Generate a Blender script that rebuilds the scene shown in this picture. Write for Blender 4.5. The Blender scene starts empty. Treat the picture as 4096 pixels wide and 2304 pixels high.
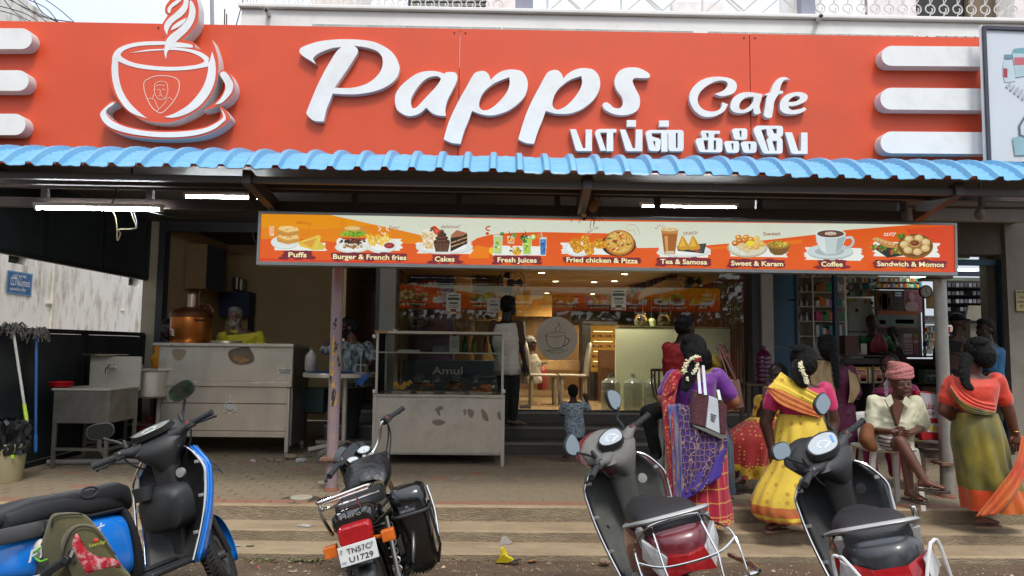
import bpy,math,random
from mathutils import Vector,Matrix,noise
random.seed(7)
R=random.Random(11)
pi=math.pi
scene=bpy.context.scene
col=scene.collection
# ---------------------------------------------------------------- camera
F=2900.0  # focal length in photo pixels (photo 4096 x 2304)
CAM=Vector((0,0,1.57))
yaw,pit,rol=math.radians(1.0),math.atan(238/2900),math.radians(0.66)
fw=Vector((math.sin(yaw)*math.cos(pit),math.cos(yaw)*math.cos(pit),math.sin(pit)))
r0=Vector((math.cos(yaw),-math.sin(yaw),0));u0=r0.cross(fw)
rt=r0*math.cos(rol)+u0*math.sin(rol);up=u0*math.cos(rol)-r0*math.sin(rol)
cd=bpy.data.cameras.new('camera');cam=bpy.data.objects.new('camera',cd);col.objects.link(cam)
cam.matrix_world=Matrix(((rt.x,up.x,-fw.x,CAM.x),(rt.y,up.y,-fw.y,CAM.y),(rt.z,up.z,-fw.z,CAM.z),(0,0,0,1)))
cd.sensor_width=36;cd.lens=F/4096*36;cd.clip_start=.05;cd.clip_end=500
scene.camera=cam
# ---------------------------------------------------------------- light
w=bpy.data.worlds.new('World');scene.world=w;w.use_nodes=True
nt=w.node_tree;bg=nt.nodes['Background']
sky=nt.nodes.new('ShaderNodeTexSky');sky.sky_type='NISHITA';sky.sun_disc=False
SE,SR=math.radians(58),math.radians(200)
sky.sun_elevation=SE;sky.sun_rotation=SR;sky.dust_density=4;sky.air_density=.8;sky.ozone_density=1.5
# overcast veil: the sky is mixed towards an even pale cloud layer
geo=nt.nodes.new('ShaderNodeTexCoord');nz=nt.nodes.new('ShaderNodeTexNoise');nz.inputs['Scale'].default_value=2.2;nz.inputs['Detail'].default_value=5
nt.links.new(geo.outputs['Generated'],nz.inputs['Vector'])
rp=nt.nodes.new('ShaderNodeValToRGB');rp.color_ramp.elements[0].position=.3;rp.color_ramp.elements[1].position=.7
rp.color_ramp.elements[0].color=(5.9,6.7,7.9,1);rp.color_ramp.elements[1].color=(7.6,8.0,8.6,1)
nt.links.new(nz.outputs['Fac'],rp.inputs['Fac'])
mx=nt.nodes.new('ShaderNodeMix');mx.data_type='RGBA';mx.inputs['Factor'].default_value=.8
# an overcast sky is brightest overhead: (1 + 2 sin(elevation)) / 3
sx_=nt.nodes.new('ShaderNodeSeparateXYZ');nt.links.new(geo.outputs['Generated'],sx_.inputs[0])
mr_=nt.nodes.new('ShaderNodeMapRange');mr_.inputs['To Min'].default_value=.46;mr_.inputs['To Max'].default_value=1.38;nt.links.new(sx_.outputs['Z'],mr_.inputs['Value'])
vm_=nt.nodes.new('ShaderNodeVectorMath');vm_.operation='SCALE';nt.links.new(rp.outputs['Color'],vm_.inputs[0]);nt.links.new(mr_.outputs[0],vm_.inputs['Scale'])
nt.links.new(sky.outputs['Color'],mx.inputs['A']);nt.links.new(vm_.outputs[0],mx.inputs['B'])
nt.links.new(mx.outputs['Result'],bg.inputs['Color']);bg.inputs['Strength'].default_value=.115
sl=bpy.data.lights.new('sun','SUN');sl.energy=1.3;sl.angle=math.radians(14);sl.color=(1,.96,.9)
so=bpy.data.objects.new('sun',sl);col.objects.link(so)
# sun stands behind the camera, high, slightly to its right
sd=Vector((.35*math.cos(SE),-math.cos(SE),math.sin(SE))).normalized()
so.rotation_euler=sd.to_track_quat('Z','Y').to_euler()
sky.sun_elevation=math.asin(sd.z);sky.sun_rotation=math.atan2(sd.x,sd.y)
so.location=(0,-5,12)
scene.view_settings.view_transform='Standard';scene.view_settings.look='None'
scene.view_settings.exposure=.85;scene.view_settings.gamma=1;scene.view_settings.use_curve_mapping=False
scene.render.engine='CYCLES'
scene.cycles.max_bounces=7;scene.cycles.diffuse_bounces=3;scene.cycles.glossy_bounces=3
scene.cycles.transparent_max_bounces=12;scene.cycles.caustics_reflective=False;scene.cycles.caustics_refractive=False
# ---------------------------------------------------------------- helpers
def ray(u,v):return fw*F+rt*(u-2048)+up*(1152-v)
def PY(u,v,Y):  # point of the photo's pixel (u, v) lying on the real plane y = Y
 d=ray(u,v);return CAM+d*((Y-CAM.y)/d.y)
def PZ(u,v,Z):
 d=ray(u,v);return CAM+d*((Z-CAM.z)/d.z)
def PX(u,v,X):
 d=ray(u,v);return CAM+d*((X-CAM.x)/d.x)
def V(*a):return Vector(a)
def lin(h):
 h=h.lstrip('#');c=[int(h[i:i+2],16)/255 for i in(0,2,4)]
 return tuple([x/12.92 if x<=.04045 else((x+.055)/1.055)**2.4 for x in c])
MATS={}
def mat(name,c,rough=.6,metal=0.,var=.12,scale=6.,bump=.0,bscale=60.,dirt=None,dirt_amt=.5,dirt_scale=3.,em=0.,alpha=1.,spec=.5,stretch=None,coat=0.,attr=None,sheen=0.):
 if name in MATS:return MATS[name]
 m=bpy.data.materials.new(name);m.use_nodes=True;t=m.node_tree;N=t.nodes;L=t.links
 b=N['Principled BSDF'];b.inputs['Roughness'].default_value=rough;b.inputs['Metallic'].default_value=metal
 b.inputs['Specular IOR Level'].default_value=spec;b.inputs['Coat Weight'].default_value=coat
 if sheen:b.inputs['Sheen Weight'].default_value=sheen
 rgb=lin(c)if isinstance(c,str)else c
 tc=N.new('ShaderNodeTexCoord');vec=tc.outputs['Object']
 if stretch:
  mp=N.new('ShaderNodeMapping');mp.inputs['Scale'].default_value=stretch;L.new(vec,mp.inputs['Vector']);vec=mp.outputs['Vector']
 n1=N.new('ShaderNodeTexNoise');n1.inputs['Scale'].default_value=scale;n1.inputs['Detail'].default_value=6;n1.inputs['Roughness'].default_value=.65
 L.new(vec,n1.inputs['Vector'])
 r=N.new('ShaderNodeMapRange');r.inputs['From Min'].default_value=.3;r.inputs['From Max'].default_value=.7
 r.inputs['To Min'].default_value=1-var;r.inputs['To Max'].default_value=1+var;L.new(n1.outputs['Fac'],r.inputs['Value'])
 mul=N.new('ShaderNodeVectorMath');mul.operation='SCALE';mul.inputs[0].default_value=rgb;L.new(r.outputs['Result'],mul.inputs['Scale'])
 if attr:
  at=N.new('ShaderNodeAttribute');at.attribute_name=attr;L.new(at.outputs['Color'],mul.inputs[0])
 out=mul.outputs['Vector']
 if dirt:
  n2=N.new('ShaderNodeTexNoise');n2.inputs['Scale'].default_value=dirt_scale;n2.inputs['Detail'].default_value=8;n2.inputs['Roughness'].default_value=.7
  L.new(vec,n2.inputs['Vector'])
  r2=N.new('ShaderNodeMapRange');r2.inputs['From Min'].default_value=.48;r2.inputs['From Max'].default_value=.72;r2.inputs['To Max'].default_value=dirt_amt
  L.new(n2.outputs['Fac'],r2.inputs['Value'])
  mi=N.new('ShaderNodeMix');mi.data_type='RGBA';L.new(r2.outputs['Result'],mi.inputs['Factor']);L.new(out,mi.inputs['A'])
  mi.inputs['B'].default_value=(*lin(dirt),1);out=mi.outputs['Result']
 L.new(out,b.inputs['Base Color'])
 if bump:
  n3=N.new('ShaderNodeTexNoise');n3.inputs['Scale'].default_value=bscale;n3.inputs['Detail'].default_value=4;L.new(vec,n3.inputs['Vector'])
  bp=N.new('ShaderNodeBump');bp.inputs['Strength'].default_value=bump;bp.inputs['Distance'].default_value=.02;L.new(n3.outputs['Fac'],bp.inputs['Height']);L.new(bp.outputs['Normal'],b.inputs['Normal'])
 if em:
  L.new(out,b.inputs['Emission Color']);b.inputs['Emission Strength'].default_value=em
 if alpha<1:b.inputs['Alpha'].default_value=alpha
 MATS[name]=m;return m
def emat(name,c,s):
 if name in MATS:return MATS[name]
 m=bpy.data.materials.new(name);m.use_nodes=True;N=m.node_tree.nodes;b=N['Principled BSDF']
 rgb=lin(c)if isinstance(c,str)else c
 b.inputs['Base Color'].default_value=(rgb[0]*.3,rgb[1]*.3,rgb[2]*.3,1);b.inputs['Emission Color'].default_value=(*rgb,1);b.inputs['Emission Strength'].default_value=s
 MATS[name]=m;return m
def glass(name,tint='ffffff',tr=.85,rough=.02,film=None,film_a=0.,ior=1.5):
 """thin pane: see-through with a Fresnel mirror on it"""
 if name in MATS:return MATS[name]
 m=bpy.data.materials.new(name);m.use_nodes=True;t=m.node_tree;N=t.nodes;L=t.links
 for n in list(N):N.remove(n)
 o=N.new('ShaderNodeOutputMaterial');tp=N.new('ShaderNodeBsdfTransparent');c=lin(tint);tp.inputs['Color'].default_value=(c[0]*tr,c[1]*tr,c[2]*tr,1)
 gl=N.new('ShaderNodeBsdfGlossy');gl.inputs['Roughness'].default_value=rough;gl.inputs['Color'].default_value=(.95,.95,.95,1)
 fr=N.new('ShaderNodeFresnel');fr.inputs['IOR'].default_value=ior
 ms=N.new('ShaderNodeMixShader');L.new(fr.outputs[0],ms.inputs[0]);L.new(tp.outputs[0],ms.inputs[1]);L.new(gl.outputs[0],ms.inputs[2])
 last=ms
 if film:
  df=N.new('ShaderNodeBsdfDiffuse');df.inputs['Color'].default_value=(*lin(film),1)
  m2=N.new('ShaderNodeMixShader');m2.inputs[0].default_value=film_a;L.new(ms.outputs[0],m2.inputs[1]);L.new(df.outputs[0],m2.inputs[2]);last=m2
 L.new(last.outputs[0],o.inputs['Surface']);MATS[name]=m;return m
class B:
 """mesh builder: shapes are added, then linked as ONE mesh object"""
 def __init__(s):s.v=[];s.f=[];s.m=[];s.uv={}
 def add(s,vs,fs,m=0):
  o=len(s.v);s.v+=[Vector(p)for p in vs];s.f+=[tuple(i+o for i in f)for f in fs];s.m+=[m]*len(fs);return s
 def box(s,x0,x1,y0,y1,z0,z1,m=0):
  return s.add([(x,y,z)for z in(z0,z1)for y in(y0,y1)for x in(x0,x1)],
  [(0,2,3,1),(4,5,7,6),(0,1,5,4),(2,6,7,3),(0,4,6,2),(1,3,7,5)],m)
 def cbox(s,c,d,rot=None,m=0):
  o=len(s.v);s.box(-d[0]/2,d[0]/2,-d[1]/2,d[1]/2,-d[2]/2,d[2]/2,m)
  M=(rot.to_3x3()if rot is not None else Matrix.Identity(3))
  for i in range(o,len(s.v)):s.v[i]=M@s.v[i]+Vector(c)
  return s
 def bar(s,a,b,wd,hg,upv=(0,0,1),m=0):
  a,b=Vector(a),Vector(b);d=(b-a);L=d.length;d.normalize();u=Vector(upv);x=d.cross(u)
  if x.length<1e-4:x=d.cross(Vector((1,0,0)))
  x.normalize();u=x.cross(d)
  vs=[a+d*t*L+x*i*wd/2+u*j*hg/2 for t in(0,1)for(i,j)in((-1,-1),(1,-1),(1,1),(-1,1))]
  return s.add(vs,[(0,1,2,3),(7,6,5,4),(0,4,5,1),(1,5,6,2),(2,6,7,3),(3,7,4,0)],m)
 def loft(s,rings,closed=True,cap=True,m=0,uv=False):
  n=len(rings[0]);o=len(s.v);vs=[p for r in rings for p in r];fs=[]
  for i in range(len(rings)-1):
   for j in range(n if closed else n-1):
    k=(j+1)%n;fs.append((i*n+j,i*n+k,(i+1)*n+k,(i+1)*n+j))
    if uv:s.uv[len(s.f)+len(fs)-1]=[(j/n,i/(len(rings)-1)),((j+1)/n,i/(len(rings)-1)),((j+1)/n,(i+1)/(len(rings)-1)),(j/n,(i+1)/(len(rings)-1))]
  if cap and closed:fs+=[tuple(range(n-1,-1,-1)),tuple(range((len(rings)-1)*n,len(rings)*n))]
  return s.add(vs,fs,m)
 def tube(s,pts,r,n=8,cap=True,m=0,closed=False,sq=1.0):
  pts=[Vector(p)for p in pts];k=len(pts);rs=r if isinstance(r,(list,tuple))else[r]*k
  t0=(pts[1]-pts[0]).normalized();x=t0.orthogonal().normalized();rings=[]
  for i in range(k):
   if closed:t=(pts[(i+1)%k]-pts[i-1]).normalized()
   else:t=((pts[min(i+1,k-1)]-pts[max(i-1,0)])).normalized()
   x=(x-t*x.dot(t)).normalized();y=t.cross(x)
   rings.append([pts[i]+(x*math.cos(2*pi*j/n)+y*sq*math.sin(2*pi*j/n))*rs[i]for j in range(n)])
  if closed:rings.append(rings[0]);cap=False
  return s.loft(rings,True,cap,m)
 def cyl(s,a,b,r,n=16,m=0,r2=None):return s.tube([a,b],[r,r if r2 is None else r2],n,True,m)
 def lathe(s,prof,n=20,c=(0,0,0),m=0,rot=None,cap=True):
  rings=[];c=Vector(c)
  for(r,z)in prof:
   ring=[Vector((r*math.cos(2*pi*j/n),r*math.sin(2*pi*j/n),z))for j in range(n)]
   if rot is not None:ring=[rot@p for p in ring]
   rings.append([p+c for p in ring])
  return s.loft(rings,True,cap,m)
 def ell(s,c,r,n=16,k=10,rot=None,m=0):
  if not isinstance(r,(tuple,list)):r=(r,r,r)
  rings=[];c=Vector(c)
  for i in range(k+1):
   a=-pi/2+pi*i/k;a=max(-pi/2+.02,min(pi/2-.02,a));ring=[Vector((r[0]*math.cos(a)*math.cos(2*pi*j/n),r[1]*math.cos(a)*math.sin(2*pi*j/n),r[2]*math.sin(a)))for j in range(n)]
   if rot is not None:ring=[rot@p for p in ring]
   rings.append([p+c for p in ring])
  return s.loft(rings,True,True,m)
 def quad(s,a,b,c,d,m=0):return s.add([a,b,c,d],[(0,1,2,3)],m)
 def grid(s,fn,nu,nv,m=0,uv=True):
  vs=[fn(i/nu,j/nv)for j in range(nv+1)for i in range(nu+1)];fs=[]
  for j in range(nv):
   for i in range(nu):
    a=j*(nu+1)+i;fs.append((a,a+1,a+nu+2,a+nu+1))
    if uv:s.uv[len(s.f)+len(fs)-1]=[(i/nu,j/nv),((i+1)/nu,j/nv),((i+1)/nu,(j+1)/nv),(i/nu,(j+1)/nv)]
  return s.add(vs,fs,m)
 def prism(s,poly,to3,depth,m=0,m2=None):
  """poly: 2D points (no holes), to3(x,y)->front point, depth: vector to the back"""
  n=len(poly);fr=[to3(*p)for p in poly];bk=[p+Vector(depth)for p in fr]
  s.add(fr+bk,[tuple(range(n))],m);o=len(s.v)-2*n
  for i in range(n):
   j=(i+1)%n;s.f.append((o+i,o+n+i,o+n+j,o+j));s.m.append(m if m2 is None else m2)
  s.f.append(tuple(o+n+i for i in range(n-1,-1,-1)));s.m.append(m);return s
 def xf(s,M,a=0):
  for i in range(a,len(s.v)):s.v[i]=M@s.v[i]
  return s
def link(name,me,parent=None):
 o=bpy.data.objects.new(name,me);col.objects.link(o)
 if parent is not None:o.parent=parent
 return o
def tomesh(name,b,mats,smooth=38):
 me=bpy.data.meshes.new(name);me.from_pydata([tuple(p)for p in b.v],[],b.f)
 if not isinstance(mats,(list,tuple)):mats=[mats]
 for m in mats:me.materials.append(m)
 me.polygons.foreach_set('material_index',b.m)
 if b.uv:
  ul=me.uv_layers.new(name='UVMap')
  for fi,cs in b.uv.items():
   p=me.polygons[fi]
   for li,c in zip(p.loop_indices,cs):ul.data[li].uv=c
 me.validate();me.update()
 if smooth:
  me.polygons.foreach_set('use_smooth',[True]*len(me.polygons));me.set_sharp_from_angle(angle=math.radians(smooth))
 return me
def mk(name,b,mats,parent=None,bev=0,smooth=38,**k):
 o=link(name,tomesh(name,b,mats,smooth),parent)
 if bev:
  md=o.modifiers.new('bevel','BEVEL');md.width=bev;md.segments=2;md.limit_method='ANGLE';md.angle_limit=.7
 for a,x in k.items():o[a]=x
 return o
def tag(o,label=None,cat=None,group=None):
 if label:o['label']=label
 if cat:o['category']=cat
 if group:o['group']=group
 return o
def thing(name,label,cat,loc=(0,0,0),rz=0,group=None):
 o=bpy.data.objects.new(name,None);col.objects.link(o);o.location=loc;o.rotation_euler=(0,0,rz);o.empty_display_size=.1
 return tag(o,label,cat,group)
def struct(name,b,mats,**k):
 o=mk(name,b,mats,**k);o['kind']='structure';return o
def copy_tree(o,parent=None):
 c=o.copy();col.objects.link(c);c.parent=parent
 for ch in list(o.children):copy_tree(ch,c)
 return c
def crom(pts,closed=True,k=5):
 """Catmull-Rom through 2D/3D points; a trailing 1 (as 3rd item of a 2D point) marks a corner"""
 P=[(Vector(p[:2]),len(p)>2 and p[2]==1)for p in pts];n=len(P);out=[]
 for i in range(n if closed else n-1):
  p1,c1=P[i];p2,c2=P[(i+1)%n]
  p0=P[(i-1)%n][0]if(closed or i>0)else p1;p3=P[(i+2)%n][0]if(closed or i<n-2)else p2
  if c1:p0=p1-(p2-p1)*.6
  if c2:p3=p2+(p2-p1)*.6
  for j in range(k):
   t=j/k;out.append(.5*((2*p1)+(p2-p0)*t+(2*p0-5*p1+4*p2-p3)*t*t+(3*p1-p0-3*p2+p3)*t**3))
 if not closed:out.append(P[-1][0])
 return out
def crom3(pts,k=6,closed=False):
 P=[Vector(p)for p in pts];n=len(P);out=[]
 for i in range(n if closed else n-1):
  p1,p2=P[i],P[(i+1)%n];p0=P[(i-1)%n]if(closed or i>0)else p1;p3=P[(i+2)%n]if(closed or i<n-2)else p2
  for j in range(k):
   t=j/k;out.append(.5*((2*p1)+(p2-p0)*t+(2*p0-5*p1+4*p2-p3)*t*t+(3*p1-p0-3*p2+p3)*t**3))
 if not closed:out.append(P[-1])
 return out
TS=bpy.data.scenes.new('work')
def baked(o):  # evaluate one object in an empty side scene
 TS.collection.objects.link(o)
 with bpy.context.temp_override(scene=TS,view_layer=TS.view_layers[0]):
  dg=bpy.context.evaluated_depsgraph_get();dg.update();me=bpy.data.meshes.new_from_object(o.evaluated_get(dg))
 d=o.data;bpy.data.objects.remove(o);(bpy.data.meshes if isinstance(d,bpy.types.Mesh)else bpy.data.curves).remove(d);return me
def flat(polys,extrude=0.):
 """2D curve fill with holes (even-odd) -> mesh in XY, extruded +-extrude"""
 cu=bpy.data.curves.new('tmp','CURVE');cu.dimensions='2D';cu.fill_mode='BOTH';cu.extrude=extrude
 for p in polys:
  sp=cu.splines.new('POLY');sp.points.add(len(p)-1)
  for i,q in enumerate(p):sp.points[i].co=(q[0],q[1],0,1)
  sp.use_cyclic_u=True
 return baked(bpy.data.objects.new('tmp',cu))
def textmesh(s,size=1.,extrude=0.,bold=0.,align='LEFT',shear=0.,space=1.):
 cu=bpy.data.curves.new('tmp','FONT');cu.body=s;cu.size=size;cu.extrude=extrude;cu.offset=bold;cu.align_x=align;cu.align_y='BOTTOM_BASELINE';cu.shear=shear;cu.space_character=space
 cu.resolution_u=3
 return baked(bpy.data.objects.new('tmp',cu))
def remap(me,fn):
 for v in me.vertices:v.co=fn(v.co)
 me.update();return me
def word(parent,name,s,a,b,hgt,m,off=None,bold=0.,extrude=.0006,shear=0.):
 """flat lettering from world point a to b (baseline), cap height hgt, facing -Y or along off"""
 me=textmesh(s,1.,0,bold,'LEFT',shear);xs=[v.co.x for v in me.vertices]
 if not xs:return None
 x0,x1=min(xs),max(xs);a,b=Vector(a),Vector(b);X=(b-a);L=X.length;X.normalize()
 Z=Vector((0,0,1))if off is None else off;Z=(Z-X*Z.dot(X)).normalized()
 remap(me,lambda c:a+X*((c.x-x0)/(x1-x0)*L)+Z*(c.y/.72*hgt));me.materials.clear();me.materials.append(m)
 return link(name,me,parent)
# ================================================================ ground, steps, platform
Y0=PZ(2000,2214,.045).y;Y1=PZ(2000,2168,.045).y;z1=PY(2000,2123,Y1).z
Y2=PZ(2000,2086,z1).y;H=PY(2000,2025,Y2).z  # H = platform height
YF=10.2;YC=9.95  # shop fronts
m_dirt=mat('dirt','5d4a38',.95,var=.25,scale=9,bump=.9,bscale=90,dirt='7d6a52',dirt_amt=.8,dirt_scale=2.2)
m_conc=mat('concrete','8b7c65',.9,var=.25,scale=14,bump=.7,bscale=70,dirt='5c4f40',dirt_amt=.6,dirt_scale=3.2,stretch=(.6,1,1.6))
m_tread=mat('dusty_tread','988569',.92,var=.16,scale=9,bump=.4,bscale=90,dirt='76634b',dirt_amt=.75,dirt_scale=2.6,stretch=(.5,1.4,1))
m_pav=mat('paver','80725c',.9,var=.14,scale=11,bump=.3,bscale=120,dirt='665641',dirt_amt=.6,dirt_scale=1.7)
m_pavr=mat('paver_red','8d6350',.9,var=.14,scale=11,bump=.3,bscale=120,dirt='6f5a45',dirt_amt=.6,dirt_scale=3)
m_joint=mat('joint_sand','8a7b62',.95,var=.1,scale=20)
def hgt(x,y):return .012*noise.noise(Vector((x*1.3,y*1.3,0)))+.006*noise.noise(Vector((x*6,y*6,3)))
b=B();xs=[-60,-20,-8]+[-8+.08*i for i in range(1,200)]+[8,20,60];ys=[-60,-20,-4,1.5]+[1.5+.08*i for i in range(1,52)]+[5.7,9,20,60]
vs=[(x,y,(hgt(x,y)-.03*max(0,1-abs(y-Y0+.12)/.2)if abs(x)<8 and 1.5<y<5.66 else 0))for y in ys for x in xs];n=len(xs)
b.add(vs,[(j*n+i,j*n+i+1,(j+1)*n+i+1,(j+1)*n+i)for j in range(len(ys)-1)for i in range(n-1)])
struct('ground',b,m_dirt)
b=B()
def slab(y0,y1,za,zb,mt,mr):
 n=90;
 for i in range(n):  # lip of each step slightly worn
  xa,xb=-9+18*i/n,-9+18*(i+1)/n
  wa,wb=[.010*noise.noise(Vector((x*2.1,y0,1)))+.007*noise.noise(Vector((x*9,y0,5)))for x in(xa,xb)]
  b.add([(xa,y0+wa,za),(xb,y0+wb,za),(xb,y0+wb,zb-.012),(xa,y0+wa,zb-.012)],[(0,1,2,3)],mr)
  b.add([(xa,y0+wa,zb-.012),(xb,y0+wb,zb-.012),(xb,y0+.012+wb,zb),(xa,y0+.012+wa,zb)],[(0,1,2,3)],mt)
  b.add([(xa,y0+.012+wa,zb),(xb,y0+.012+wb,zb),(xb,y1,zb),(xa,y1,zb)],[(0,1,2,3)],mt)
slab(Y0,Y1+.02,-.06,.045,1,0);slab(Y1,Y2+.02,.04,z1,1,0);slab(Y2,Y2+.06,z1-.01,H,1,0)
b.box(-9,9,Y2+.055,14,-.1,H-.03,0)
struct('steps',b,[m_conc,m_tread],smooth=20)
# ---- pavers: brick-bond hexagons, each a piece; the far rows joined into one part
b=B();b.box(-9,9,Y2+.055,10.3,H-.029,H-.006);pvt=struct('platform',b,m_joint)
PW,PH=.2,.147
def paver_mesh(nm,m,cutx=None):
 g=.004;w,hh,pk=PW/2-g,PH/2-g*.7,.030
 pts=[(-w,-hh+pk*.5),(0,-hh-pk*.5),(w,-hh+pk*.5),(w,hh-pk*.5),(0,hh+pk*.5),(-w,hh-pk*.5)]
 q=B();q.loft([[Vector((x,y,-.02))for x,y in pts],[Vector((x,y,-.003))for x,y in pts],[Vector((x*.965,y*.95,0))for x,y in pts]])
 return tomesh(nm,q,m,25)
pm=paver_mesh('paver',m_pav);pmr=paver_mesh('paver_red',m_pavr)
cells=[];row=0;y=Y2+.125
while y<YC-.1:
 x=-7+(PW/2 if row%2 else 0)
 while x<7.4:
  q=Vector((x,y,H));d=q-CAM;u=2048+F*d.dot(rt)/d.dot(fw)
  if-60<u<4160:cells.append((x,y,row))
  x+=PW
 y+=PH;row+=1
for i,(x,y,r)in enumerate(cells[:290]):
 red=r==0 or R.random()<.03
 o=link('paver',pmr if red else pm,pvt);o.location=(x,y,H+R.uniform(-.002,.0025));o.rotation_euler=(R.uniform(-.012,.012),R.uniform(-.012,.012),R.uniform(-.02,.02))
b=B()
for(x,y,r)in cells[290:]:
 me=pmr if R.random()<.04 else pm;o=len(b.v);z=H+R.uniform(-.002,.0025)
 for v in me.vertices:b.v.append(Vector((v.co.x+x,v.co.y+y,v.co.z+z)))
 for p in me.polygons:b.f.append(tuple(i+o for i in p.vertices));b.m.append(1 if me is pmr else 0)
mk('paver_field',b,[m_pav,m_pavr],pvt,smooth=25,kind='stuff')
# loose gravel along the kerb
b=B()
for i in range(2600):
 x=R.uniform(-4.6,5.4);y=Y0-.02-abs(R.gauss(0,.45));s=R.uniform(.002,.009)*(1+(R.random()<.05)*1.4)
 if y<3:continue
 c=Vector((x,y,hgt(x,y)-.03*max(0,1-abs(y-Y0+.12)/.2)+s*.3));M=Matrix.Rotation(R.uniform(0,6),3,'Z')
 q=[M@Vector((sx*s*R.uniform(.7,1.6),sy*s*R.uniform(.6,1.1),sz*s*.6))for(sx,sy,sz)in((1,0,0),(0,1,0),(-1,0,0),(0,-1,0),(0,0,1))]
 b.add([c+k for k in q],[(0,1,4),(1,2,4),(2,3,4),(3,0,4)],R.choice((0,0,1,2)))
mk('gravel',b,[mat('stone_a','8c7b62',.9),mat('stone_b','b5a68c',.9),mat('stone_c','4b4238',.9)],smooth=0,kind='stuff')
b=B()  # weeds at the step's foot
for cx,n in[(1040,26),(1100,30),(1190,70),(1230,70),(640,60),(1850,36),(1960,50),(480,40),(1010,20),(1270,30)]:
 c=PZ(cx,2240,0)
 for i in range(n):
  x,y=c.x+R.gauss(0,.055),c.y+.03+R.gauss(0,.02);a=R.uniform(0,6.3);l=R.uniform(.012,.028);t=V(math.cos(a),math.sin(a),R.uniform(.1,1.2)).normalized()*l;s=V(-math.sin(a),math.cos(a),.2)*l*.35;p=V(x,y,hgt(x,y)-.02+R.uniform(0,.02))
  b.add([p,p+t*.5+s,p+t,p+t*.5-s],[(0,1,2,3)],R.choice((0,0,1)))
mk('weeds',b,[mat('weed','4c5a2a',.7),mat('weed_dry','7d7a48',.8)],smooth=0,kind='stuff')
# ================================================================ neighbour's white wall, seen through the side screen
m_white=mat('stained_whitewash','e8e4da',.9,var=.05,scale=3,dirt='87705c',dirt_amt=.95,dirt_scale=4.5,stretch=(1,1,.3),bump=.1)
XW=-7.6
bld=thing('neighbour_building','white stained wall of the next building behind the black side screen','building',(XW-2,14,0))
b=B()
def hole_wall(b,X0,X1,y0,y1,z0,z1,holes,m=0):  # wall slab along Y with window openings
 ys=sorted({y0,y1,*[h[0]for h in holes],*[h[1]for h in holes]});zs=sorted({z0,z1,*[h[2]for h in holes],*[h[3]for h in holes]})
 for i in range(len(ys)-1):
  for j in range(len(zs)-1):
   cy,cz=(ys[i]+ys[i+1])/2,(zs[j]+zs[j+1])/2
   if not any(h[0]<cy<h[1]and h[2]<cz<h[3]for h in holes):b.box(X0,X1,ys[i],ys[i+1],zs[j],zs[j+1],m)
def wl(x,y):p=PX(x,y,XW);return p.y-14,p.z
a0,a1=wl(36,1005),wl(108,1062);c0,c1=wl(516,1098),wl(556,1148)
hs=[(a0[0],a1[0],a1[1],a0[1]),(c0[0],c1[0],c1[1],c0[1])]
hole_wall(b,1.7,2,-9,7,0,7,hs)
mk('wall',b,m_white,bld,smooth=0)
for h in hs:
 q=B()
 for k in range(4):
  z=h[2]+(h[3]-h[2])*(k+.5)/4;q.add([(1.76,h[0],z-.06),(1.76,h[1],z-.06),(1.88,h[1],z+.06),(1.88,h[0],z+.06)],[(0,1,2,3)],0)
 q.box(1.70,1.72,h[0],h[1],h[2],h[3],1)
 mk('window',q,[mat('louvre_glass','39443f',.25),mat('window_dark','20221f',.6)],bld,smooth=0)
q=B();p=wl(212,1100);q.box(2.0,2.035,p[0]-.02,p[0]+.02,.3,3.4)
for v in(1215,1380):z=wl(200,v)[1];q.bar((2.02,p[0],z),(2.02,p[0]-.16,z),.025,.025)
mk('drain_pipe',q,mat('whitewashed_pipe','cfc8ba',.8),bld,smooth=0)
q=B();p=wl(482,1243);q.bar((2,p[0],p[1]),(2.02,p[0]+.14,p[1]+.02),.02,.02);mk('pipe_stub',q,MATS['whitewashed_pipe'],bld)
# painted CCTV notice
cv=thing('cctv_notice','blue painted Tamil CCTV notice on the white wall at far left','sign',(XW,PX(75,1130,XW).y,PX(75,1130,XW).z))
o3=Vector(cv.location)
def wq(u,v,off=.012):q=PX(u,v,XW);return Vector((XW+off,q.y,q.z))-o3
q=B();q.add([wq(28,1080),wq(129,1096),wq(122,1186),wq(21,1171)],[(3,2,1,0)]);q.add([wq(31,1085,.014),wq(124,1100,.014),wq(117,1180,.014),wq(26,1165,.014)],[(3,2,1,0)],1)
mk('board',q,[mat('notice_rim','5f8fb4',.7),mat('notice_blue','2f5a86',.7)],cv,smooth=0)
mw=mat('notice_white','d8dde0',.7)
upz=V(0,0,1)
word(cv,'lettering','பள்ளி வளாகம்',wq(46,1107,.017),wq(101,1113,.017),.05,mw,upz,.008)
word(cv,'lettering','CCTV',wq(37,1139,.017),wq(68,1143,.017),.13,mw,upz,.01)
word(cv,'lettering','கேமராவால்',wq(68,1143,.017),wq(115,1149,.017),.10,mw,upz,.008)
word(cv,'lettering','கண்காணிக்கப்படுகிறது',wq(35,1160,.017),wq(99,1166,.017),.045,mw,upz,.006)
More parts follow.
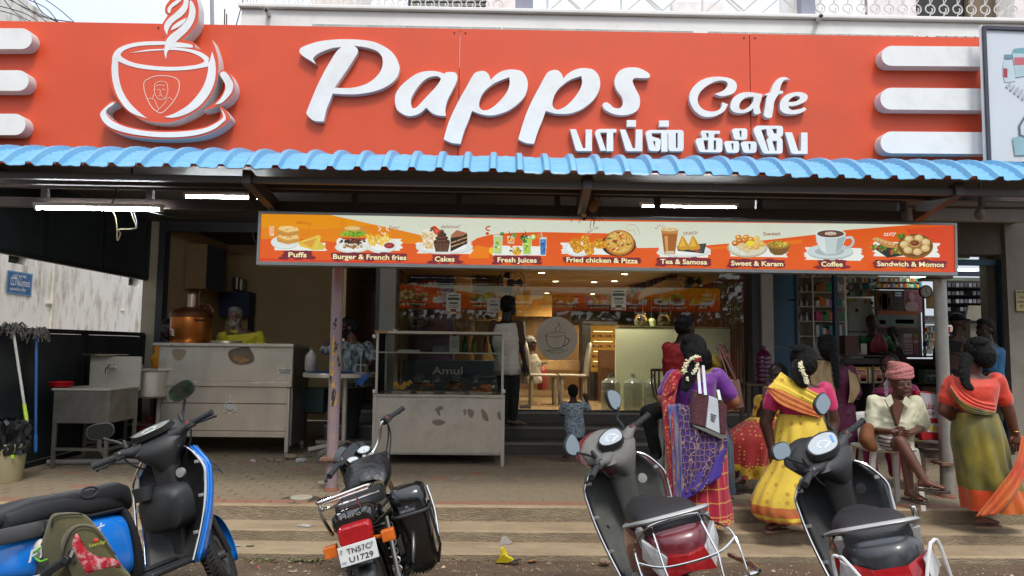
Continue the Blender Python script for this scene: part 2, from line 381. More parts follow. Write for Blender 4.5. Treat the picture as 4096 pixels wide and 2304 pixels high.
# ================================================================ black side screen (left)
XS=PY(585,1200,YF).x;sc_y0=PX(-700,1300,XS).y if False else 5.2
m_blk=mat('black_sheet','1b2224',.45,var=.15,scale=3,dirt='2a3436',dirt_amt=.5);m_blkf=mat('black_frame','0d1012',.5)
zt0=PX(300,1060,XS).z;zl=PX(300,1328,XS).z
scr=thing('side_screen','black sheet metal side screen with a wide open gap at eye level','screen',(XS,8,H))
def scr_part(nm,z0,z1,ysplit):
 for i in range(len(ysplit)-1):
  q=B();q.box(-.012,.004,ysplit[i]-8+.03,ysplit[i+1]-8-.03,z0-H+.03,z1-H-.03);mk(nm,q,m_blk,scr)
 q=B()
 for y in ysplit:q.box(-.03,.03,y-8-.03,y-8+.03,z0-H,z1-H)
 for z in(z0,z1):q.box(-.031,.031,ysplit[0]-8,ysplit[-1]-8,z-H-.025,z-H+.025)
 mk('frame',q,m_blkf,scr)
yp=[5.3,6.6,PX(175,950,XS).y,PX(405,1000,XS).y,YF-.05]
scr_part('upper_panel',zt0,3.35,yp);scr_part('lower_panel',H+.03,zl,[5.3,6.6,PX(95,1500,XS).y,PX(330,1500,XS).y,YF-.05])
# ================================================================ building: pillars, lintels, rooms
bd=thing('shop_building','two storey building with the shop openings under the awning','building',(0,YF,0))
m_pil=mat('pillar_cream','a49c8a',.85,var=.1,scale=3,dirt='6f6656',dirt_amt=.6);m_pilg=mat('pillar_grey','8f8c84',.85,var=.1,scale=3,dirt='67625a',dirt_amt=.5)
m_dgrey=mat('soffit_grey','3a3d42',.7,var=.1);m_frame=mat('frame_charcoal','23262b',.5);m_tan=mat('stall_tan','b89f74',.85,var=.08,scale=2)
def fx(u,Y=YF,v=1300):return PY(u,v,Y).x
def fz(v,u=2000,Y=YF):return PY(u,v,Y).z
def part(nm,m,x0,x1,y0,y1,z0,z1,bev=0,par=None,**k):
 q=B();q.box(x0,x1,y0-YF,y1-YF,z0,z1);return mk(nm,q,m,bd if par is None else par,bev=bev,smooth=0,**k)
Zc=3.35  # soffit height under the first floor
zk=PY(900,930,YF).z
part('pillar',m_pil,fx(565),fx(625),YF-.02,YF+.35,0,Zc)
part('jamb',m_frame,fx(626),fx(652),YF-.06,YF+.1,H,Zc-.02)
part('lintel',m_dgrey,fx(626),fx(1380),YF-.03,YF+.25,zk+.12,Zc)
part('door_head',m_frame,fx(653),fx(1380),YF-.05,YF+.05,zk,zk+.119)
# stall room
x0,x1=fx(600),fx(1345)
part('wall',m_tan,x0-.15,x0-.01,YF+.36,13,H,Zc);part('wall',m_tan,x1,x1+.1,YF+.1,12.9,H,Zc);part('wall',m_tan,x0-.1,fx(1590),13.01,13.15,H,Zc)
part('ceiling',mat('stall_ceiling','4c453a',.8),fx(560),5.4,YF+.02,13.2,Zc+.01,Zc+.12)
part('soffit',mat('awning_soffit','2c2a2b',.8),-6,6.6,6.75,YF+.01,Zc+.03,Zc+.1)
# doorway bay between the stall and the cafe
part('inner_pillar',m_pilg,fx(1530),fx(1592),YC-.05,YF+.3,H,Zc);part('inner_pillar',m_frame,fx(1500),fx(1529),YF,YF+.2,H,Zc)
part('door_panelling',mat('pale_door','8d887a',.7),fx(1346),fx(1500),11.6,11.7,H+.45,Zc)
q=B()
for u0,u1,v0,v1 in((1362,1420,1090,1130),(1440,1495,1090,1130)):
 a=PY(u0,v0,11.59);c=PY(u1,v1,11.59);q.box(a.x,c.x,1.33,1.385,c.z,a.z)
mk('door_moulding',q,mat('door_mould','78736a',.7),bd)
a=PY(1362,1152,11.58);c=PY(1415,1245,11.58);q=B();q.box(a.x,c.x,1.36,1.37,c.z,a.z);mk('window',q,mat('frosted_pane','b5b2a6',.4),bd)
a=PY(1438,1165,11.58);c=PY(1492,1600,11.58);q=B();q.box(a.x,c.x,1.36,1.37,c.z,a.z);mk('window',q,mat('amber_pane','8d6b45',.3),bd)
st_y=[YC-.9,YC-.5,YC-.12];zst=[H+.15,H+.3,fz(1648,2200,YC-.12)]
b=B();
for y,z,y2 in zip(st_y,zst,st_y[1:]+[13]):b.box(fx(1360),fx(3080),y-YF,15.1-YF,(H-.01 if y==st_y[0]else zst[st_y.index(y)-1]-.001),z)
mk('entrance_steps',b,mat('dark_stone_step','4a4740',.55,var=.15,scale=5,dirt='6a655a',dirt_amt=.4),bd,smooth=0,bev=.006)
ZF=zst[2]
q=B()
for y,z in zip(st_y,zst):q.box(fx(1360),fx(3080),y-YF-.012,y-YF+.03,z-.03,z+.003)
mk('step_nosing',q,mat('step_nosing','78736a',.5),bd,smooth=0)
# cafe right jambs / pillar, pharmacy pillars
part('jamb',m_frame,fx(2975),fx(3005),YC-.1,YC+.1,H,Zc);part('pillar',m_pilg,fx(3008),fx(3052),YC-.15,YF+.3,0,Zc)
part('vent_grille',mat('pillar_brown','5a4a3a',.9),fx(3053),fx(3082),YF-.1,YF+.2,H,Zc)
q=B();c=PY(3021,1131,YC-.16);q.add([(c.x-.035,c.y-YF,c.z),(c.x,c.y-YF,c.z-.05),(c.x+.035,c.y-YF,c.z),(c.x,c.y-YF,c.z+.05)],[(0,1,2,3)]);mk('tile_inlay',q,m_frame,bd)
part('pillar',mat('right_pillar','7d776e',.85,var=.1,scale=2.5,dirt='5c554c',dirt_amt=.6),fx(4036,9.4),fx(4330,9.4),9.4,9.8,0,Zc)
part('lintel',mat('pharmacy_lintel','5a5550',.8),fx(3700,9.4),fx(4330,9.4),9.45,9.75,PY(3950,1015,9.4).z,Zc-.01)
part('wall',m_pilg,fx(4100),7,YF,YF+.2,0,Zc)
# ---------- first floor: balcony slab, parapet coping, railing, upper walls
YB=7.6
def bz(v,u=2600):return PY(u,v,YB).z
mwp=mat('white_paint','e4e3df',.8,var=.03,scale=2,dirt='b3afa6',dirt_amt=.35,dirt_scale=1.5)
xl=PY(962,100,YB).x
part('balcony_beam',mwp,xl,8,YB,YB+.25,bz(290),bz(66),bev=.015)
part('balcony_coping',mwp,xl-.02,8,YB-.05,YB+.3,bz(66)+.001,bz(50),bev=.01)
part('balcony_slab',mwp,xl+.01,8,YB+.26,13.4,bz(150),bz(70),smooth=0)if False else part('balcony_slab',mwp,xl+.01,8,YB+.26,15.4,bz(150),bz(70))
part('ground_floor_wall',mat('upper_wall','bdb6a8',.85),xl,8,15.2,15.4,0,bz(150)-.001)
for u0,u1 in((1250,2005),(2010,2770),(2830,3650),(3740,4000)):  # fascia slats hanging below the beam
 part('drip_edge',mat('mossy_edge','a9b0aa',.9,var=.3,scale=12),PY(u0,120,YB).x,PY(u1,120,YB).x,YB-.03,YB-.002,bz(137),bz(126))
YU=10.6
def rect(nm,m,u0,v0,u1,v1,Y,dep=.1,**k):
 a,c=PY(u0,v0,Y),PY(u1,v1,Y);return part(nm,m,min(a.x,c.x),max(a.x,c.x),Y,Y+dep,min(a.z,c.z),max(a.z,c.z),**k)
for(u0,u1,c)in((1258,1420,'d8cfc6'),(1950,2065,'d9cdc8'),(3270,3460,'e4e2de'),(3460,3665,'d5cccb'),(4040,4200,'d6cfcb')):rect('upper_wall',mat('uw'+c,c,.85),u0,-320,u1,75,YU,1.2)
rect('upper_window',mat('dark_shade','2d2c2c',.6),1640,-300,1950,75,YU+.3,.1);rect('upper_opening',mat('dark_room','1d1a1a',.6),3665,-300,3860,75,YU+.5,.1);rect('upper_curtain',mat('tan_curtain','6f604e',.8),3860,-300,4036,75,YU+.4,.1)
q=B();
for k in range(7):
 a=PY(1640,-60+k*20,YU+.25);c=PY(1945,-60+k*20,YU+.25);q.bar(a-V(0,YF,0),c-V(0,YF,0),.03,.05)
mk('window_slats',q,mat('grey_slats','77756e',.6),bd)
rect('balcony_column',mat('grey_column','8d8f9c',.8),2066,-300,2132,54,YB+.05,.2);rect('balcony_column',MATS['grey_column'],3200,-300,3262,60,YB+.05,.2)
rect('far_parapet',mat('far_paint','d2cdca',.85),2690,6,2895,60,12,.2);rect('upper_wall',mat('roof_white','e0ddd8',.85),3140,-200,3200,62,11.5,.3)
# railing: scrolls and diagonal bars
m_rail=mat('rail_white','c4c1bb',.55,dirt='a08a78',dirt_amt=.4,dirt_scale=6)
rl=thing('balcony_railing','white wrought iron balcony railing of scrolls and crossed bars above the red sign','railing',(0,YB+.12,bz(50)))
off=Vector(rl.location)
def rp(u,v):return PY(u,v,YB+.12)-off
def scroll(u,up_):
 q=B();c=rp(u,10+.0165*(u-1000)*.62);r=.055;pts=[]
 for k in range(22):a=-pi/2+k/21*2*pi*1.35;rr=r*(1-.62*max(0,k-10)/11);pts.append(c+V(rr*math.cos(a),0,rr*math.sin(a)))
 q.tube(pts,.007,5);q.tube([c+V(0,0,-r),V(c.x,c.y,0)],.006,5);q.tube([c+V(.0,0,r),c+V(.0,0,.25)],.006,5)
 pts=[c+V(r*math.sin(t*2.6)*.9-.02,0,r*.7+t*.14)for t in[k/8 for k in range(9)]];q.tube(pts,.006,5)
 mk('scroll',q,m_rail,rl)
for u in[1119+54.5*i for i in range(17)]+[3280+55*i for i in range(15)]:scroll(u,0)
q=B();q.tube([rp(1230-240,2),rp(990,-60)],.01,5)
for i in range(4):q.tube([rp(985+i*12,30),rp(995+i*14,-40)],.006,5)
mk('corner_bars',q,m_rail,rl)
def dia(u):
 q=B();q.tube([rp(u-105,-48),rp(u,44)],.013,4);q.tube([rp(u+105,-48),rp(u,44)],.013,4);mk('crossed_bar',q,m_rail,rl)
for i,u in enumerate((2330,2650,2975)):dia(u)
for u in(2257,2570,2890,3120):q=B();q.tube([rp(u-60,-70),rp(u+70,50)],.011,4);q.tube([rp(u+70,-70),rp(u-70,50)],.011,4);mk('crossed_bar',q,m_rail,rl)
for u0,u1 in((2135,2265),(2400,2580),(2740,2900),(3050,3180)):q=B();q.bar(rp(u0,46+(u0-2135)*.012),rp(u1,47+(u1-2135)*.012),.02,.02);mk('bottom_bar',q,m_rail,rl)
for u in(2190,2485,2810,3182):q=B();q.tube([rp(u,-60),rp(u,50+(u-2135)*.012)],.012,5);mk('post',q,m_rail,rl)
# spout pipes
for u,v,lb in((1065,40,'short grey rain spout poking from the left end of the white balcony'),(3284,64,'pvc rain spout poking from the white balcony beside the grey column')):
 a=PY(u,v,YB-.22);c=PY(u+(-14 if u>2000 else 10),v+20,YB+.0);q=B();d=(a-c).normalized();q.tube([c-d*.03,a],.025,10);q.cyl(a-d*.004,a+d*.002,.019,10,1)
 o=mk('rain_spout',q,[mat('pvc_grey','b9b7b2',.5),m_frame]);tag(o,lb,'pipe','rain spouts')
# water tank, ground-level pole far away
q=B();c=PY(1395,20,13);q.lathe([(.05,-.6),(.33,-.55),(.35,0),(.33,.5),(.1,.75)],20,c);o=mk('water_tank',q,mat('tank_pale','bfc2b4',.5));tag(o,'pale green water tank rising behind the scroll railing','water tank')
# poles and wires at top left
for u,vb,lb,r in((855,100,'thin white pole against the sky right of the steam logo',.025),(900,105,'rusty rebar stub above the red sign',.008),(908,105,'shorter rusty rebar stub beside the taller stub',.008)):
 a=PY(u,vb,8.2);t=PY(u-(8 if r>.02 else 1),{855:-60,900:36,908:56}[u],8.2);q=B();q.tube([a-V(0,0,.3),t],r,6);o=mk('pole' if r>.02 else 'rebar',q,mat('pole_grey','9a9a9c',.6)if r>.02 else mat('rebar','5a4640',.8));tag(o,lb,'pole' if r>.02 else 'rebar')
q=B();q.tube([PY(945,100,7.9),PY(978,-20,7.9)],.006,5);o=mk('stay_wire',q,mat('wire_dark','3a3640',.6));tag(o,'slanting stay wire beside the left end of the balcony','wire')
wr=[((0,-30),(150,60),(300,90)),((-20,20),(90,50),(150,84)),((20,-10),(120,40),(240,92)),((90,-10),(180,30),(230,85)),((130,-10),(170,50),(235,88)),((170,-10),(240,40),(300,92)),((-10,40),(60,60),(110,90)),((10,-10),(60,50),(130,90)),((60,-10),(110,30),(190,90))]
for i,w_ in enumerate(wr):
 q=B();q.tube(crom3([PY(u,v,9+.1*i)for u,v in w_],8),.007,4);o=mk('overhead_cable',q,MATS['wire_dark']);tag(o,('long overhead cable ending furthest right of the tangle at top left','overhead cable starting lowest at the left edge of the sky','overhead cable second longest in the tangle at top left','steep overhead cable dropping just left of the longest one','overhead cable with a joint, third from the right of the tangle','overhead cable highest on the right side of the tangle','short overhead cable just above the tree top','overhead cable crossing over the tree top','middle overhead cable of the tangle at top left')[i],'cable','cables crossing the sky at top left')
q=B();
for i in range(500):
 u,v=R.gauss(20,30),R.gauss(66,14);p=PY(u,v,12+R.uniform(-.3,.3));a=R.uniform(0,6);t=V(math.cos(a),0,math.sin(a))*.05;s=V(-math.sin(a),.4,math.cos(a))*.015;q.add([p,p+t+s,p+t*2,p+t-s],[(0,1,2,3)])
for i in range(5):q.tube([PY(-10,100,12),PY(10+12*i,48+5*i,12)],.01,4,m=1)
o=mk('tree',q,[mat('far_leaf','4a5348',.7),mat('far_twig','4c4640',.8)],smooth=0);tag(o,'bit of leafy tree top at the upper left corner','tree')
# ================================================================ awning roof
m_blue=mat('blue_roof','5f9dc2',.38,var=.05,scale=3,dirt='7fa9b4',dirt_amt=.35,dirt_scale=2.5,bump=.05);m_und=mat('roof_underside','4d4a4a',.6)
YA=5.6;ZA=PY(2048,694,YA).z
aw=thing('awning','blue ribbed tile-profile metal awning over the shop fronts','awning',(0,YA,ZA))
sl_=[(0,0)];s=0;n_s=60;L=1.25;yy=zz=0
for i in range(n_s):
 t=i/n_s*L;ang=math.radians(46-37*min(1,t/.52));yy+=math.cos(ang)*L/n_s;zz+=math.sin(ang)*L/n_s;sl_.append((yy,zz))
PIT=.2115;x=PY(-120,650,YA).x;xi=0
prof=[(0,0),(.018,.038),(.055,.038),(.073,0),(.10,-.004),(.14,0),(.175,-.004),(PIT,0)]
while x<PY(4180,700,YA).x:
 q=B();rows=[]
 base=[(x+k*PIT+px,pz)for k in range(5)for(px,pz)in prof[:-1]]+[(x+5*PIT,0),(x+5*PIT+.012,.03)]
 lift=.004 if xi%2 else 0
 jit=R.uniform(-.012,.012)
 for i in range(n_s+1):
  y_,z_=sl_[i];ph=(i/n_s*L/.085)%1
  i2=min(i+1,n_s);ty,tz=sl_[i2][0]-sl_[max(i-1,0)][0],sl_[i2][1]-sl_[max(i-1,0)][1];l=math.hypot(ty,tz);ny,nz_=-tz/l,ty/l
  ring=[]
  for(bx,bz_)in base:
   pan=bz_<.02;hh=bz_+lift+(.011*(1-ph)if pan else .004*(1-ph));wob=.003*math.sin(bx*37)
   ring.append(V(bx,y_+ny*(hh)+jit*(i==0),z_+nz_*hh+wob*pan))
  rows.append(ring)
 q.loft(rows,closed=False,cap=False);nt_=len(q.f)
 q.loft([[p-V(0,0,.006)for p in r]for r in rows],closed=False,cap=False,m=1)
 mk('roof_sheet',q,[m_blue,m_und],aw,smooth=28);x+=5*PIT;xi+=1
# flat roof sheet behind the sign, added to keep the space below dark
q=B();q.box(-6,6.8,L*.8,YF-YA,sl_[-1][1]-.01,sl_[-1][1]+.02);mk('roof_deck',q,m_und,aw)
# steel frame beneath
m_brn=mat('beam_brown','3d332f',.5,var=.12,scale=4,dirt='4c4038',dirt_amt=.4)
YT=6.4
tr=thing('awning_truss','dark brown steel beams and trusses carrying the awning','steel frame',(0,YT,H))
o2=Vector(tr.location)
def T(u,v,Y=YT):return PY(u,v,Y)-o2
def beam(nm,u0,v0,u1,v1,h,Y=YT,d=.05):q=B();q.bar(T(u0,v0,Y),T(u1,v1,Y),d,h);return mk(nm,q,m_brn,tr,bev=.003,smooth=0)
for a,c in zip((-80,1000,2000,2900),(1000,2000,2900,3600)):
 s_=.0165;beam('upper_chord',a,731+(a)*s_,c,731+(c)*s_,.088);beam('lower_chord',a,808+(a)*s_*.95,c,808+c*s_*.95,.086)
for u in(182,602,1012,1420,1835,2229,2629,3035,3605):beam('strut',u,750+u*.0165,u,790+u*.0165,.055,YT,.05)
q=B()
for v0,Y in((700,5.75),(722,6.1)):q.bar(T(-100,v0,Y),T(4200,v0+4300*.0178,Y),.05,.05)
mk('purlin',q,m_brn,tr)
for u in(985,2350,3840):
 q=B();a=T(u,690+u*.0165,5.7);c=T(u+90 if u<2000 else u,745+u*.0165,YT-.05);q.bar(a,V(a.x+.02,c.y,a.z-.1),.07,.11);mk('rafter',q,m_brn,tr)
for xx in[-5+1.25*i for i in range(10)]:
 q=B();q.box(xx,xx+.06,.4,YF-YT,Zc-.07-H,Zc-H+.02);mk('joist',q,m_brn,tr)
m_jo=mat('grey_girder','77716a',.6)
for v0,h_ in((800,.12),(858,.13)):
 q=B();a,c=T(3625,v0,7.2),T(4300,v0+10,7.2);q.bar(a,c,.06,h_);mk('side_girder',q,m_jo,tr,bev=.004)
q=B();q.bar(T(3630,828,7.4),T(4200,838,7.4),.03,.07);mk('side_slat',q,mat('pale_slat','aaa297',.7),tr)
# ---------------------------------------------------------------- tube lights
m_tube=emat('tube_glow','f4fbff',60)
def tubelight(u0,v0,u1,v1,Y,lb,hang=0):
 a,c=PY(u0,v0,Y),PY(u1,v1,Y);o=thing('tube_light',lb,'light',(a+c)/2,0,'tube lights under the awning');k=Vector(o.location)
 q=B();q.cyl(a-k,c-k,.017,10);mk('tube',q,m_tube,o)
 q=B();q.bar(a-k+V(-.02,0,.028),c-k+V(.02,0,.028),.04,.03);mk('housing',q,mat('fitting_white','c9c7c0',.5),o)
 for e in(a,c):q=B();q.cbox(e-k,(.02,.035,.045));mk('end_cap',q,MATS['fitting_white'],o)
tubelight(146,830,645,838,6.3,'long lit tube light below the left truss beam, nearest the side screen')
tubelight(742,785,1000,790,7.6,'lit tube light between the two left truss beams')
tubelight(1022,790,1074,793,7.6,'short end of a lit tube showing right of the third strut')
tubelight(2565,826,2945,832,7.4,'lit tube light seen between the beams above the menu board centre')
# wires dangling
m_w=mat('cable_black','151515',.5);m_wy=mat('cable_cream','b0a37c',.6)
def cable(pts,Y,m,lb,r=.005,cat='cable',grp=None):
 q=B();q.tube(crom3([PY(u,v,Y)for u,v in pts],8),r,5);o=mk('cable',q,m);tag(o,lb,cat,grp);return o
cable([(526,672),(525,700),(480,715),(465,750),(462,780),(445,815),(415,834)],6.3,m_w,'thick black flex looping down to the long left tube light',.008)
cable([(446,842),(462,870),(468,920),(470,962),(482,935),(476,918),(520,917),(545,910),(532,870),(522,842)],6.28,m_wy,'cream twin flex dangling in a loop below the long tube light')
cable([(530,840),(545,880),(546,905),(530,917)],6.27,mat('cable_blue','8d9bb0',.6),'pale blue flex hanging beside the cream loop',.004)
cable([(575,842),(650,860),(730,873),(860,862),(1015,838),(1030,815),(1034,795)],6.3,m_w,'dark wire sagging from the tube light to the menu board',.005)
cable([(1026,838),(1033,870),(1014,900),(1012,940),(1030,985)],6.3,m_w,'thin dark wire looping down at the left end of the menu board',.004)
# ================================================================ big red sign
YS=6.60;YL=6.535
sg=thing('cafe_sign','long red sign board with raised white Papps Cafe lettering and cup logo','sign',(0,YS,3.2));so_=Vector(sg.location)
m_red=mat('sign_red','d34a23',.42,var=.05,scale=1.2,dirt='a8492f',dirt_amt=.4,dirt_scale=1.1,bump=.02,bscale=6);m_ltr=mat('letter_white','e3e3e1',.45,var=.02,scale=4,dirt='bdbcb8',dirt_amt=.35,dirt_scale=5)
m_side=mat('letter_side','cfcac8',.6,dirt='a39a92',dirt_amt=.4)
def S(u,v,Y=YS):return PY(u,v,Y)-so_
def sp(c):return V(c[0],0,c[1])
us=[-140,656,1840,2998,3932]
for a,c in zip(us,us[1:]):
 q=B();t=lambda u:83+u*.0172
 A,Bq,C,D=S(a+1.2,t(a)),S(c-1.2,t(c)),S(c-1.2,690),S(a+1.2,690);dz=V(0,.05,0);C.x=Bq.x;D.x=A.x;C.z=D.z=0
 q.add([A,Bq,C,D,A+dz,Bq+dz,C+dz,D+dz],[(3,2,1,0),(4,5,6,7),(0,1,5,4),(1,2,6,5),(0,4,7,3),(2,3,7,6)]);mk('sign_panel',q,m_red,sg,smooth=0,bev=.002)
q=B()
for u in(655,1840,2998):
 for du in(-22,22):c=S(u+du,100+u*.0172,YS-.002);q.cbox(c,(.014,.006,.014))
mk('screw',q,mat('screw_dark','4a2018',.6),sg)
for a,c in zip(us,us[1:]):
 q=B();q.cbox((S((a+c)/2,400)+V(0,.07,.1))*1,(abs(S(c,400).x-S(a,400).x)-.05,.03,.9));mk('sign_backing',q,m_und,sg)
def raised(nm,polys,Yf,Yb,mf,ms=None,par=None):
 """polys traced in photo pixels -> solid letter between planes Yf and Yb"""
 par=par or sg;pw=[[PY(p[0],p[1],Yf)for p in P]for P in polys];pl=[[(p.x,p.z)for p in P]for P in pw]
 me=flat(pl,.5);d=(Yb-Yf)/2;k=Vector(par.location)
 remap(me,lambda c:V(c.x,Yf+d-c.z*2*d,c.y)-k);me.materials.clear();me.materials.append(mf)
 if ms is not None:
  me.materials.append(ms)
  for p in me.polygons:
   if abs(p.normal.y)<.5:p.material_index=1
 for p in me.polygons:p.use_smooth=abs(p.normal.y)<.5
 me.set_sharp_from_angle(angle=.6);me.name=nm
 return link(nm,me,par)
def sc_(pts,ox,oy,s):return[(ox+p[0]/s,oy+p[1]/s)+tuple(p[2:])for p in pts]
def L4(*polys):return[crom(sc_(p,1150,130,3.083))for p in polys]
def L5(*polys):return[crom(sc_(p,1700,230,2.7116))for p in polys]
def L6(*polys,k=4):return[crom(sc_(p,2230,280,2.4075),k=k)for p in polys]
def letter(polys):return raised('letter',polys,YL,YS-.001,m_ltr,m_side)
letter(L4([(150,245),(160,195),(240,155),(380,112),(540,90),(700,82),(880,88),(1050,112),(1170,160),(1270,225),(1340,310),(1378,410),(1375,480),(1345,560),(1260,640),(1120,710),(930,752),(750,762),(558,752,1),(520,850),(480,950),(445,1095,1),(340,1090),(270,1050),(230,990,1),(290,840),(370,650),(450,490),(530,350),(600,240),(665,178,1),(560,190),(460,222),(370,265),(318,312),(318,335),(355,390,1),(290,350),(200,295)],
[(815,160,1),(855,190),(868,240),(830,310),(740,450),(650,580),(580,680,1),(720,686),(850,672),(980,630),(1090,550),(1155,460),(1175,370),(1160,290),(1110,232),(1020,195),(920,175)]))
letter(L4([(1325,830),(1335,760),(1380,680),(1450,610),(1520,555),(1600,505),(1700,478),(1800,475),(1880,488),(1935,510,1),(1960,490),(2040,488),(2080,505),(2095,550),(2080,620),(2030,720),(1975,830),(1948,930),(1948,990),(1952,1028,1),(1860,1022),(1780,990),(1710,925,1),(1640,990),(1550,1025),(1470,1025),(1390,985),(1340,930)],
[(1520,860),(1530,910),(1550,935),(1600,915),(1680,830),(1760,745),(1830,670),(1885,590),(1885,560),(1850,540),(1790,540),(1720,565),(1650,620),(1580,710),(1530,800)]))
letter(L5([(510,578,1),(470,690),(425,800),(385,935,1),(300,928),(240,905),(203,885,1),(250,720),(310,580),(380,440),(450,320),(510,210),(545,165),(600,147),(650,150),(690,185),(712,245,1),(760,195),(830,150),(920,130),(1000,135),(1050,152),(1095,205),(1115,280),(1105,360),(1075,430),(1010,500),(930,560),(830,605),(720,628),(610,615)],
[(915,212,1),(918,280),(895,360),(840,440),(760,520),(690,565),(630,572),(595,545),(587,490),(610,420),(650,360),(720,300),(800,255)]))
letter(L5([(1310,578,1),(1270,690),(1225,800),(1183,935,1),(1100,928),(1045,905),(1012,885,1),(1060,720),(1110,580),(1175,440),(1240,320),(1300,205),(1340,155),(1400,135),(1450,145),(1485,185),(1500,232,1),(1545,180),(1620,135),(1700,115),(1780,120),(1830,135),(1880,190),(1900,265),(1890,350),(1850,430),(1790,495),(1700,560),(1600,600),(1510,612),(1400,605)],
[(1695,200,1),(1705,270),(1680,345),(1625,430),(1550,510),(1480,555),(1430,565),(1390,535),(1383,490),(1400,420),(1440,350),(1510,285),(1590,235)]))
letter(L5([(2440,190),(2438,210),(2415,222),(2330,222),(2285,220),(2255,240),(2258,280),(2290,350),(2325,420),(2332,490),(2315,555),(2270,595),(2200,620),(2120,625),(2040,610),(1960,570),(1928,530),(1928,505),(1945,490),(1975,487),(2010,510),(2040,540),(2070,550),(2110,550),(2140,520),(2148,470),(2130,420),(2090,370),(2065,320),(2055,260),(2070,200),(2110,145),(2170,115),(2240,107),(2310,112),(2370,135),(2420,165)]))
letter(L6([(1515,230,1),(1560,215),(1600,195),(1630,165),(1640,130),(1620,108),(1580,100),(1520,110),(1440,150),(1380,205),(1352,265),(1355,320),(1385,365),(1430,390),(1490,400),(1540,390),(1580,355),(1585,310,1),(1642,330,1),(1610,390),(1550,430),(1480,450),(1400,445),(1330,400),(1285,330),(1270,260),(1290,190),(1340,130),(1400,90),(1480,68),(1570,65),(1660,80),(1710,110),(1727,145),(1720,190),(1690,225),(1630,245),(1570,250)]))
letter(L6([(1975,232,1),(1960,290),(1945,350),(1958,415,1),(1920,425),(1895,418),(1885,370,1),(1840,400),(1780,415),(1715,410),(1675,385),(1665,350),(1680,290),(1720,245),(1780,218),(1850,213),(1910,222)],[(1890,258,1),(1880,310),(1845,350),(1800,380),(1765,380),(1750,355),(1760,315),(1790,280),(1840,258)]))
letter(L6([(2240,95,1),(2210,90),(2180,100),(2155,140),(2140,195,1),(2175,205,1),(2170,225,1),(2130,232,1),(2090,300),(2078,380),(2065,455,1),(2020,460),(1985,435,1),(2000,350),(2015,260),(2025,240,1),(1995,245,1),(2000,230,1),(2050,215,1),(2075,150),(2110,95),(2150,72),(2200,70)]))
letter(L6([(2400,380,1),(2350,410),(2280,425),(2210,422),(2155,395),(2140,345),(2155,290),(2195,245),(2260,218),(2330,212),(2390,228),(2410,260),(2390,300),(2330,330),(2270,345),(2225,345,1),(2230,365),(2260,385),(2310,380),(2350,370),(2375,358)],[(2220,308,1),(2240,280),(2275,255),(2310,248),(2335,262),(2325,285),(2280,305)]))
def cc(*p):return[(a,b_,1)for a,b_ in p]
def tam(*polys):letter([[(2230+x/2.4075,280+y/2.4075)for x,y in p]for p in polys])
tam([(120,570),(178,570),(245,752),(270,752),(272,573),(332,573),(332,780),(200,780),(183,775),(175,765)])
tam([(360,612),(366,590),(380,574),(410,567),(567,567),(567,600),(537,602),(537,780),(472,782),(476,602),(412,602),(416,625),(468,775),(415,778)])
tam([(600,573),(655,573),(725,752),(750,752),(755,573),(818,573),(818,782),(680,782),(664,778),(655,765)])
tam([(668,482),(756,482),(756,545),(668,545)]);tam([(980,486),(1072,486),(1072,545),(980,545)])
tam([(848,612),(853,595),(865,585),(895,577),(1190,577),(1208,585),(1215,600),(1215,760),(1208,776),(1190,782),(1095,782),(1075,776),(1068,760),(1066,612),(1060,610),(1060,785),(1000,785),(1000,607),(905,607),(912,640),(975,658),(990,668),(995,690),(990,760),(975,780),(910,780),(890,775),(880,765)],[(920,685),(942,685),(942,750)],[(1140,605),(1158,605),(1158,750),(1140,750)])
tam([(1378,606),(1384,590),(1400,582),(1565,586),(1563,612),(1510,615),(1510,653),(1565,655),(1582,663),(1588,680),(1588,770),(1580,787),(1560,793),(1385,790),(1368,784),(1360,770),(1330,690),(1334,670),(1350,657),(1395,653)],[(1430,607),(1455,607),(1455,650),(1442,650)],[(1405,675),(1452,675),(1452,768),(1422,768)],[(1505,678),(1528,678),(1528,768),(1505,768)])
for(x0_,y0_,x1_,y1_)in((1680,562,1828,672),(1605,683,1750,797),(1765,688,1918,797)):
 w_=x1_-x0_;h_=y1_-y0_;tam([(x0_,y0_+25),(x0_+8,y0_+6),(x0_+28,y0_),(x1_-25,y0_),(x1_-6,y0_+7),(x1_,y0_+28),(x1_,y1_-28),(x1_-7,y1_-7),(x1_-28,y1_),(x0_+45,y1_),(x0_+28,y1_-6),(x0_+20,y1_-20)],[(x0_+.47*w_,y0_+.2*h_),(x0_+.62*w_,y0_+.2*h_),(x0_+.62*w_,y0_+.74*h_),(x0_+.54*w_,y0_+.74*h_)])
tam([(1888,590),(1892,565),(1905,545),(1935,535),(2150,537),(2166,545),(2172,562),(2172,620),(2165,636),(2140,648),(2160,658),(2168,680),(2168,780),(2163,798),(2145,805),(2000,805),(1982,798),(1972,785)],[(2065,565),(2113,565),(2113,612),(2088,612)],[(2068,682),(2113,682),(2113,780),(2098,780)],[(1962,575),(2012,568),(2020,625),(2036,645),(2015,672),(2038,775),(2030,780)])
tam([(2190,600),(2258,600),(2318,778),(2345,778),(2348,602),(2408,602),(2408,808),(2278,808),(2260,803),(2250,795)])
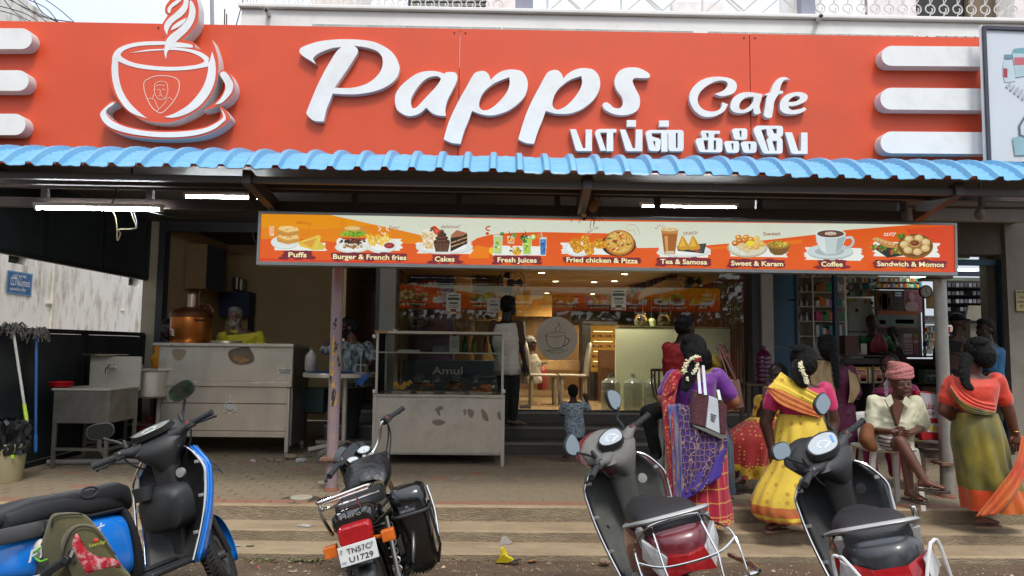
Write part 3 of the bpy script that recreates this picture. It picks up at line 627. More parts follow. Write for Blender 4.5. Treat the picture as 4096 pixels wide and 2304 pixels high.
# rounded bars at both ends
def barpoly(x0_,x1_,y0_,y1_,left,dv=0):
 r=(y1_-y0_)/2;n=10;P=[]
 if left:P=[(x1_,y1_+dv),(x1_,y0_+dv)]+[(x0_+r-r*math.sin(pi*i/n),(y0_+y1_)/2-r*math.cos(pi*i/n))for i in range(n+1)]
 else:P=[(x0_,y0_),(x0_,y1_)]+[(x1_-r+r*math.sin(pi*i/n),(y0_+y1_)/2+r*math.cos(pi*i/n))for i in range(n+1)]
 return[P]
for x0_,x1_,y0_,y1_ in((3526,3944,183.5,263),(3521,3950,351,438),(3522,3955,526,613)):raised('end_bar',barpoly(x0_,x1_,y0_,y1_,True,3),YL-.05,YS-.001,m_ltr,m_side)
for x1_,y0_,y1_ in((128,113,196),(115,281,363),(102,455,540)):raised('end_bar',barpoly(-150,x1_,y0_,y1_,False),YL-.05,YS-.001,m_ltr,m_side)
# cup logo: backing boards with white inlay
def L7(*polys):return[crom(sc_(p,380,0,2.4983))for p in polys]
m_lr=mat('logo_red','d8502f',.35,var=.05,scale=2.5,dirt='c23a1c',dirt_amt=.6,dirt_scale=2.5)
backs=[[(1170,398,1),(1200,470),(1225,560),(1235,650),(1225,760),(1200,870),(1150,970),(1070,1065),(980,1130),(860,1190),(740,1225),(620,1225),(500,1205),(400,1160),(300,1090),(220,990),(165,880),(145,760),(143,640),(155,560),(190,500),(260,450),(370,415),(500,392),(690,382,1),(665,300),(675,235),(725,155,1),(700,120),(705,60),(740,10),(800,-60),(860,-130),(960,-150),(1000,-60),(1030,40),(1035,110),(1030,200),(1000,270),(950,330),(875,400,1),(960,410),(1000,440),(1000,480,1),(1080,505),(1145,550,1)],
[(1240,745),(1250,715),(1280,698),(1330,720),(1375,780),(1395,860),(1380,940),(1320,1010),(1250,1050),(1170,1080),(1075,1105,1),(1180,1035),(1240,980),(1285,910),(1295,850),(1270,790)],
[(195,1005),(150,1010),(90,1060),(45,1120),(40,1170),(80,1240),(180,1310),(320,1355),(500,1380),(680,1390),(880,1385),(1060,1360),(1200,1310),(1290,1250),(1345,1195),(1345,1160),(1300,1095),(1240,1045,1),(1255,1100),(1250,1170),(1200,1220),(1100,1265),(950,1295),(700,1305),(480,1290),(300,1250),(180,1195),(115,1135),(110,1090),(150,1055),(195,1030)]]
YK=YS-.13
for bp_ in backs:raised('logo_backing',L7(bp_),YK,YS-.001,m_lr,m_side)
wh=[[[(230,612,1),(350,660),(500,690),(700,705),(900,700),(1050,680),(1125,665,1),(1135,600),(1130,570),(1050,520),(930,488),(760,470,1),(975,476,1),(972,450),(900,432),(800,420),(650,412),(500,416),(370,432),(260,468),(195,520),(172,600)],[(255,550),(280,512),(350,478),(480,455),(700,447,1),(700,487,1),(520,497),(345,530,1),(520,512),(700,500),(830,502),(950,522),(1040,560),(1088,600),(1080,625),(1000,650),(850,666),(700,667),(550,655),(400,630),(300,590)]],
[[(172,600,1),(165,700),(180,830),(220,950),(290,1060),(380,1135),(525,1185,1),(440,1120),(340,1020),(270,900),(235,760),(230,612,1)]],
[[(1170,515,1),(1200,620),(1205,740),(1180,860),(1120,970),(1030,1070),(900,1145),(780,1175),(690,1170,1),(800,1130),(930,1050),(1040,930),(1100,820),(1130,700),(1128,640),(1148,600)]],
[[(805,420,1),(860,370),(940,290),(990,200),(1005,110),(985,40),(960,5),(945,20),(945,60),(935,150),(900,220),(830,290),(760,345),(715,395),(700,447),(692,520),(708,592,1),(722,520),(760,480)]],
[[(720,350,1),(695,300),(695,245),(730,190),(800,130),(860,70),(885,20),(890,-60),(930,-40),(930,50),(910,110),(860,165),(790,215),(745,270),(725,320)]],
[[(758,305,1),(775,265),(830,220),(915,175,1),(890,225),(830,270)]],[[(750,130),(730,125),(725,90),(750,50),(800,10),(860,-20),(865,0),(820,40),(770,75),(755,105)]],
[[(1250,745),(1262,722),(1300,718),(1345,770),(1380,840),(1365,920),(1310,990),(1260,1030),(1200,1045,1),(1260,980),(1300,900),(1300,840),(1270,785)]],
[[(185,1022),(150,1035),(80,1095),(52,1150),(100,1235),(200,1295),(350,1335),(520,1360),(700,1372),(900,1365),(1060,1338),(1190,1290),(1280,1220),(1305,1190),(1295,1140),(1255,1080,1),(1280,1150),(1265,1190),(1190,1240),(1080,1285),(900,1312),(680,1320),(480,1305),(300,1265),(170,1205),(110,1140),(120,1090),(180,1045)]]]
for i,w_ in enumerate(wh):raised('logo_stroke',L7(*w_),YK-.004-.0004*i,YK-.0005,m_ltr)
m_line=mat('emblem_line','e9b7a4',.5)
def stroke(nm,pts,wd,closed=False,m=None,Y=YK-.003,par=None):
 P=[PY(p[0],p[1],Y)for p in crom(pts,closed,5)];par=par or sg;k=Vector(par.location);q=B();n=len(P)
 for i in range(n if closed else n-1):
  a,c=P[i]-k,P[(i+1)%n]-k;d=(c-a)
  if d.length<1e-5:continue
  s_=d.normalized().cross(V(0,1,0))*wd/2;q.add([a-s_,c-s_,c+s_,a+s_],[(0,1,2,3)])
 return mk(nm,q,m or m_line,par,smooth=0)
def s7(p):return sc_(p,380,0,2.4983)
stroke('emblem_ring',s7([(590,765),(500,810),(488,870),(510,960),(560,1060),(610,1110),(655,1128),(700,1105),(770,1030),(820,950),(842,870),(830,800),(760,765),(670,757)]),.009,True)
q_=[[(600,900),(595,850),(625,820),(670,812),(715,830),(728,880),(722,940),(690,985),(650,995),(615,970),(598,930),(590,890)],[(620,900),(650,892)],[(672,890),(705,900)],[(655,900),(650,935),(668,940)],[(632,962),(655,955),(680,965)],[(598,1000),(560,985),(525,990)],[(690,990),(740,975),(775,1000)],[(600,1000),(615,1050),(640,1090)],[(720,990),(690,1040),(650,1080),(620,1110)],[(610,860),(650,848),(700,858)],[(575,985),(590,940)]]
for p in q_:stroke('emblem_line',s7(p),.006,False)
# corrugated sheet edge peeping over the sign on the right
q=B();a,c=PY(2760,141,6.95),PY(3925,153,6.95);n=150
q.loft([[V(a.x+(c.x-a.x)*i/n,6.95+y,a.z+(c.z-a.z)*i/n+.022*math.sin(i*1.25)+z)for i in range(n+1)]for y,z in((0,0),(.6,.05))],False,False)
o=mk('corrugated_sheet',q,mat('asbestos_grey','6f6e6a',.9,var=.3,scale=8),None,smooth=50);tag(o,'corrugated grey roofing sheet edge above the right half of the red sign','roofing sheet');o.modifiers.new('s','SOLIDIFY').thickness=.012
# ================================================================ back-lit menu board
mA=PY(1040,950,6.30);mB=PY(3822,1000,6.42);mA.z=mB.z=0
mn_x=(mB-mA).normalized();mn_n=mn_x.cross(V(0,0,1))  # points to the street
if mn_n.y>0:mn_n=-mn_n
mb=thing('menu_board','long back-lit orange and white menu board with nine food pictures','sign',(mA+mB)/2+V(0,0,2.3));mk_=Vector(mb.location)
def MPt(u,v,k=0.):d=ray(u,v);t=(mA-CAM).dot(mn_n)/d.dot(mn_n);return CAM+d*t+mn_n*(.0006*k)-mk_
c4=[(1046,856),(3816,902),(3818,1090),(1037,1046)]
P4=[MPt(*c)for c in c4]
dp=-mn_n*.12
q=B();m_al=mat('alu_frame','a5a8a6',.35,metal=.6)
ctr=sum(P4,V(0,0,0))/4
out=[p+(V(mn_x.x,mn_x.y,0)*(.022 if(p-ctr).dot(mn_x)>0 else-.022))+V(0,0,.022 if p.z>ctr.z else-.028)for p in P4]
for i in range(4):
 j=(i+1)%4;f=mn_n*.012;q.add([P4[i]+f,P4[j]+f,out[j]+f,out[i]+f,P4[i]-f,P4[j]-f,out[j]+dp,out[i]+dp],[(0,1,2,3),(3,2,6,7),(0,4,5,1)])
mk('frame',q,m_al,mb,smooth=0)
ES=.42
class Print:
 def __init__(s):s.b=B();s.mats=[];s.k=1
 def mi(s,c,e=ES):
  if c not in s.mats:s.mats.append(c)
  return s.mats.index(c)
 def poly(s,pts,c,lay=True):
  if lay:s.k+=1
  P=[MPt(u,v,.12*s.k)for u,v in pts];s.b.add(P,[tuple(range(len(P)))],s.mi(c));return s
 def ell(s,u,v,ru,rv,c,n=18,a=0,a0=0,a1=2*pi,rag=0):
  P=[]
  for i in range(n):
   t=a0+(a1-a0)*i/(n if a1-a0>6.2 else n-1);r=1+(R.uniform(-rag,rag)if rag else 0);x,y=ru*r*math.cos(t),rv*r*math.sin(t);P.append((u+x*math.cos(a)-y*math.sin(a),v+x*math.sin(a)+y*math.cos(a)))
  return s.poly(P,c)
 def brush(s,u0,v0,u1,v1,c,n=7,rag=14,sl=.016):
  P=[];
  for i in range(n+1):P.append((u0+R.uniform(0,rag),v0+(v1-v0)*i/n))
  for i in range(n+1):P.append((u1-R.uniform(0,rag),v1-(v1-v0)*i/n))
  P=[(u,v+(u-u0)*sl+(R.uniform(-2,2)))for u,v in P];return s.poly(P,c)
 def specks(s,u,v,ru,rv,n,sz,cs,rag=.3):
  for i in range(n):
   t,r=R.uniform(0,6.28),math.sqrt(R.random());z=sz*R.uniform(.6,1.3);s.k+=.15
   P=[MPt(u+ru*r*math.cos(t)+z*math.cos(a)*R.uniform(1-rag,1+rag),v+rv*r*math.sin(t)+z*.8*math.sin(a)*R.uniform(1-rag,1+rag),.12*s.k)for a in[k*pi/3 for k in range(6)]]
   s.b.add(P,[tuple(range(6))],s.mi(R.choice(cs)))
  return s
 def line(s,pts,w_,c):
  s.k+=1;Q=crom(pts,False,4)
  for a,d in zip(Q,Q[1:]):
   n=Vector((-(d.y-a.y),d.x-a.x));
   if n.length<1e-6:continue
   n=n.normalized()*w_/2;s.b.add([MPt(a.x-n.x,a.y-n.y,.12*s.k),MPt(d.x-n.x,d.y-n.y,.12*s.k),MPt(d.x+n.x,d.y+n.y,.12*s.k),MPt(a.x+n.x,a.y+n.y,.12*s.k)],[(0,1,2,3)],s.mi(c))
  return s
 def build(s,name,e=ES):
  P=s.b;me=tomesh(name,P,[emat('print_'+c+('_%d'%(e*100)),c,e)for c in s.mats],0);o=link(name,me,mb);s.b=B();s.mats=[];return o
def a7(x,y):return 1000+x/1.7173,800+y/1.7173
def a8(x,y):return 2400+x/1.7173,800+y/1.7173
pr=Print();sK=1/1.7173
pr.poly(c4,'e8601c')
pr.poly([a7(78,97),a7(560,105),a7(1250,260),a7(1250,300),a7(700,300),a7(300,262),a7(78,268)],'ec8a10')
pr.poly([a7(78,97),a7(540,103),a7(700,135),a7(850,170),a7(500,200),a7(78,190)],'f09a0c')
pr.poly([a7(64,400),a7(1500,440),a7(1500,452),a7(64,416)],'d8432a');pr.poly([a8(0,460),a8(2435,492),a8(2435,505),a8(0,475)],'dc3f22')
pr.poly([a7(1500,350),a7(1560,310),a7(1650,330),a7(1640,400),a7(1500,400)],'f2860f');pr.poly([a8(2100,200),a8(2435,175),a8(2435,495),a8(2350,490)],'dd4a20');pr.poly([a8(720,330),a8(1400,270),a8(1380,300),a8(740,340)],'f0781a')
wb=[a7(540,101),a7(700,135),a7(900,180),a7(1060,215),a7(1175,242),a7(1190,290),a7(1500,300),a7(1560,262),a7(1650,238),a7(1800,225),a7(2000,220),a7(2400,228),a7(2576,232),a8(210,232),a8(255,330),a8(370,328),a8(720,312),a8(1100,280),a8(1500,235),a8(1700,205),a8(2150,170)]
pr.poly(wb+[(3816-14,902.5)][:0]+[a8(2150,168),a8(0,146)],'dfe6d2')
for i in range(60):  # faint line drawings on the white part
 x=R.uniform(760,3750);f=a7(x,150+x*.012+R.uniform(-10,45)+max(0,(900-x)*0));r=R.uniform(9,16)
 if x<1250 and f[1]>800+(150+(x-800)*.2)/1.7:continue
 pr.line([(f[0]+r*math.cos(t),f[1]+r*.7*math.sin(t))for t in[k*1.05+x for k in range(6)]],1.,'cfcdb6')
pr.build('print_background',.44)
W_,PLm='eff3ea','e2e9e4'
def plate(f,x,y,rx,ry,cin='f4f7f2'):
 u,v=f(x,y);pr.ell(u,v+2,rx*sK,ry*sK,'b9c2bd',26);pr.ell(u,v,rx*sK,ry*sK,PLm,26);pr.ell(u,v-1,rx*.78*sK,ry*.72*sK,cin,24)
def br(f,x0,y0,x1,y1,c=W_,n=8,rag=16):u0,v0=f(x0,y0);u1,v1=f(x1,y1);pr.brush(u0,v0,u1,v1-(u1-u0)*.016,c,n,rag)
def pl(f,pts,c):pr.poly([f(*p)for p in pts],c)
def el(f,x,y,rx,ry,c,**k):u,v=f(x,y);pr.ell(u,v,rx*sK,ry*sK,c,**k)
def spk(f,x,y,rx,ry,n,sz,cs):u,v=f(x,y);pr.specks(u,v,rx*sK,ry*sK,n,sz*sK,cs)
def ln(f,pts,w_,c):pr.line([f(*p)for p in pts],w_*sK,c)
def txt(nm,s,f,x0,y0,x1,y1,h_,c,bold=.02,e=.8,sh=0):word(mb,nm,s,MPt(*f(x0,y0),.12*(pr.k+12)),MPt(*f(x1,y1),.12*(pr.k+12)),h_*sK/2900*6.35,emat('ink_'+c,c,e*.62),None,bold,0,sh)
MR='7d2a35';CRM='f6efb8'
def label(s,f,x0,x1,yb,bx0,bx1,h_=34):
 br(f,bx0,yb-h_-10,bx1,yb+12,MR,6,12)
 for i in range(5):x=bx0+(bx1-bx0)*(i+.5)/5;el(f,x,yb-(h_ if i%2 else-6)-0,40,12,MR,rag=.2)
 txt('lettering',s,f,x0,yb,x1,yb+(x1-x0)*.016,h_,CRM,.022)
# puffs
br(a7,165,290,535,350);plate(a7,240,290,95,45);el(a7,235,290,92,40,'e3eae8')
for dy,c1,c2 in((0,'d9a24e','f3d083'),(-52,'d39a45','f6d48c')):
 pl(a7,[(183,262+dy),(200,240+dy),(260,232+dy),(328,242+dy),(345,268+dy),(340,290+dy),(262,306+dy),(190,288+dy)],c1);pl(a7,[(192,252+dy),(210,235+dy),(270,230+dy),(330,244+dy),(336,262+dy),(255,276+dy)],c2);ln(a7,[(190,272+dy),(255,290+dy),(338,276+dy)],4,'b57a2c');spk(a7,262,250+dy,50,14,14,6,['e0ab55','c98a3a','fbe2a4'])
pl(a7,[(330,290),(360,278),(470,240),(488,250),(480,300),(440,345),(345,318)],'e8c43c');pl(a7,[(350,290),(462,245),(425,330)],'e0a03a');pl(a7,[(470,270),(520,322),(505,342),(440,345)],'d9c64a');ln(a7,[(360,288),(440,262),(470,247)],6,'f4dd7a');ln(a7,[(480,262),(450,338)],4,'f7e88a')
ln(a7,[(138,185),(136,230),(146,230),(145,185),(138,185)],3,W_);ln(a7,[(154,185),(153,230),(163,230),(163,185),(154,185)],3,W_);el(a7,145,241,6,5,W_);el(a7,160,241,6,5,W_)
label('Puffs',a7,265,390,392,215,440);txt('lettering','yammy',a7,316,160,426,176,26,'c8741c',0,.5,.3)
# burger and fries
br(a7,590,262,1052,350);plate(a7,700,325,115,36);plate(a7,905,310,105,55)
pl(a7,[(628,225),(640,200),(680,180),(735,175),(790,190),(805,222),(800,240),(630,240)],'d3923f');el(a7,705,195,55,14,'efc77e');spk(a7,715,235,88,20,60,10,['7fb32e','98c83a','5c8f22']);pl(a7,[(622,258),(800,262),(795,275),(640,272)],'b8432a');spk(a7,708,285,92,16,60,9,['5a3423','3d241a','7c4a30']);spk(a7,710,318,75,16,50,9,['e9e4d2','cfc7b0','a5733e','6b4a2f'])
for i in range(34):
 a=R.uniform(-2.6,-.5);x,y=870+R.uniform(-55,70),300+R.uniform(-35,25);ln(a7,[(x,y),(x+46*math.cos(a),y+46*math.sin(a))],11,R.choice(['efc63f','e0ae2e','f6da6a']))
el(a7,958,315,42,26,'dfe5e0');el(a7,958,314,36,20,'9a2f2a');el(a7,955,312,20,10,'b9483c')
ln(a7,[(882,185),(900,197),(884,215)],6,W_);ln(a7,[(955,185),(937,198),(956,215)],6,W_);ln(a7,[(905,222),(917,235),(932,225)],6,W_)
label('Burger & French fries',a7,572,1075,405,552,1090);txt('lettering','Yum!',a7,955,197,1027,202,22,'9d4a2a',0,.6,.3)
for i in range(3):ln(a7,[(620+i*16,130),(628+i*16,160),(620+i*16,162),(634+i*16,190)],3,'c9801c')
# cakes
br(a7,1135,292,1535,372);plate(a7,1335,325,195,46)
pl(a7,[(1180,220),(1260,215),(1262,340),(1190,330)],'e4cfa0');spk(a7,1222,275,42,60,70,7,['f1e2bd','d8b981','c9a468','fff4dd']);el(a7,1225,215,42,12,'f3ead8')
pl(a7,[(1240,190),(1270,178),(1308,210),(1300,240),(1275,240)],'cf3c26');pl(a7,[(1265,195),(1300,212),(1280,235)],'e86a4a');spk(a7,1250,205,20,8,10,6,['3c6b2a'])
for y,r in((285,56),(262,44),(240,32),(222,16)):el(a7,1318,y,r,17,'4a2c1e');el(a7,1312,y-5,r*.8,7,'7a5138')
pl(a7,[(1260,290),(1376,290),(1362,357),(1275,357)],'3a2119')
for i in range(11):ln(a7,[(1266+i*10.4,294),(1279+i*7.8,354)],2.5,'9c7258')
pl(a7,[(1378,262),(1420,212),(1492,232),(1494,300),(1378,357)],'33241e');pl(a7,[(1380,245),(1420,208),(1494,230),(1460,250),(1385,262)],'a9714d')
for y in(285,312):ln(a7,[(1380,y+12),(1494,y-28)],8,'c9a16b')
spk(a7,1440,290,45,40,30,4,['57443a','1d1411'])
label('Cakes',a7,1270,1405,422,1238,1450);txt('lettering','delicious!',a7,1312,196,1446,194,24,'9a3324',0,.6,.3)
ln(a7,[(1650,182),(1625,190),(1622,205),(1648,212)],9,'c0482a');el(a7,1630,232,12,10,'c0482a')
# juices
br(a7,1660,315,2040,385)
def gl(f,x,y0,y1,w_,c,c2,lime=None,straw=None):
 pl(f,[(x-w_,y0),(x+w_,y0),(x+w_*.8,y1),(x-w_*.8,y1)],'cfe0d4');pl(f,[(x-w_*.85,y0+14),(x+w_*.85,y0+14),(x+w_*.68,y1-7),(x-w_*.68,y1-7)],c);spk(f,x,(y0+y1)/2,w_*.55,(y1-y0)*.32,16,7,c2)
 if straw:ln(f,[(x,y0+10),(x-14,y0-35)],4,straw)
 if lime:el(f,x+w_+8,y0+5,20,20,lime);el(f,x+w_+8,y0+5,14,14,'e7f0b0')
gl(a7,1704,240,375,32,'b9d58b',['e8d24a','6a9a35','dfeccb','86b04a']);spk(a7,1730,235,14,10,10,8,['3f6f2a','5c9636'])
gl(a7,1792,250,300,26,'e8892f',['f2b04a','d2542a','f5d05c'],None,'2a2a2a');ln(a7,[(1794,318),(1794,335)],5,'dfe9e2');pl(a7,[(1768,300),(1816,300),(1797,335)],'e06a2c');spk(a7,1812,245,18,14,14,8,['3f6f2a','6fa33c'])
gl(a7,1902,250,378,34,'b5cf52',['7fae3a','dbe88a','5c9636'],'8fb53c','22262a');spk(a7,1885,265,22,28,22,9,['2f5a22','4f8a30'])
gl(a7,2012,258,385,24,'3f7fc0',['2f64a8','7fb0d8','28508c'],None,'d7e0e4');el(a7,1984,250,17,17,'d98b2a')
el(a7,1832,365,30,15,'e8b22c');spk(a7,1820,345,40,16,16,10,['2f6a26','437f2f','e8b22c']);el(a7,1660,350,18,24,'e6d33a')
label('Fresh Juices',a7,1700,1968,428,1662,2005)
# chicken and pizza
br(a7,2130,296,2576,380);plate(a7,2255,335,105,52)
for x,y,r in((2235,300,42),(2320,320,40),(2300,270,32),(2250,335,38),(2390,300,40),(2330,355,32)):el(a7,x,y,r,r*.85,'cf8a1d',rag=.12);spk(a7,x,y,r*.8,r*.65,24,7,['eeb030','d8921c','b06f14','f7c850'])
el(a8,125,308,118,82,'2c1d14',n=30);el(a8,130,297,104,88,'b9732a',n=30);el(a8,130,293,92,76,'dfae52',n=30);spk(a8,130,293,86,68,90,8,['c23a22','e7cf7a','4c7a28','f0dd9c','8e2a1c','d9a23f']);
el(a7,2405,310,46,30,'cf8a1d',rag=.12);spk(a7,2405,310,44,26,40,7,['eeb030','d8921c','b06f14','f7c850'])
ln(a8,[(175,205),(185,180),(215,170),(245,185),(265,220),(262,245)],2.5,'b98a5c');ln(a8,[(180,208),(205,215),(225,205),(240,240)],2.5,'b98a5c')
br(a7,2138,388,2692,438,MR,6,12);txt('lettering','Fried chicken & Pizza',a7,2172,428,2659,437,34,CRM,.022)
txt('lettering','JUST TRY',a7,2318,232,2398,196,17,'a34a2e',0,.6)
# tea and samosa
br(a8,385,325,760,400);plate(a8,575,350,180,42);pl(a8,[(520,320),(725,300),(708,370),(530,352)],'343434');pl(a8,[(530,325),(715,306),(700,358),(540,345)],'4a4a4a')
pl(a8,[(414,200),(534,200),(510,375),(438,375)],'c98f4f');pl(a8,[(420,235),(528,235),(512,355),(434,355)],'a9662c');pl(a8,[(438,250),(460,250),(462,350),(448,350)],'d9a668');el(a8,474,205,58,13,'e8cf9c');spk(a8,474,203,48,8,26,4,['f3e4bd','c79a58']);pl(a8,[(445,352),(505,352),(502,372),(446,372)],'d7c4a4')
for x in(560,632):pl(a8,[(x-38,338),(x-5,250),(x+6,250),(x+50,322),(x+48,340),(x,350)],'d09a2c');pl(a8,[(x-20,325),(x,256),(x+24,320)],'e8b94a')
spk(a8,665,352,22,8,12,6,['a03028','5a7a2a','c04a38'])
for i in range(5):a=-2.7+i*.5;u,v=a8(418,212);pr.line([(u+14*math.cos(a)-4,v+14*math.sin(a)),(u+26*math.cos(a)-4,v+24*math.sin(a))],2,'a34a2e')
label('Tea & Samosa',a8,410,730,440,378,760);txt('lettering','CRUNCH',a8,566,244,664,238,22,'a33a2a',.01,.6)
# sweets
br(a8,885,320,1290,395);el(a8,1005,330,138,68,'b9b49a',n=28);el(a8,1005,326,128,60,'dcd7bd',n=28)
for x,y in((900,310),(935,345),(975,368),(915,335)):pl(a8,[(x-18,y-12),(x+14,y-14),(x+16,y+14),(x-16,y+16)],'dfe6da');pl(a8,[(x-18,y-12),(x+14,y-14),(x+8,y-22),(x-12,y-21)],'f3f7ee');el(a8,x,y-16,5,3,'5a8a3a')
for i in range(22):
 a=i*2.4;r=12+i*4.0;x,y=1005+r*math.cos(a)*1.05,300+r*.55*math.sin(a);el(a8,x,y,23,19,['d98a2c','e0b04a','c9701f','e8c26a','d8c79a'][i%5]);el(a8,x-4,y-5,10,7,'f2d48c')
el(a8,1024,300,28,18,'f0e03a');
pl(a8,[(1140,315),(1298,315),(1275,365),(1240,382),(1190,382),(1160,362)],'7d5a2c');el(a8,1218,312,78,26,'a87e33');spk(a8,1218,306,68,20,80,6,['d9b23a','b98e28','efd35c','7f8a2c'])
label('Sweet & Karam',a8,892,1248,452,865,1268);txt('lettering','Sweet',a8,1112,248,1230,246,26,'a33a2a',.01,.6)
# coffee
br(a8,1385,325,1800,418);el(a8,1570,362,158,52,'b4c2c2',n=30);el(a8,1568,354,156,48,'cfdbda',n=30);el(a8,1565,356,100,30,'a9bab9',n=24)
ln(a8,[(1672,265),(1715,262),(1728,290),(1705,325),(1655,335)],17,'b9c8c8');ln(a8,[(1675,262),(1712,258),(1726,282)],6,'dfe9e8')
pl(a8,[(1468,225),(1674,230),(1672,280),(1650,335),(1610,372),(1540,378),(1500,345),(1475,290)],'c8d6d5');pl(a8,[(1475,245),(1530,260),(1545,370),(1510,350),(1482,295)],'dde8e6');pl(a8,[(1620,265),(1672,255),(1650,330),(1605,370)],'a7b8b8')
el(a8,1571,236,104,31,'e3ecea',n=28);el(a8,1572,236,92,25,'6b4a3a',n=28);el(a8,1572,234,40,12,'e6d6c4');ln(a8,[(1540,230),(1572,248),(1604,230)],3,'8c6a55');ln(a8,[(1550,224),(1572,238),(1594,224)],3,'8c6a55');ln(a8,[(1572,222),(1572,250)],2,'8c6a55')
label('Coffee',a8,1508,1655,458,1478,1690)
# sandwich and momos
br(a8,1855,290,2320,400);pl(a8,[(1845,320),(1960,400),(2100,380),(2040,300)],'2f2c2a');spk(a8,1900,330,55,24,46,10,['5c8a2a','3f6a1e','b02a26','8fb04a']);pl(a8,[(1850,275),(1885,258),(2098,330),(2085,345),(1960,330)],'c98f4c');pl(a8,[(1855,272),(1880,262),(2020,305),(1995,318)],'e0b57c')
for i in range(6):ln(a8,[(1885+i*26,262+i*9),(1872+i*28,285+i*8)],3,'8c5a28')
spk(a8,2030,355,60,22,46,9,['5c8a2a','7fae3a','b8322a','e3c64a'])
el(a8,2150,322,122,84,'8a5c22',n=30);el(a8,2150,314,112,74,'5d3f1c',n=30);el(a8,2150,312,104,66,'9a7436',n=30)
for i in range(7):
 a=i*.9-.4;x,y=2150+78*math.cos(a),312+48*math.sin(a);el(a8,x,y,30,24,'d9b878');el(a8,x-3,y-5,18,13,'efd9a4');ln(a8,[(x-8,y-12),(x,y),(x+10,y-10)],2,'b48d4c')
el(a8,2145,302,40,26,'caa86c');el(a8,2145,300,33,20,'8a2f1e');spk(a8,2145,298,24,12,12,5,['c04a2c','5f7a2a']);spk(a8,2050,252,26,18,20,9,['3f6a1e','2f5218','5c8a2a'])
label('Sandwich & Momos',a8,1888,2345,456,1852,2375);txt('lettering','tasty',a8,1935,252,2020,246,32,'f2efe0',0,.8,.3)
pr.build('food_pictures',.45)
# street side box back and the print facing the shop
for c in list(mb.children):
 if c.name.split('.')[0]!='frame':c2=c.copy();col.objects.link(c2);c2.parent=mb;c2.matrix_local=Matrix.Translation(ctr-mn_n*.12)@Matrix.Rotation(pi,4,'Z')@Matrix.Translation(-ctr)
q=B();q.add([p-mn_n*.02 for p in P4]+[p-mn_n*.10 for p in P4],[(0,1,2,3),(7,6,5,4)]);mk('box_core',q,m_al,mb,smooth=0)
# ================================================================ poles
m_pole=mat('pole_pink','86757a',.45,var=.1,scale=5,dirt='b79a4a',dirt_amt=.35,dirt_scale=7);m_gal=mat('galvanised','9c9b93',.42,metal=.45,var=.15,scale=4,dirt='6c6860',dirt_amt=.5)
def pole(u,v,zt,r,m,lb,zf,chips):
 g=PZ(u,v,H);o=thing('awning_pole',lb,'pole',g);q=B();q.cyl((0,0,.0),(0,0,zt-g.z),r,24);mk('pipe',q,m,o)
 q=B();q.cbox((0,0,zf),(.19,.19,.012));q.cbox((0,0,zf+.0135),(.18,.18,.012));mk('flange',q,mat('rusty_plate','7a5a4c',.8),o,bev=.002)
 q=B()
 for sx in(-.07,.07):
  for sy in(-.07,.07):q.cyl((sx,sy,zf-.02),(sx,sy,zf+.03),.007,6)
 mk('bolt',q,MATS['rusty_plate'],o)
 q=B();q.cbox((0,0,zt-g.z-.01),(.16,.16,.03));mk('cap_plate',q,mat('beam_brown2','3a302c',.6),o)
 q=B()  # flaked paint
 for c,(z,s_,a,mi)in enumerate(chips):
  for k in range(5):
   aa=a+R.uniform(-.25,.25);zz_=z+R.uniform(-.06,.06);w_=R.uniform(.006,.014);h_=R.uniform(.012,.035)*s_;rr=r+.0006
   pts=[V(rr*math.sin(aa+dx*w_/r),-rr*math.cos(aa+dx*w_/r),zz_+dz*h_)for dx,dz in((-1,-.4),(-.3,-1),(.6,-.7),(1,.2),(.2,1),(-.8,.5))];q.add(pts,[tuple(range(6))],mi)
 if chips:mk('paint_chip',q,[mat('chip_yellow','b8933a',.8),mat('chip_dark','35302f',.8)],o,smooth=0)
 q=B();q.lathe([(r+.001,0),(r+.02,.004),(r+.004,.03)],16);mk('base_rust',q,mat('rust_base','7a4e3c',.9),o);return o
pole(1325,1962,2.32,.053,m_pole,'pinkish painted pole with flaking paint and rusty flange, standing left of the motorcycle',.285,[(1.36,1.3,-.2,0),(1.2,1,0,0),(1.1,1.2,-.3,0),(1.3,.8,.3,1),(.95,.8,-.1,0),(.9,1.2,.1,1),(.86,1.3,0,1),(.78,1.5,0,1),(1.02,1,-.5,1),(1.15,.7,.8,1),(.83,.8,.6,0),(1.5,.7,0,1)])
pole(3790,1988,2.28,.056,m_gal,'bare galvanised pole beside the seated old man, under the right end of the menu board',.30,[])
# ================================================================ tea stall: steel counter and what stands on it
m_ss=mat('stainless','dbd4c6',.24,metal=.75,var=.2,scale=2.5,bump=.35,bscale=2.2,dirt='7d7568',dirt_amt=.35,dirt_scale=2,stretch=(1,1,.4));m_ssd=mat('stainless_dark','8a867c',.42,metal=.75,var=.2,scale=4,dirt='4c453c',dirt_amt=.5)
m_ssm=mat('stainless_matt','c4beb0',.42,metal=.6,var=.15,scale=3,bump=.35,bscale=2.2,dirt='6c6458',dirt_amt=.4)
YCt=8.75
a,c=PY(628,1370,YCt),PY(1175,1375,YCt);zt=a.z;W=c.x-a.x
ct=thing('tea_counter','tall stainless steel tea counter with scorched front and cup emblem','counter',((a.x+c.x)/2,YCt,H));hw=W/2;ht=zt-H
def bx(nm,par,m,x0,x1,y0,y1,z0,z1,bev=.003,**k):q=B();q.box(x0,x1,y0,y1,z0,z1);return mk(nm,q,m,par,bev=bev,smooth=0,**k)
bx('counter_top',ct,m_ss,-hw-.03,hw+.01,-.05,.75,ht-.035,ht)
bx('upper_front',ct,m_ss,-hw+.03,hw-.005,0,.03,ht*.66,ht-.037);bx('ledge',ct,m_ss,-hw+.03,hw-.002,-.02,.035,ht*.615,ht*.657)
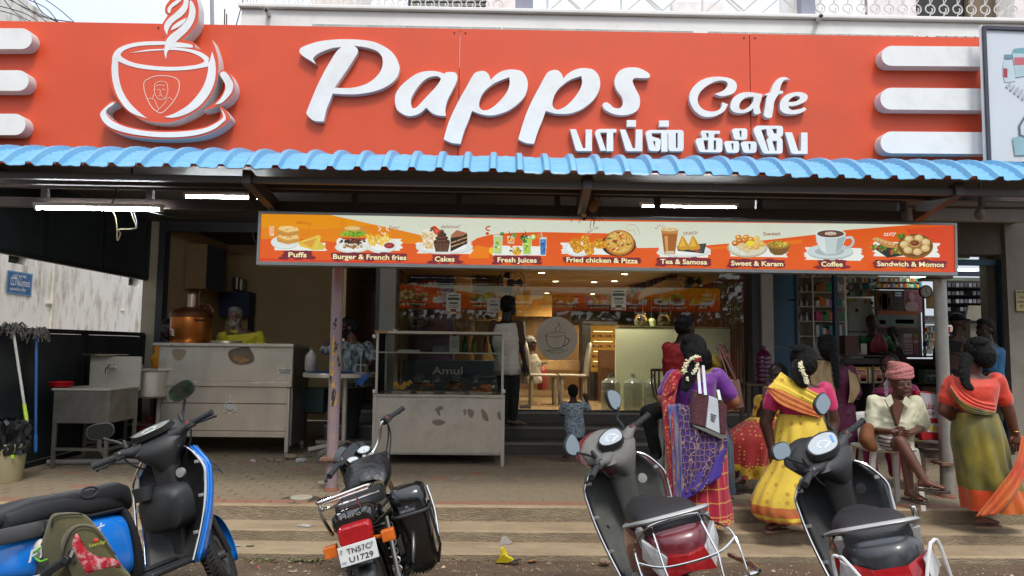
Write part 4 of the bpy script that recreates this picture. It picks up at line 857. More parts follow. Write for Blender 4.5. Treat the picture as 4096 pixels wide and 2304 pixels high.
bx('lower_front',ct,m_ss,-hw+.08,hw-.06,.005,.03,.22,ht*.61);bx('side_panel',ct,m_ssd,hw-.03,hw,.035,.74,.12,ht-.04);bx('side_panel',ct,m_ssd,-hw+.03,-hw+.05,.035,.74,.12,ht-.04)
bx('groove',ct,mat('groove_brown','4c3c34',.6),-hw+.08,hw-.06,-.001,.003,ht*.46,ht*.468);bx('groove',ct,MATS['groove_brown'],-hw+.08,hw-.06,.0,.004,ht*.22,ht*.225)
for sx in(-hw+.05,hw-.05):
 for y in(.03,.7):
  lg=bx('leg',ct,m_ssm,sx-.022,sx+.022,y-.022,y+.022,.05,ht*.6);q=B();q.cyl((sx,y,0),(sx,y,.05),.025,12);mk('foot',q,mat('foot_grey','8c8880',.6),ct)
q=B()
for t in(.12,.5,.8):q.box(-hw+W*t,-hw+W*t+.006,-.052,-.046,ht-.06,ht-.02)
mk('clip',q,m_frame,ct)
# scorch marks
def blotch(par,pts,Y,m,nm='stain',wob=0):
 P=[PY(u,v,Y)-Vector(par.location)for u,v in crom(pts,True,4)];q=B();q.add(P,[tuple(range(len(P)))]);return mk(nm,q,m,par,smooth=0)
m_sc1=mat('scorch','4c3824',.5,metal=.4,var=.4,scale=12,alpha=.6);m_sc2=mat('scorch_light','a07a4c',.45,metal=.5,var=.3,scale=14,alpha=.6)
blotch(ct,[(912,1420),(925,1398),(990,1385),(1000,1395),(1012,1415),(1018,1440),(1000,1455),(960,1460),(930,1450)],YCt-.001,m_sc1);blotch(ct,[(930,1430),(950,1422),(985,1432),(1000,1440),(960,1454)],YCt-.0017,m_sc2)
blotch(ct,[(690,1400),(742,1400),(735,1430),(715,1442),(695,1432)],YCt-.001,mat('heat_tint','8d7452',.4,metal=.5,var=.2,scale=9,alpha=.45))
# maker's plate
q=B();a,c=PY(1112,1472,YCt-.003),PY(1169,1497,YCt-.003);k=Vector(ct.location);q.box(a.x-k.x,c.x-k.x,-.004,-.002,c.z-k.z,a.z-k.z);pm_=mk('maker_plate',q,mat('plate_cream','b9b5a6',.6),ct)
word(pm_,'lettering','ELLORA',PY(1117,1484,YCt-.006)-k,PY(1165,1484,YCt-.006)-k,.022,m_frame,None,.02)
for i in range(3):q=B();q.bar(PY(1122,1487+i*3.3,YCt-.006)-k,PY(1160,1487+i*3.3,YCt-.006)-k,.001,.004);mk('print_line',q,m_frame,pm_)
# etched cup emblem
m_etch=mat('etched_white','d9d8d2',.7)
def cupmark(par,u,v,s,Y,m,wd=.004):
 def f(p):return[(u+x*s,v+y*s)for x,y in p]
 stroke('emblem',f([(-22,-8),(0,-14),(22,-8),(0,-2),(-22,-8)]),wd,True,m,Y,par);stroke('emblem',f([(-22,-6),(-18,14),(-6,24),(6,24),(18,14),(22,-6)]),wd*1.6,False,m,Y,par)
 stroke('emblem',f([(22,-2),(30,2),(26,14),(16,16)]),wd,False,m,Y,par);stroke('emblem',f([(-28,24),(0,34),(28,24)]),wd*1.4,False,m,Y,par);stroke('emblem',f([(-2,-16),(4,-26),(-2,-34),(6,-44)]),wd*1.5,False,m,Y,par)
cupmark(ct,919,1620,.95,YCt,m_etch,.008)
q=B();kk=Vector(ct.location);P=[PY(u,v,YCt)-kk for u,v in((898,1618),(938,1618),(932,1640),(918,1646),(905,1640))];q.add(P,[tuple(range(5))]);mk('emblem_fill',q,mat('etched_pale','bcbab2',.6),ct)
word(ct,'lettering','Papps Cafe',PY(895,1652,YCt-.002)-kk,PY(943,1652,YCt-.002)-kk,.018,mat('etch_dark','6c6455',.6),None,0,0,.2)
# copper boiler
yb=YCt+.3;c=PY(762,1362,yb);r=(PY(840,1362,yb).x-PY(683,1362,yb).x)/2
bo=thing('copper_boiler','old copper tea boiler with a chimney on the steel counter','boiler',(c.x,yb,zt));m_cu=mat('copper','9c5c26',.32,metal=.9,var=.3,scale=5,dirt='4a2c18',dirt_amt=.5,dirt_scale=4,stretch=(1,1,.3));m_cud=mat('copper_dark','55301c',.45,metal=.7,var=.3,scale=8)
q=B();q.lathe([(r*.97,0),(r,.02),(r*1.0,.30),(r*.99,.32)],32,cap=False);mk('drum',q,m_cu,bo)
q=B();q.lathe([(r*1.03,.315),(r*1.05,.33),(r*1.03,.345),(r*1.05,.36),(r*1.02,.375),(r*.85,.41),(r*.5,.435),(r*.42,.44)],32);mk('lid',q,m_cud,bo)
q=B();q.lathe([(r*.23,.43),(r*.22,.60),(r*.32,.625),(r*.2,.626),(r*.15,.5)],20,(r*.0,0,0));mk('chimney',q,mat('tin_copper','9a8674',.35,metal=.8),bo)
q=B();q.tube([(r*.35,0,.44),(r*.36,0,.65),(r*.5,0,.66)],.012,8);mk('vent_pipe',q,m_cud,bo)
q=B()
for k in range(7):q.ell((r*(.45+.1*k),-.05+.02*(k%2),.44-.012*k+(.02 if k%2 else 0)),(.022,.022,.018),8,6)
q.tube([(r*.5,-.05,.47),(r*1.0,-.06,.46),(r*1.18,-.06,.40),(r*1.15,-.06,.36)],.014,8);q.ell((r*1.17,-.06,.39),(.03,.03,.04),10,8);mk('tap_valves',q,m_cud,bo)
q=B();q.tube([(r*.55,-r*.85,.28),(r*.75,-r*.9,.275),(r*.95,-r*.6,.28)],.012,8);mk('handle',q,m_cud,bo)
stroke('vibhuti_marks',[(684,1315),(692,1319)],.008,False,mat('ash_white','cfc6b4',.8),yb-r-.002,bo)
for i in range(3):stroke('vibhuti_mark',[(684,1319+i*9),(697,1324+i*9)],.010,False,MATS['ash_white'],yb-r*.98,bo)
# plate on counter
c=PY(898,1360,YCt+.12);q=B();q.lathe([(.10,.0),(.17,.006),(.185,.03),(.19,.03),(.176,.002)],30,cap=True);o=mk('steel_tray',q,m_ss);o.location=(c.x,YCt+.18,zt+.001);tag(o,'round steel tray in front of the man in the yellow shirt','tray')
# cabinet on the stall's back wall, blue shelf, cardboard
ya=11.2;o=thing('wall_cabinet','tan and dark grey cabinet hung in the tea stall above the boiler','cabinet',PY(780,1060,ya));k=Vector(o.location)
a,c=PY(745,975,ya),PY(822,1155,ya);bx('front',o,mat('ply_tan','8a6f4c',.8),a.x-k.x,c.x-k.x,0,.02,c.z-k.z,a.z-k.z)
a2=PY(905,1000,ya+.5);c2=PY(905,1170,ya+.5);q=B();q.add([V(c.x,ya,a.z)-k,V(c.x,ya,c.z)-k,V(a2.x,ya+.5,c2.z)-k,V(a2.x,ya+.5,a2.z)-k],[(0,1,2,3)]);mk('side',q,mat('cabinet_grey','2e3034',.7),o,smooth=0)
ya=12.6;o=thing('blue_shelf','dark blue shelf unit with steel pots behind the man in yellow','shelf',PY(940,1300,ya));k=Vector(o.location);a,c=PY(880,1170,ya),PY(995,1265,ya);m_db=mat('shelf_blue','1d2c4a',.6)
bx('panel',o,m_db,a.x-k.x,c.x-k.x,0,.3,c.z-k.z,a.z-k.z+.02);bx('panel',o,m_db,a.x-k.x+.5,c.x-k.x,-.02,.28,c.z-k.z-.4,c.z-k.z-.02)
for u,v in((948,1135),(965,1140)):q=B();p=PY(u,v,ya+.1);q.lathe([(.07,-.1),(.08,.1),(.02,.12)],14,p-k);mk('pot',q,m_ssd,o)
# ---------------------------------------------------------------- sink unit
ys=8.2;a,c=PY(215,1550,7.75),PY(440,1550,7.75);o=thing('sink_unit','stainless steel hand wash sink on legs with a brass tap at the left','sink',((a.x+c.x)/2,7.75,H));k=Vector(o.location);hw2=(c.x-a.x)/2;zr=PY(330,1555,7.75).z-H
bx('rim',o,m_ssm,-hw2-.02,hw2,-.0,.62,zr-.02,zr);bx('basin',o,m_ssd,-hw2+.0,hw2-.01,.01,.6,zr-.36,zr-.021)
bx('splashback',o,m_ssm,-hw2+.02,hw2,.62,.66,zr-.05,zr+.33)
q=B();q.add([(hw2,0,zr-.02),(hw2,.62,zr-.02),(hw2,.62,zr+.03),(hw2,.02,zr)],[(0,1,2,3)])
for sx in(-hw2+.02,hw2-.02):
 for y in(.03,.6):bx('leg',o,m_ssd,sx-.018,sx+.018,y-.018,y+.018,0,zr-.02)
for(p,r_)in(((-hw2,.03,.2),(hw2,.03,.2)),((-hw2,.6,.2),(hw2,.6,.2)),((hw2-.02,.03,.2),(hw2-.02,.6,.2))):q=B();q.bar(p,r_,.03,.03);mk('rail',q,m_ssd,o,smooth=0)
q=B();q.tube([(0,.62,zr+.2),(0,.5,zr+.21),(0,.46,zr+.19),(0,.46,zr+.14)],.016,10);q.tube([(0,.52,zr+.22),(0,.52,zr+.25)],.01,8);q.tube([(-.03,.52,zr+.255),(.04,.52,zr+.255)],.008,8);mk('tap',q,mat('tap_chrome','98958e',.25,metal=.9),o)
q=B();q.tube([(.08,.25,zr-.36),(.08,.25,.2),(.12,.3,.1)],.025,10);mk('waste_pipe',q,mat('pipe_grey','77756f',.6),o)
c=PY(245,1543,7.9);q=B()
for i in range(4):q.lathe([(.07,.0),(.115,.02),(.12,.025),(.11,.012)],24,(0,0,.012*i))
w2=mk('red_plates',q,mat('red_plastic','b3121c',.35));w2.location=(c.x,7.9,H+zr+.001);tag(w2,'stack of red plastic plates on the left corner of the sink','plates')
c=PY(405,1415,8.42);q=B();q.lathe([(.16,0),(.24,.015),(.245,.02),(.15,.006)],28);w2=mk('steel_basin',q,m_ss);w2.location=(c.x,8.3,H+zr+.33);tag(w2,'dark rimmed steel basin lying on the sink splashback','basin');w2.location.y=8.5
# side table between sink and counter
yt=8.9;a,c=PY(520,1493,yt),PY(625,1493,yt);o=thing('prep_table','narrow steel prep table between the sink and the tea counter','table',((a.x+c.x)/2,yt,H));w_=(c.x-a.x)/2+.05;zq=a.z-H
bx('table_top',o,m_ssm,-w_,w_,0,.7,zq-.02,zq);bx('shelf',o,m_ssd,-w_,w_,.03,.7,.32,.34)
for sx in(-w_+.02,w_-.02):
 for y in(.03,.67):bx('leg',o,m_ssd,sx-.018,sx+.018,y-.018,y+.018,0,zq-.02)
q=B();q.lathe([(.16,-.0),(.18,.02),(.18,.3),(.2,.32),(.03,.34)],24);w2=mk('aluminium_pot',q,m_ssm);p=PY(605,1600,8.75);w2.location=(p.x,8.70,H+.68);tag(w2,'big dented aluminium pot wedged beside the tea counter','pot')
q=B();q.lathe([(.12,0),(.15,.05),(.15,.28),(.12,.33),(.05,.35),(.05,.4)],20);w2=mk('gas_cylinder',q,mat('cylinder_red','8e1f1c',.5));p=PY(600,1690,9.1);w2.location=(p.x,9.1,H+.02);tag(w2,'red gas cylinder under the prep table','gas cylinder')
q=B();q.lathe([(.028,0),(.034,.1),(.03,.1),(.026,.004)],16);w2=mk('steel_tumbler',q,m_ss);p=PY(564,1490,yt+.1);w2.location=(p.x,yt+.1,H+zq+.001);tag(w2,'small steel tumbler on the prep table','tumbler')
# mops, bin, drain pipe
def mop(u0,v0,u1,v1,Y0_,Y1_,mh,lb,my,head):
 a,c=PY(u0,v0,Y0_),PY(u1,v1,Y1_);o=thing('mop',lb,'mop',c,0,'mops leaning on the side screen');k=Vector(c);q=B();q.tube([a-k,V(0,0,0)],.013,8);mk('handle',q,mh,o)
 q=B();t=(c-a).normalized();q.tube([-t*.18,-t*.02],.017,8);mk('sleeve',q,my,o)
 q=B()
 for i in range(60):
  an=R.uniform(0,6.28);l=R.uniform(.08,.15);d=V(math.cos(an),math.sin(an)*.6,R.uniform(-.3,.6))*.08;q.tube([a-k,a-k+d+V(0,0,.03),a-k+d*1.7+V(0,0,-l*.5)],.006,4)
 mk('mop_head',q,head,o)
mop(52,1318,108,1690,7.3,7.1,mat('mop_white','aeb0a6',.6),'white handled mop standing head up against the black screen',mat('mop_lime','a5c832',.5),mat('mop_grey','4c4944',.9))
mop(146,1335,142,1810,7.55,7.5,mat('mop_blue','2f5f9c',.5),'blue handled mop right of the white one',mat('mop_blue2','2c6fb5',.5),MATS['mop_grey'])
c=PZ(20,1925,H);o=thing('trash_bin','cream plastic bin lined with a black bag at the left edge','bin',c);rb=.15
q=B();q.lathe([(rb*.9,0),(rb*.92,.01),(rb*1.08,.3),(rb*1.1,.36),(rb*1.02,.36),(rb*.85,.02)],28);mk('bucket',q,mat('bin_cream','9c9270',.55,dirt='7a6d4e',dirt_amt=.5),o)
q=B();rings=[]
for i in range(9):
 z=.26+.04*i;rings.append([V((rb*1.13+.018*math.sin(j*2.7+i)+.012*math.sin(j*5+i*2)-(.05 if i==8 else 0))*math.cos(j/40*2*pi),(rb*1.13+.018*math.sin(j*2.7+i)+.01*math.sin(j*4.1))*math.sin(j/40*2*pi),z+.012*math.sin(j*1.7)*(i>0))for j in range(40)])
q.loft(rings,True,False);q.ell((0,0,.5),(.13,.13,.04),16,8);mk('bag',q,mat('bag_black','141618',.3),o)
q=B();q.cbox((.14,-.13,.25),(.03,.01,.03));mk('clip',q,mat('clip_green','9fd02a',.5),o)
a,c=PZ(190,1850,H+.03),PZ(560,1845,H+.03);q=B();q.tube([a,c],.032,12);o=mk('floor_pipe',q,MATS['pipe_grey']);tag(o,'grey pvc pipe lying on the paving under the sink','pipe')
# ---------------------------------------------------------------- round standing table
c=PY(1362,1490,8.6);o=thing('standing_table','tall round steel table behind the pinkish pole','table',(c.x,8.6,H));zt2=c.z-H;rr=.42
q=B();q.lathe([(rr,zt2-.05),(rr+.004,zt2-.045),(rr+.004,zt2-.005),(rr,zt2)],48);mk('table_top',q,m_ssm,o)
q=B();q.cyl((.06,0,.1),(.06,0,zt2-.05),.03,14);mk('column',q,m_ssm,o)
for an in(.35,1.9,3.0,4.2,5.5):
 q=B();e=V(.06+.42*math.cos(an),.42*math.sin(an),.10);q.bar((.06,0,.2),e,.03,.04);lg=mk('leg',q,m_ssm,o,smooth=0);q=B();q.cyl(e-V(0,0,.1),e+V(0,0,.03),.016,8);mk('foot',q,m_ssd,lg)
q=B();q.lathe([(.37,0),(.38,.003)],40);o2_=mk('blue_cloth',q,mat('cloth_blue','1d3f6e',.8));o2_.location=(c.x-.02,8.6,H+zt2+.001);tag(o2_,'dark blue round sheet covering the standing table','table cover')
q=B();P=[PY(u,v,8.3)for u,v in((1412,1500),(1480,1498),(1455,1530),(1445,1545),(1430,1535))];q.add(P+[p+V(0,.004,0)for p in P],[(0,1,2,3,4),(9,8,7,6,5)]);o2_=mk('blue_rag',q,mat('rag_blue','1f4f8c',.8),smooth=0);tag(o2_,'blue cloth corner hanging under the round table beside the display case','cloth')
q=B();s_=.13
for z in(.0,.09):q.tube([(-s_/2,-.05,z),(s_/2,-.05,z),(s_/2,.05,z),(-s_/2,.05,z)],.003,5,closed=True)
for sx in(-1,1):
 for sy in(-1,1):q.tube([(sx*s_/2,sy*.05,0),(sx*s_/2,sy*.05,.09)],.003,5)
q.tube([(0,0,0),(0,0,.24)],.005,6);o2_=mk('wire_rack',q,m_ssm);p=PY(1440,1475,8.4);o2_.location=(p.x,8.45,H+zt2+.006);tag(o2_,'small wire rack with an upright handle on the round table','rack')
q=B();q.lathe([(.06,0),(.075,.03),(.075,.16),(.06,.2),(.02,.25),(.03,.27)],18);o2_=mk('wrapped_jar',q,mat('jar_plastic','8d8a85',.4,var=.25,scale=20));p=PY(1248,1460,8.65);o2_.location=(p.x,8.62,H+zt2+.006);tag(o2_,'jar wrapped in clear plastic at the left edge of the round table','jar')
q=B();q.cbox((0,0,.16),(.3,.3,.32));o2_=mk('water_crate',q,mat('crate_teal','24403f',.4,var=.3,scale=12),bev=.02);p=PY(1268,1600,9.6);o2_.location=(p.x,9.5,H+.45);tag(o2_,'dark green plastic water container behind the round table','container')
# ================================================================ glass display case
yd=8.15;a,c=PY(1492,1576,yd),PY(2020,1580,yd);W=c.x-a.x;hw=W/2;o=thing('display_case','glass snack display case on a scuffed steel cabinet','display case',((a.x+c.x)/2,yd,H));k=Vector(o.location);zc=a.z-H;ztop=PY(1750,1325,yd).z-H
m_gl=glass('case_glass','f0f5f2',.97,.03,ior=1.25)
bx('cabinet',o,m_ssm,-hw+.02,hw-.02,.02,.72,.12,zc-.03);bx('cabinet_top',o,m_ss,-hw,hw,0,.74,zc-.03,zc);bx('front_panel',o,mat('stainless_front','cfc9bb',.3,metal=.6,var=.12,scale=2,bump=.35,bscale=2.2,dirt='6f6a60',dirt_amt=.35),-hw+.035,hw-.035,.005,.019,.14,zc-.05)
for sx in(-hw+.02,hw-.02):
 for y in(.02,.7):bx('leg',o,m_ssm,sx-.02,sx+.02,y-.02,y+.02,0,zc-.03)
for sx in(-hw+.03,hw-.03):
 for y in(.04,.7):bx('post',o,m_ssm,sx-.013,sx+.013,y-.013,y+.013,zc,ztop)
bx('top_frame',o,m_ssm,-hw+.01,hw-.01,.02,.05,ztop-.03,ztop);bx('top_frame',o,m_ssm,-hw+.01,hw-.01,.68,.71,ztop-.03,ztop);bx('top_frame',o,m_ssm,-hw+.01,-hw+.04,.05,.68,ztop-.03,ztop);bx('top_frame',o,m_ssm,hw-.04,hw-.01,.05,.68,ztop-.03,ztop)
zs_=PY(1750,1413,yd).z-H
bx('glass_shelf',o,m_gl,-hw+.04,hw-.04,.05,.68,zs_,zs_+.006,0);bx('shelf_edge',o,m_ssm,-hw+.04,hw-.04,.045,.055,zs_-.004,zs_+.012,0)
bx('front_glass',o,m_gl,-hw+.04,hw-.04,.035,.039,zc+.005,ztop-.03,0);bx('side_glass',o,m_gl,-hw+.026,-hw+.03,.05,.68,zc+.005,ztop-.03,0);bx('side_glass',o,m_gl,hw-.03,hw-.026,.05,.68,zc+.005,ztop-.03,0);bx('top_glass',o,m_gl,-hw+.04,hw-.04,.05,.68,ztop-.01,ztop-.006,0)
bx('tape',o,mat('packing_tape','9a7d5a',.5),-hw+.0,-hw+.14,.012,.02,ztop-.028,ztop+.002,0)
for u in(1497,2015):
 for v in(1345,1565):q=B();q.cbox(PY(u,v,yd+.02)-k,(.035,.03,.04));mk('bracket',q,MATS['fitting_white'],o,bev=.004)
m_br=mat('scuff_brown','6b5a48',.7,var=.4,scale=30,alpha=.45)
for pts in([(1852,1648),(1860,1640),(1866,1652),(1860,1668)],[(1728,1690),(1755,1682),(1780,1692),(1775,1702),(1752,1708),(1735,1702)],[(1740,1640),(1765,1628),(1775,1640),(1760,1650),(1762,1668),(1752,1665),(1745,1650)],[(1868,1648),(1880,1640),(1896,1650),(1893,1670),(1880,1675)],[(1925,1640),(1945,1655),(1955,1685),(1945,1690),(1930,1675)],[(1990,1655),(2000,1652),(2005,1680),(1998,1685),(1990,1672)]):blotch(o,[(u,v-5)for u,v in pts],yd+.004,m_br)
# things in the case
m_tray=m_ss;inner=[]
def incase(nm,q,m,u,z,dy,lb,cat,grp=None,**kw):p=PY(u,1450,yd+dy);w_=mk(nm,q,m,**kw);w_.location=(p.x,yd+dy,H+z);tag(w_,lb,cat,grp);return w_
mg=[mat('samosa_gold','e0a03c',.7,var=.3,scale=30),mat('fried_brown','a8602c',.8,var=.3,scale=30),mat('fried_orange','d0702c',.7,var=.3,scale=30)]
def snack_tray(u,w_,lb,m,n,sz,shape):
 q=B();q.loft([[V(x,y,z)for x,y in((-w_*a_,-.12*a_),(w_*a_,-.12*a_),(w_*a_,.12*a_),(-w_*a_,.12*a_))]for a_,z in((.9,0),(1,.03),(.98,.03),(.88,.004))]);t=incase('snack_tray',q,m_tray,u,zc+.002,.17,lb,'tray','trays of fried snacks in the case',bev=0)
 for i in range(n):
  q=B();x,y=R.uniform(-w_*.75,w_*.75),R.uniform(-.09,.09);z=R.uniform(.02,.11)
  if shape=='tri':q.add([V(x,y,z+sz*1.3),V(x-sz,y-sz*.6,z),V(x+sz,y-sz*.6,z),V(x,y+sz,z)],[(0,1,2),(0,2,3),(0,3,1),(1,3,2)])
  else:q.ell((x,y,z),(sz,sz*.8,sz*.6),8,6)
  mk('snack',q,m,t)
inner_lift=.03
snack_tray(1610,.11,'tray of golden samosas, leftmost in the display case',mg[0],12,.035,'tri');snack_tray(1708,.10,'second snack tray with dark fried balls under a clear cover',mg[1],12,.028,'ball');snack_tray(1822,.11,'third snack tray with brown vadas',mg[1],12,.03,'ball');snack_tray(1925,.13,'rightmost snack tray with orange fritters',mg[2],14,.03,'ball')
for u in(1705,1822):q=B();q.ell((0,0,.06),(.1,.11,.09),16,8);incase('clear_cover',q,m_gl,u,zc+.004,.17,'clear dome over the %s tray of snacks'%('second' if u<1750 else 'third'),'cover','clear domes in the case')
q=B();q.cbox((0,0,.015),(.24,.2,.03));incase('steel_dish',q,m_ss,1637,zs_+.007,.3,'flat steel dish on the glass shelf','dish',None,bev=.004)
q=B();q.lathe([(.09,0),(.1,.03),(.1,.03),(.07,.04)],24);incase('steel_bowl',q,m_ss,1960,zc+.05,.45,'round steel bowl at the right back of the case','bowl')
q=B();rings=[[V((.14*s_+.012*math.sin(j*3+i))*math.cos(j/16*2*pi),(.09*s_)*math.sin(j/16*2*pi),z)for j in range(16)]for i,(s_,z)in enumerate(((.9,0),(1,.03),(.8,.07),(.4,.1),(.1,.11)))];q.loft(rings);incase('crumpled_bag',q,mat('poly_bag','8a8c8c',.35),1775,zs_+.007,.35,'crumpled translucent bag on the glass shelf','bag')
def bottle(q,h_,r,m=0,capm=1):q.lathe([(r*.9,0),(r,.01),(r,h_*.6),(r*.45,h_*.82),(r*.36,h_*.93)],14,m=m);q.lathe([(r*.42,h_*.93),(r*.42,h_)],12,m=capm)
m_cap=mat('bottle_cap','2f8a3a',.4)
for u,mm,cm,lb in((1858,mat('bottle_green','1d5a2c',.15),m_cap,'green soda bottle on the glass shelf'),(1895,mat('bottle_yellow','9a8a1c',.2),mat('cap_yellow','b8a020',.4),'yellow drink bottle between the green and orange ones'),(1940,mat('bottle_orange','a8441c',.2),mat('cap_orange','c85a20',.4),'orange drink bottle rightmost on the glass shelf')):
 q=B();bottle(q,.2,.032);w_=incase('drink_bottle',q,[mm,cm],u,zs_+.007,.45,lb,'bottle')
# payment stand: small white card, purple disc on top (its code is left out)
q=B();q.cbox((0,0,.11),(.11,.006,.22));cs_=incase('payment_card',q,mat('card_white','c9c9cc',.6),1816,zs_+.008,.1,'white payment card stand with a purple disc on the glass shelf','card');q=B();q.cyl((0,-.004,.22),(0,-.007,.22),.032,20);mk('disc',q,mat('disc_purple','4a2f7a',.5),cs_);q=B();q.cbox((0,-.004,.10),(.085,.002,.1));mk('blank_field',q,mat('card_grey','a9a9ac',.6),cs_)
q=B();q.lathe([(.08,0),(.13,.006),(.13,.012),(.07,.004)],24);w_=mk('red_lid',q,MATS['red_plastic']);p=PY(1905,1318,yd+.3);w_.location=(p.x,yd+.3,H+ztop-.005);tag(w_,'red plastic lid on top of the display case','lid')  # shallow red plastic lid lying on the case top
q=B();q.tube([V(.03*math.cos(t),.04*math.sin(t*1.3),.012+.008*math.sin(t*3))for t in[k*.5 for k in range(20)]],.01,6);w_=mk('foil_ball',q,m_ss);p=PY(1585,1315,yd+.2);w_.location=(p.x,yd+.1,H+ztop);tag(w_,'crumpled foil on the left top of the display case','foil')
q=B();a,c=PZ(1590,1822,H),PZ(1960,1829,H);q.tube([V(a.x+.35,a.y+.1,H+.03),V(c.x,c.y+.05,H+.03)],.012,8);bm=thing('broom','soft broom with yellow handle lying under the display case','broom',a);q.xf(Matrix.Translation(-a));mk('handle',q,mat('broom_yellow','9a9a1c',.5),bm)
q=B()
for i in range(40):y=R.uniform(-.04,.06);q.tube([V(.35,.1,.03),V(.1,.1+y*.6,.03),V(-.05+R.uniform(-.05,.03),.1+y*1.6,.02)],.004,4)
mk('bristles',q,mat('broom_straw','6b4c2c',.9),bm)
# ================================================================ cafe interior
YB2=14.9
m_ply=mat('cafe_panel','86663c',.6,var=.06,scale=2,stretch=(1,1,.3));m_cei=mat('cafe_ceiling','a5855a',.6,var=.08,scale=1.5,stretch=(.3,1,1));m_wood=mat('wood_strip','8c6a3f',.5,var=.15,scale=5);m_dkw=mat('dark_wood','3c2419',.45,var=.2,scale=4)
xa,xb=fx(1595,YC),fx(2975,YC)
def ib(nm,m,u0,v0,u1,v1,Y,dep,par=bd,**k):
 a,c=PY(u0,v0,Y),PY(u1,v1,Y);o=Vector(par.location);q=B();q.box(min(a.x,c.x)-o.x,max(a.x,c.x)-o.x,Y-o.y,Y+dep-o.y,min(a.z,c.z)-o.z,max(a.z,c.z)-o.z);return mk(nm,q,m,par,smooth=0,**k)
part('cafe_floor',mat('cafe_floor_tile','a58f6c',.15,var=.05),xa,xb,YC+.05,15.0,ZF+.001,ZF+.01)
zce=2.64
part('cafe_ceiling',m_cei,xa,xb,YC+.05,15.0,zce,zce+.05);part('cafe_fascia',m_frame,xa,xb,YC-.02,YC+.04,zce+.04,Zc-.02)
part('cafe_wall',mat('maroon_slats','4a241c',.5),xb,xb+.1,YC+.1,15.0,ZF,Zc-.02)
q=B()
for i in range(28):y=YC+.2+i*.1-YF;q.box(xb-.015,xb-.001,y,y+.06,ZF,zce)
mk('wall_slats',q,mat('slat_red','5c2a20',.5),bd,smooth=0)
part('cafe_wall',m_ply,xa-.1,xa,YC+.3,15.0,ZF,Zc-.02);part('cafe_wall',m_ply,xa,xb,YB2,YB2+.1,ZF,zce)
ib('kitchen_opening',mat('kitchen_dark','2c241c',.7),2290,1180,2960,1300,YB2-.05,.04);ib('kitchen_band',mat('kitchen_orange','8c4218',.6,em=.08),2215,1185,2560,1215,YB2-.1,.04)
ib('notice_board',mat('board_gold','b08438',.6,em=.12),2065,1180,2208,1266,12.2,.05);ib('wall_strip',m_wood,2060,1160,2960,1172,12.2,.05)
for u,v in((2166,1092),(2222,1126),(2376,1129),(2458,1125),(2498,1097),(2188,1173),(2371,1176)):
 p=PZ(u,v,zce-.004)
 if p.y>14.7:p=PY(u,v,14.4);p.z=zce-.004
 o=thing('downlight','lit round ceiling downlight inside the cafe','light',p,0,'downlights in the cafe ceiling');q=B();q.lathe([(.045,.0),(.045,.002)],18);mk('lens',q,emat('downlight_glow','fff0d0',14),o)
 q=B();q.lathe([(.045,.003),(.06,-.003),(.062,.003)],18,cap=False);mk('trim_ring',q,MATS['fitting_white'],o)
 l=bpy.data.lights.new('downlight_lamp','SPOT');l.energy=70 if p.y<11.6 else 45;l.spot_size=2.2;l.spot_blend=.6;l.color=(1,.86,.66);l.shadow_soft_size=.04;lo=link('downlight_lamp',l,o);lo.location=(0,0,-.02)
for k,o in enumerate([o for o in bpy.data.objects if o.name.startswith('downlight')and o.type=='EMPTY']):
 o['label']=['lit ceiling downlight nearest the glass, left of the hanging bracket','lit ceiling downlight second from the left in the middle row','lit ceiling downlight beside the middle glass joint','lit ceiling downlight fourth in the middle row','lit ceiling downlight nearest the glass on the right','small lit ceiling downlight deep inside on the left','small lit ceiling downlight deep inside near the middle joint'][k]
# storefront glazing: four panes
m_sg=glass('shop_glass','fbfaf6',.97,.015,ior=1.62)
us_=[1595,2072,2372,2700,2975]
sf=thing('shop_front_glazing','full height glass front of the cafe with a round cup sticker','glazing',(0,YC,ZF));k=Vector(sf.location)
for a,c in zip(us_,us_[1:]):q=B();q.box(fx(a,YC)+.003,fx(c,YC)-.003,-.004,.004,.02,zce-ZF);mk('glass_pane',q,m_sg,sf,smooth=0)
q=B();q.box(xa,xb,-.02,.02,0,.02);q.box(xa,xb,-.02,.02,zce-ZF,zce-ZF+.04);mk('track',q,m_frame,sf)
q=B();q.cyl(PY(2098,1285,YC-.05)-k,PY(2098,1450,YC-.05)-k,.012,10);mk('door_handle',q,m_ss,sf)
def onglass(nm,pts,m,dy=.006):P=[PY(u,v,YC-dy)-k for u,v in pts];q=B();q.add(P,[tuple(range(len(P)))]);return mk(nm,q,m,sf,smooth=0)
onglass('round_sticker',[(2227+83*math.cos(t),1354+87*math.sin(t))for t in[i*2*pi/44 for i in range(44)]],mat('sticker_frost','c9c2b2',.7))
m_st=mat('sticker_brown','5e4a38',.7)
def gst(p,w_,cl=False):stroke('sticker_line',p,w_,cl,m_st,YC-.008,sf)
gst([(2184,1338),(2215,1329),(2255,1330),(2262,1338),(2225,1348),(2190,1344)],.006,True);gst([(2184,1340),(2188,1370),(2205,1390),(2240,1392),(2258,1372),(2262,1342)],.009);gst([(2262,1350),(2276,1358),(2268,1378),(2250,1385)],.012);gst([(2180,1400),(2215,1412),(2265,1404),(2270,1392)],.006);gst([(2225,1328),(2222,1315),(2236,1300),(2232,1288)],.008);gst([(2236,1326),(2242,1310),(2234,1296)],.006)
word(sf,'lettering','Papps Cafe',PY(2190,1406,YC-.009)-k,PY(2256,1402,YC-.009)-k,.035,m_st,None,.0,0,.3)
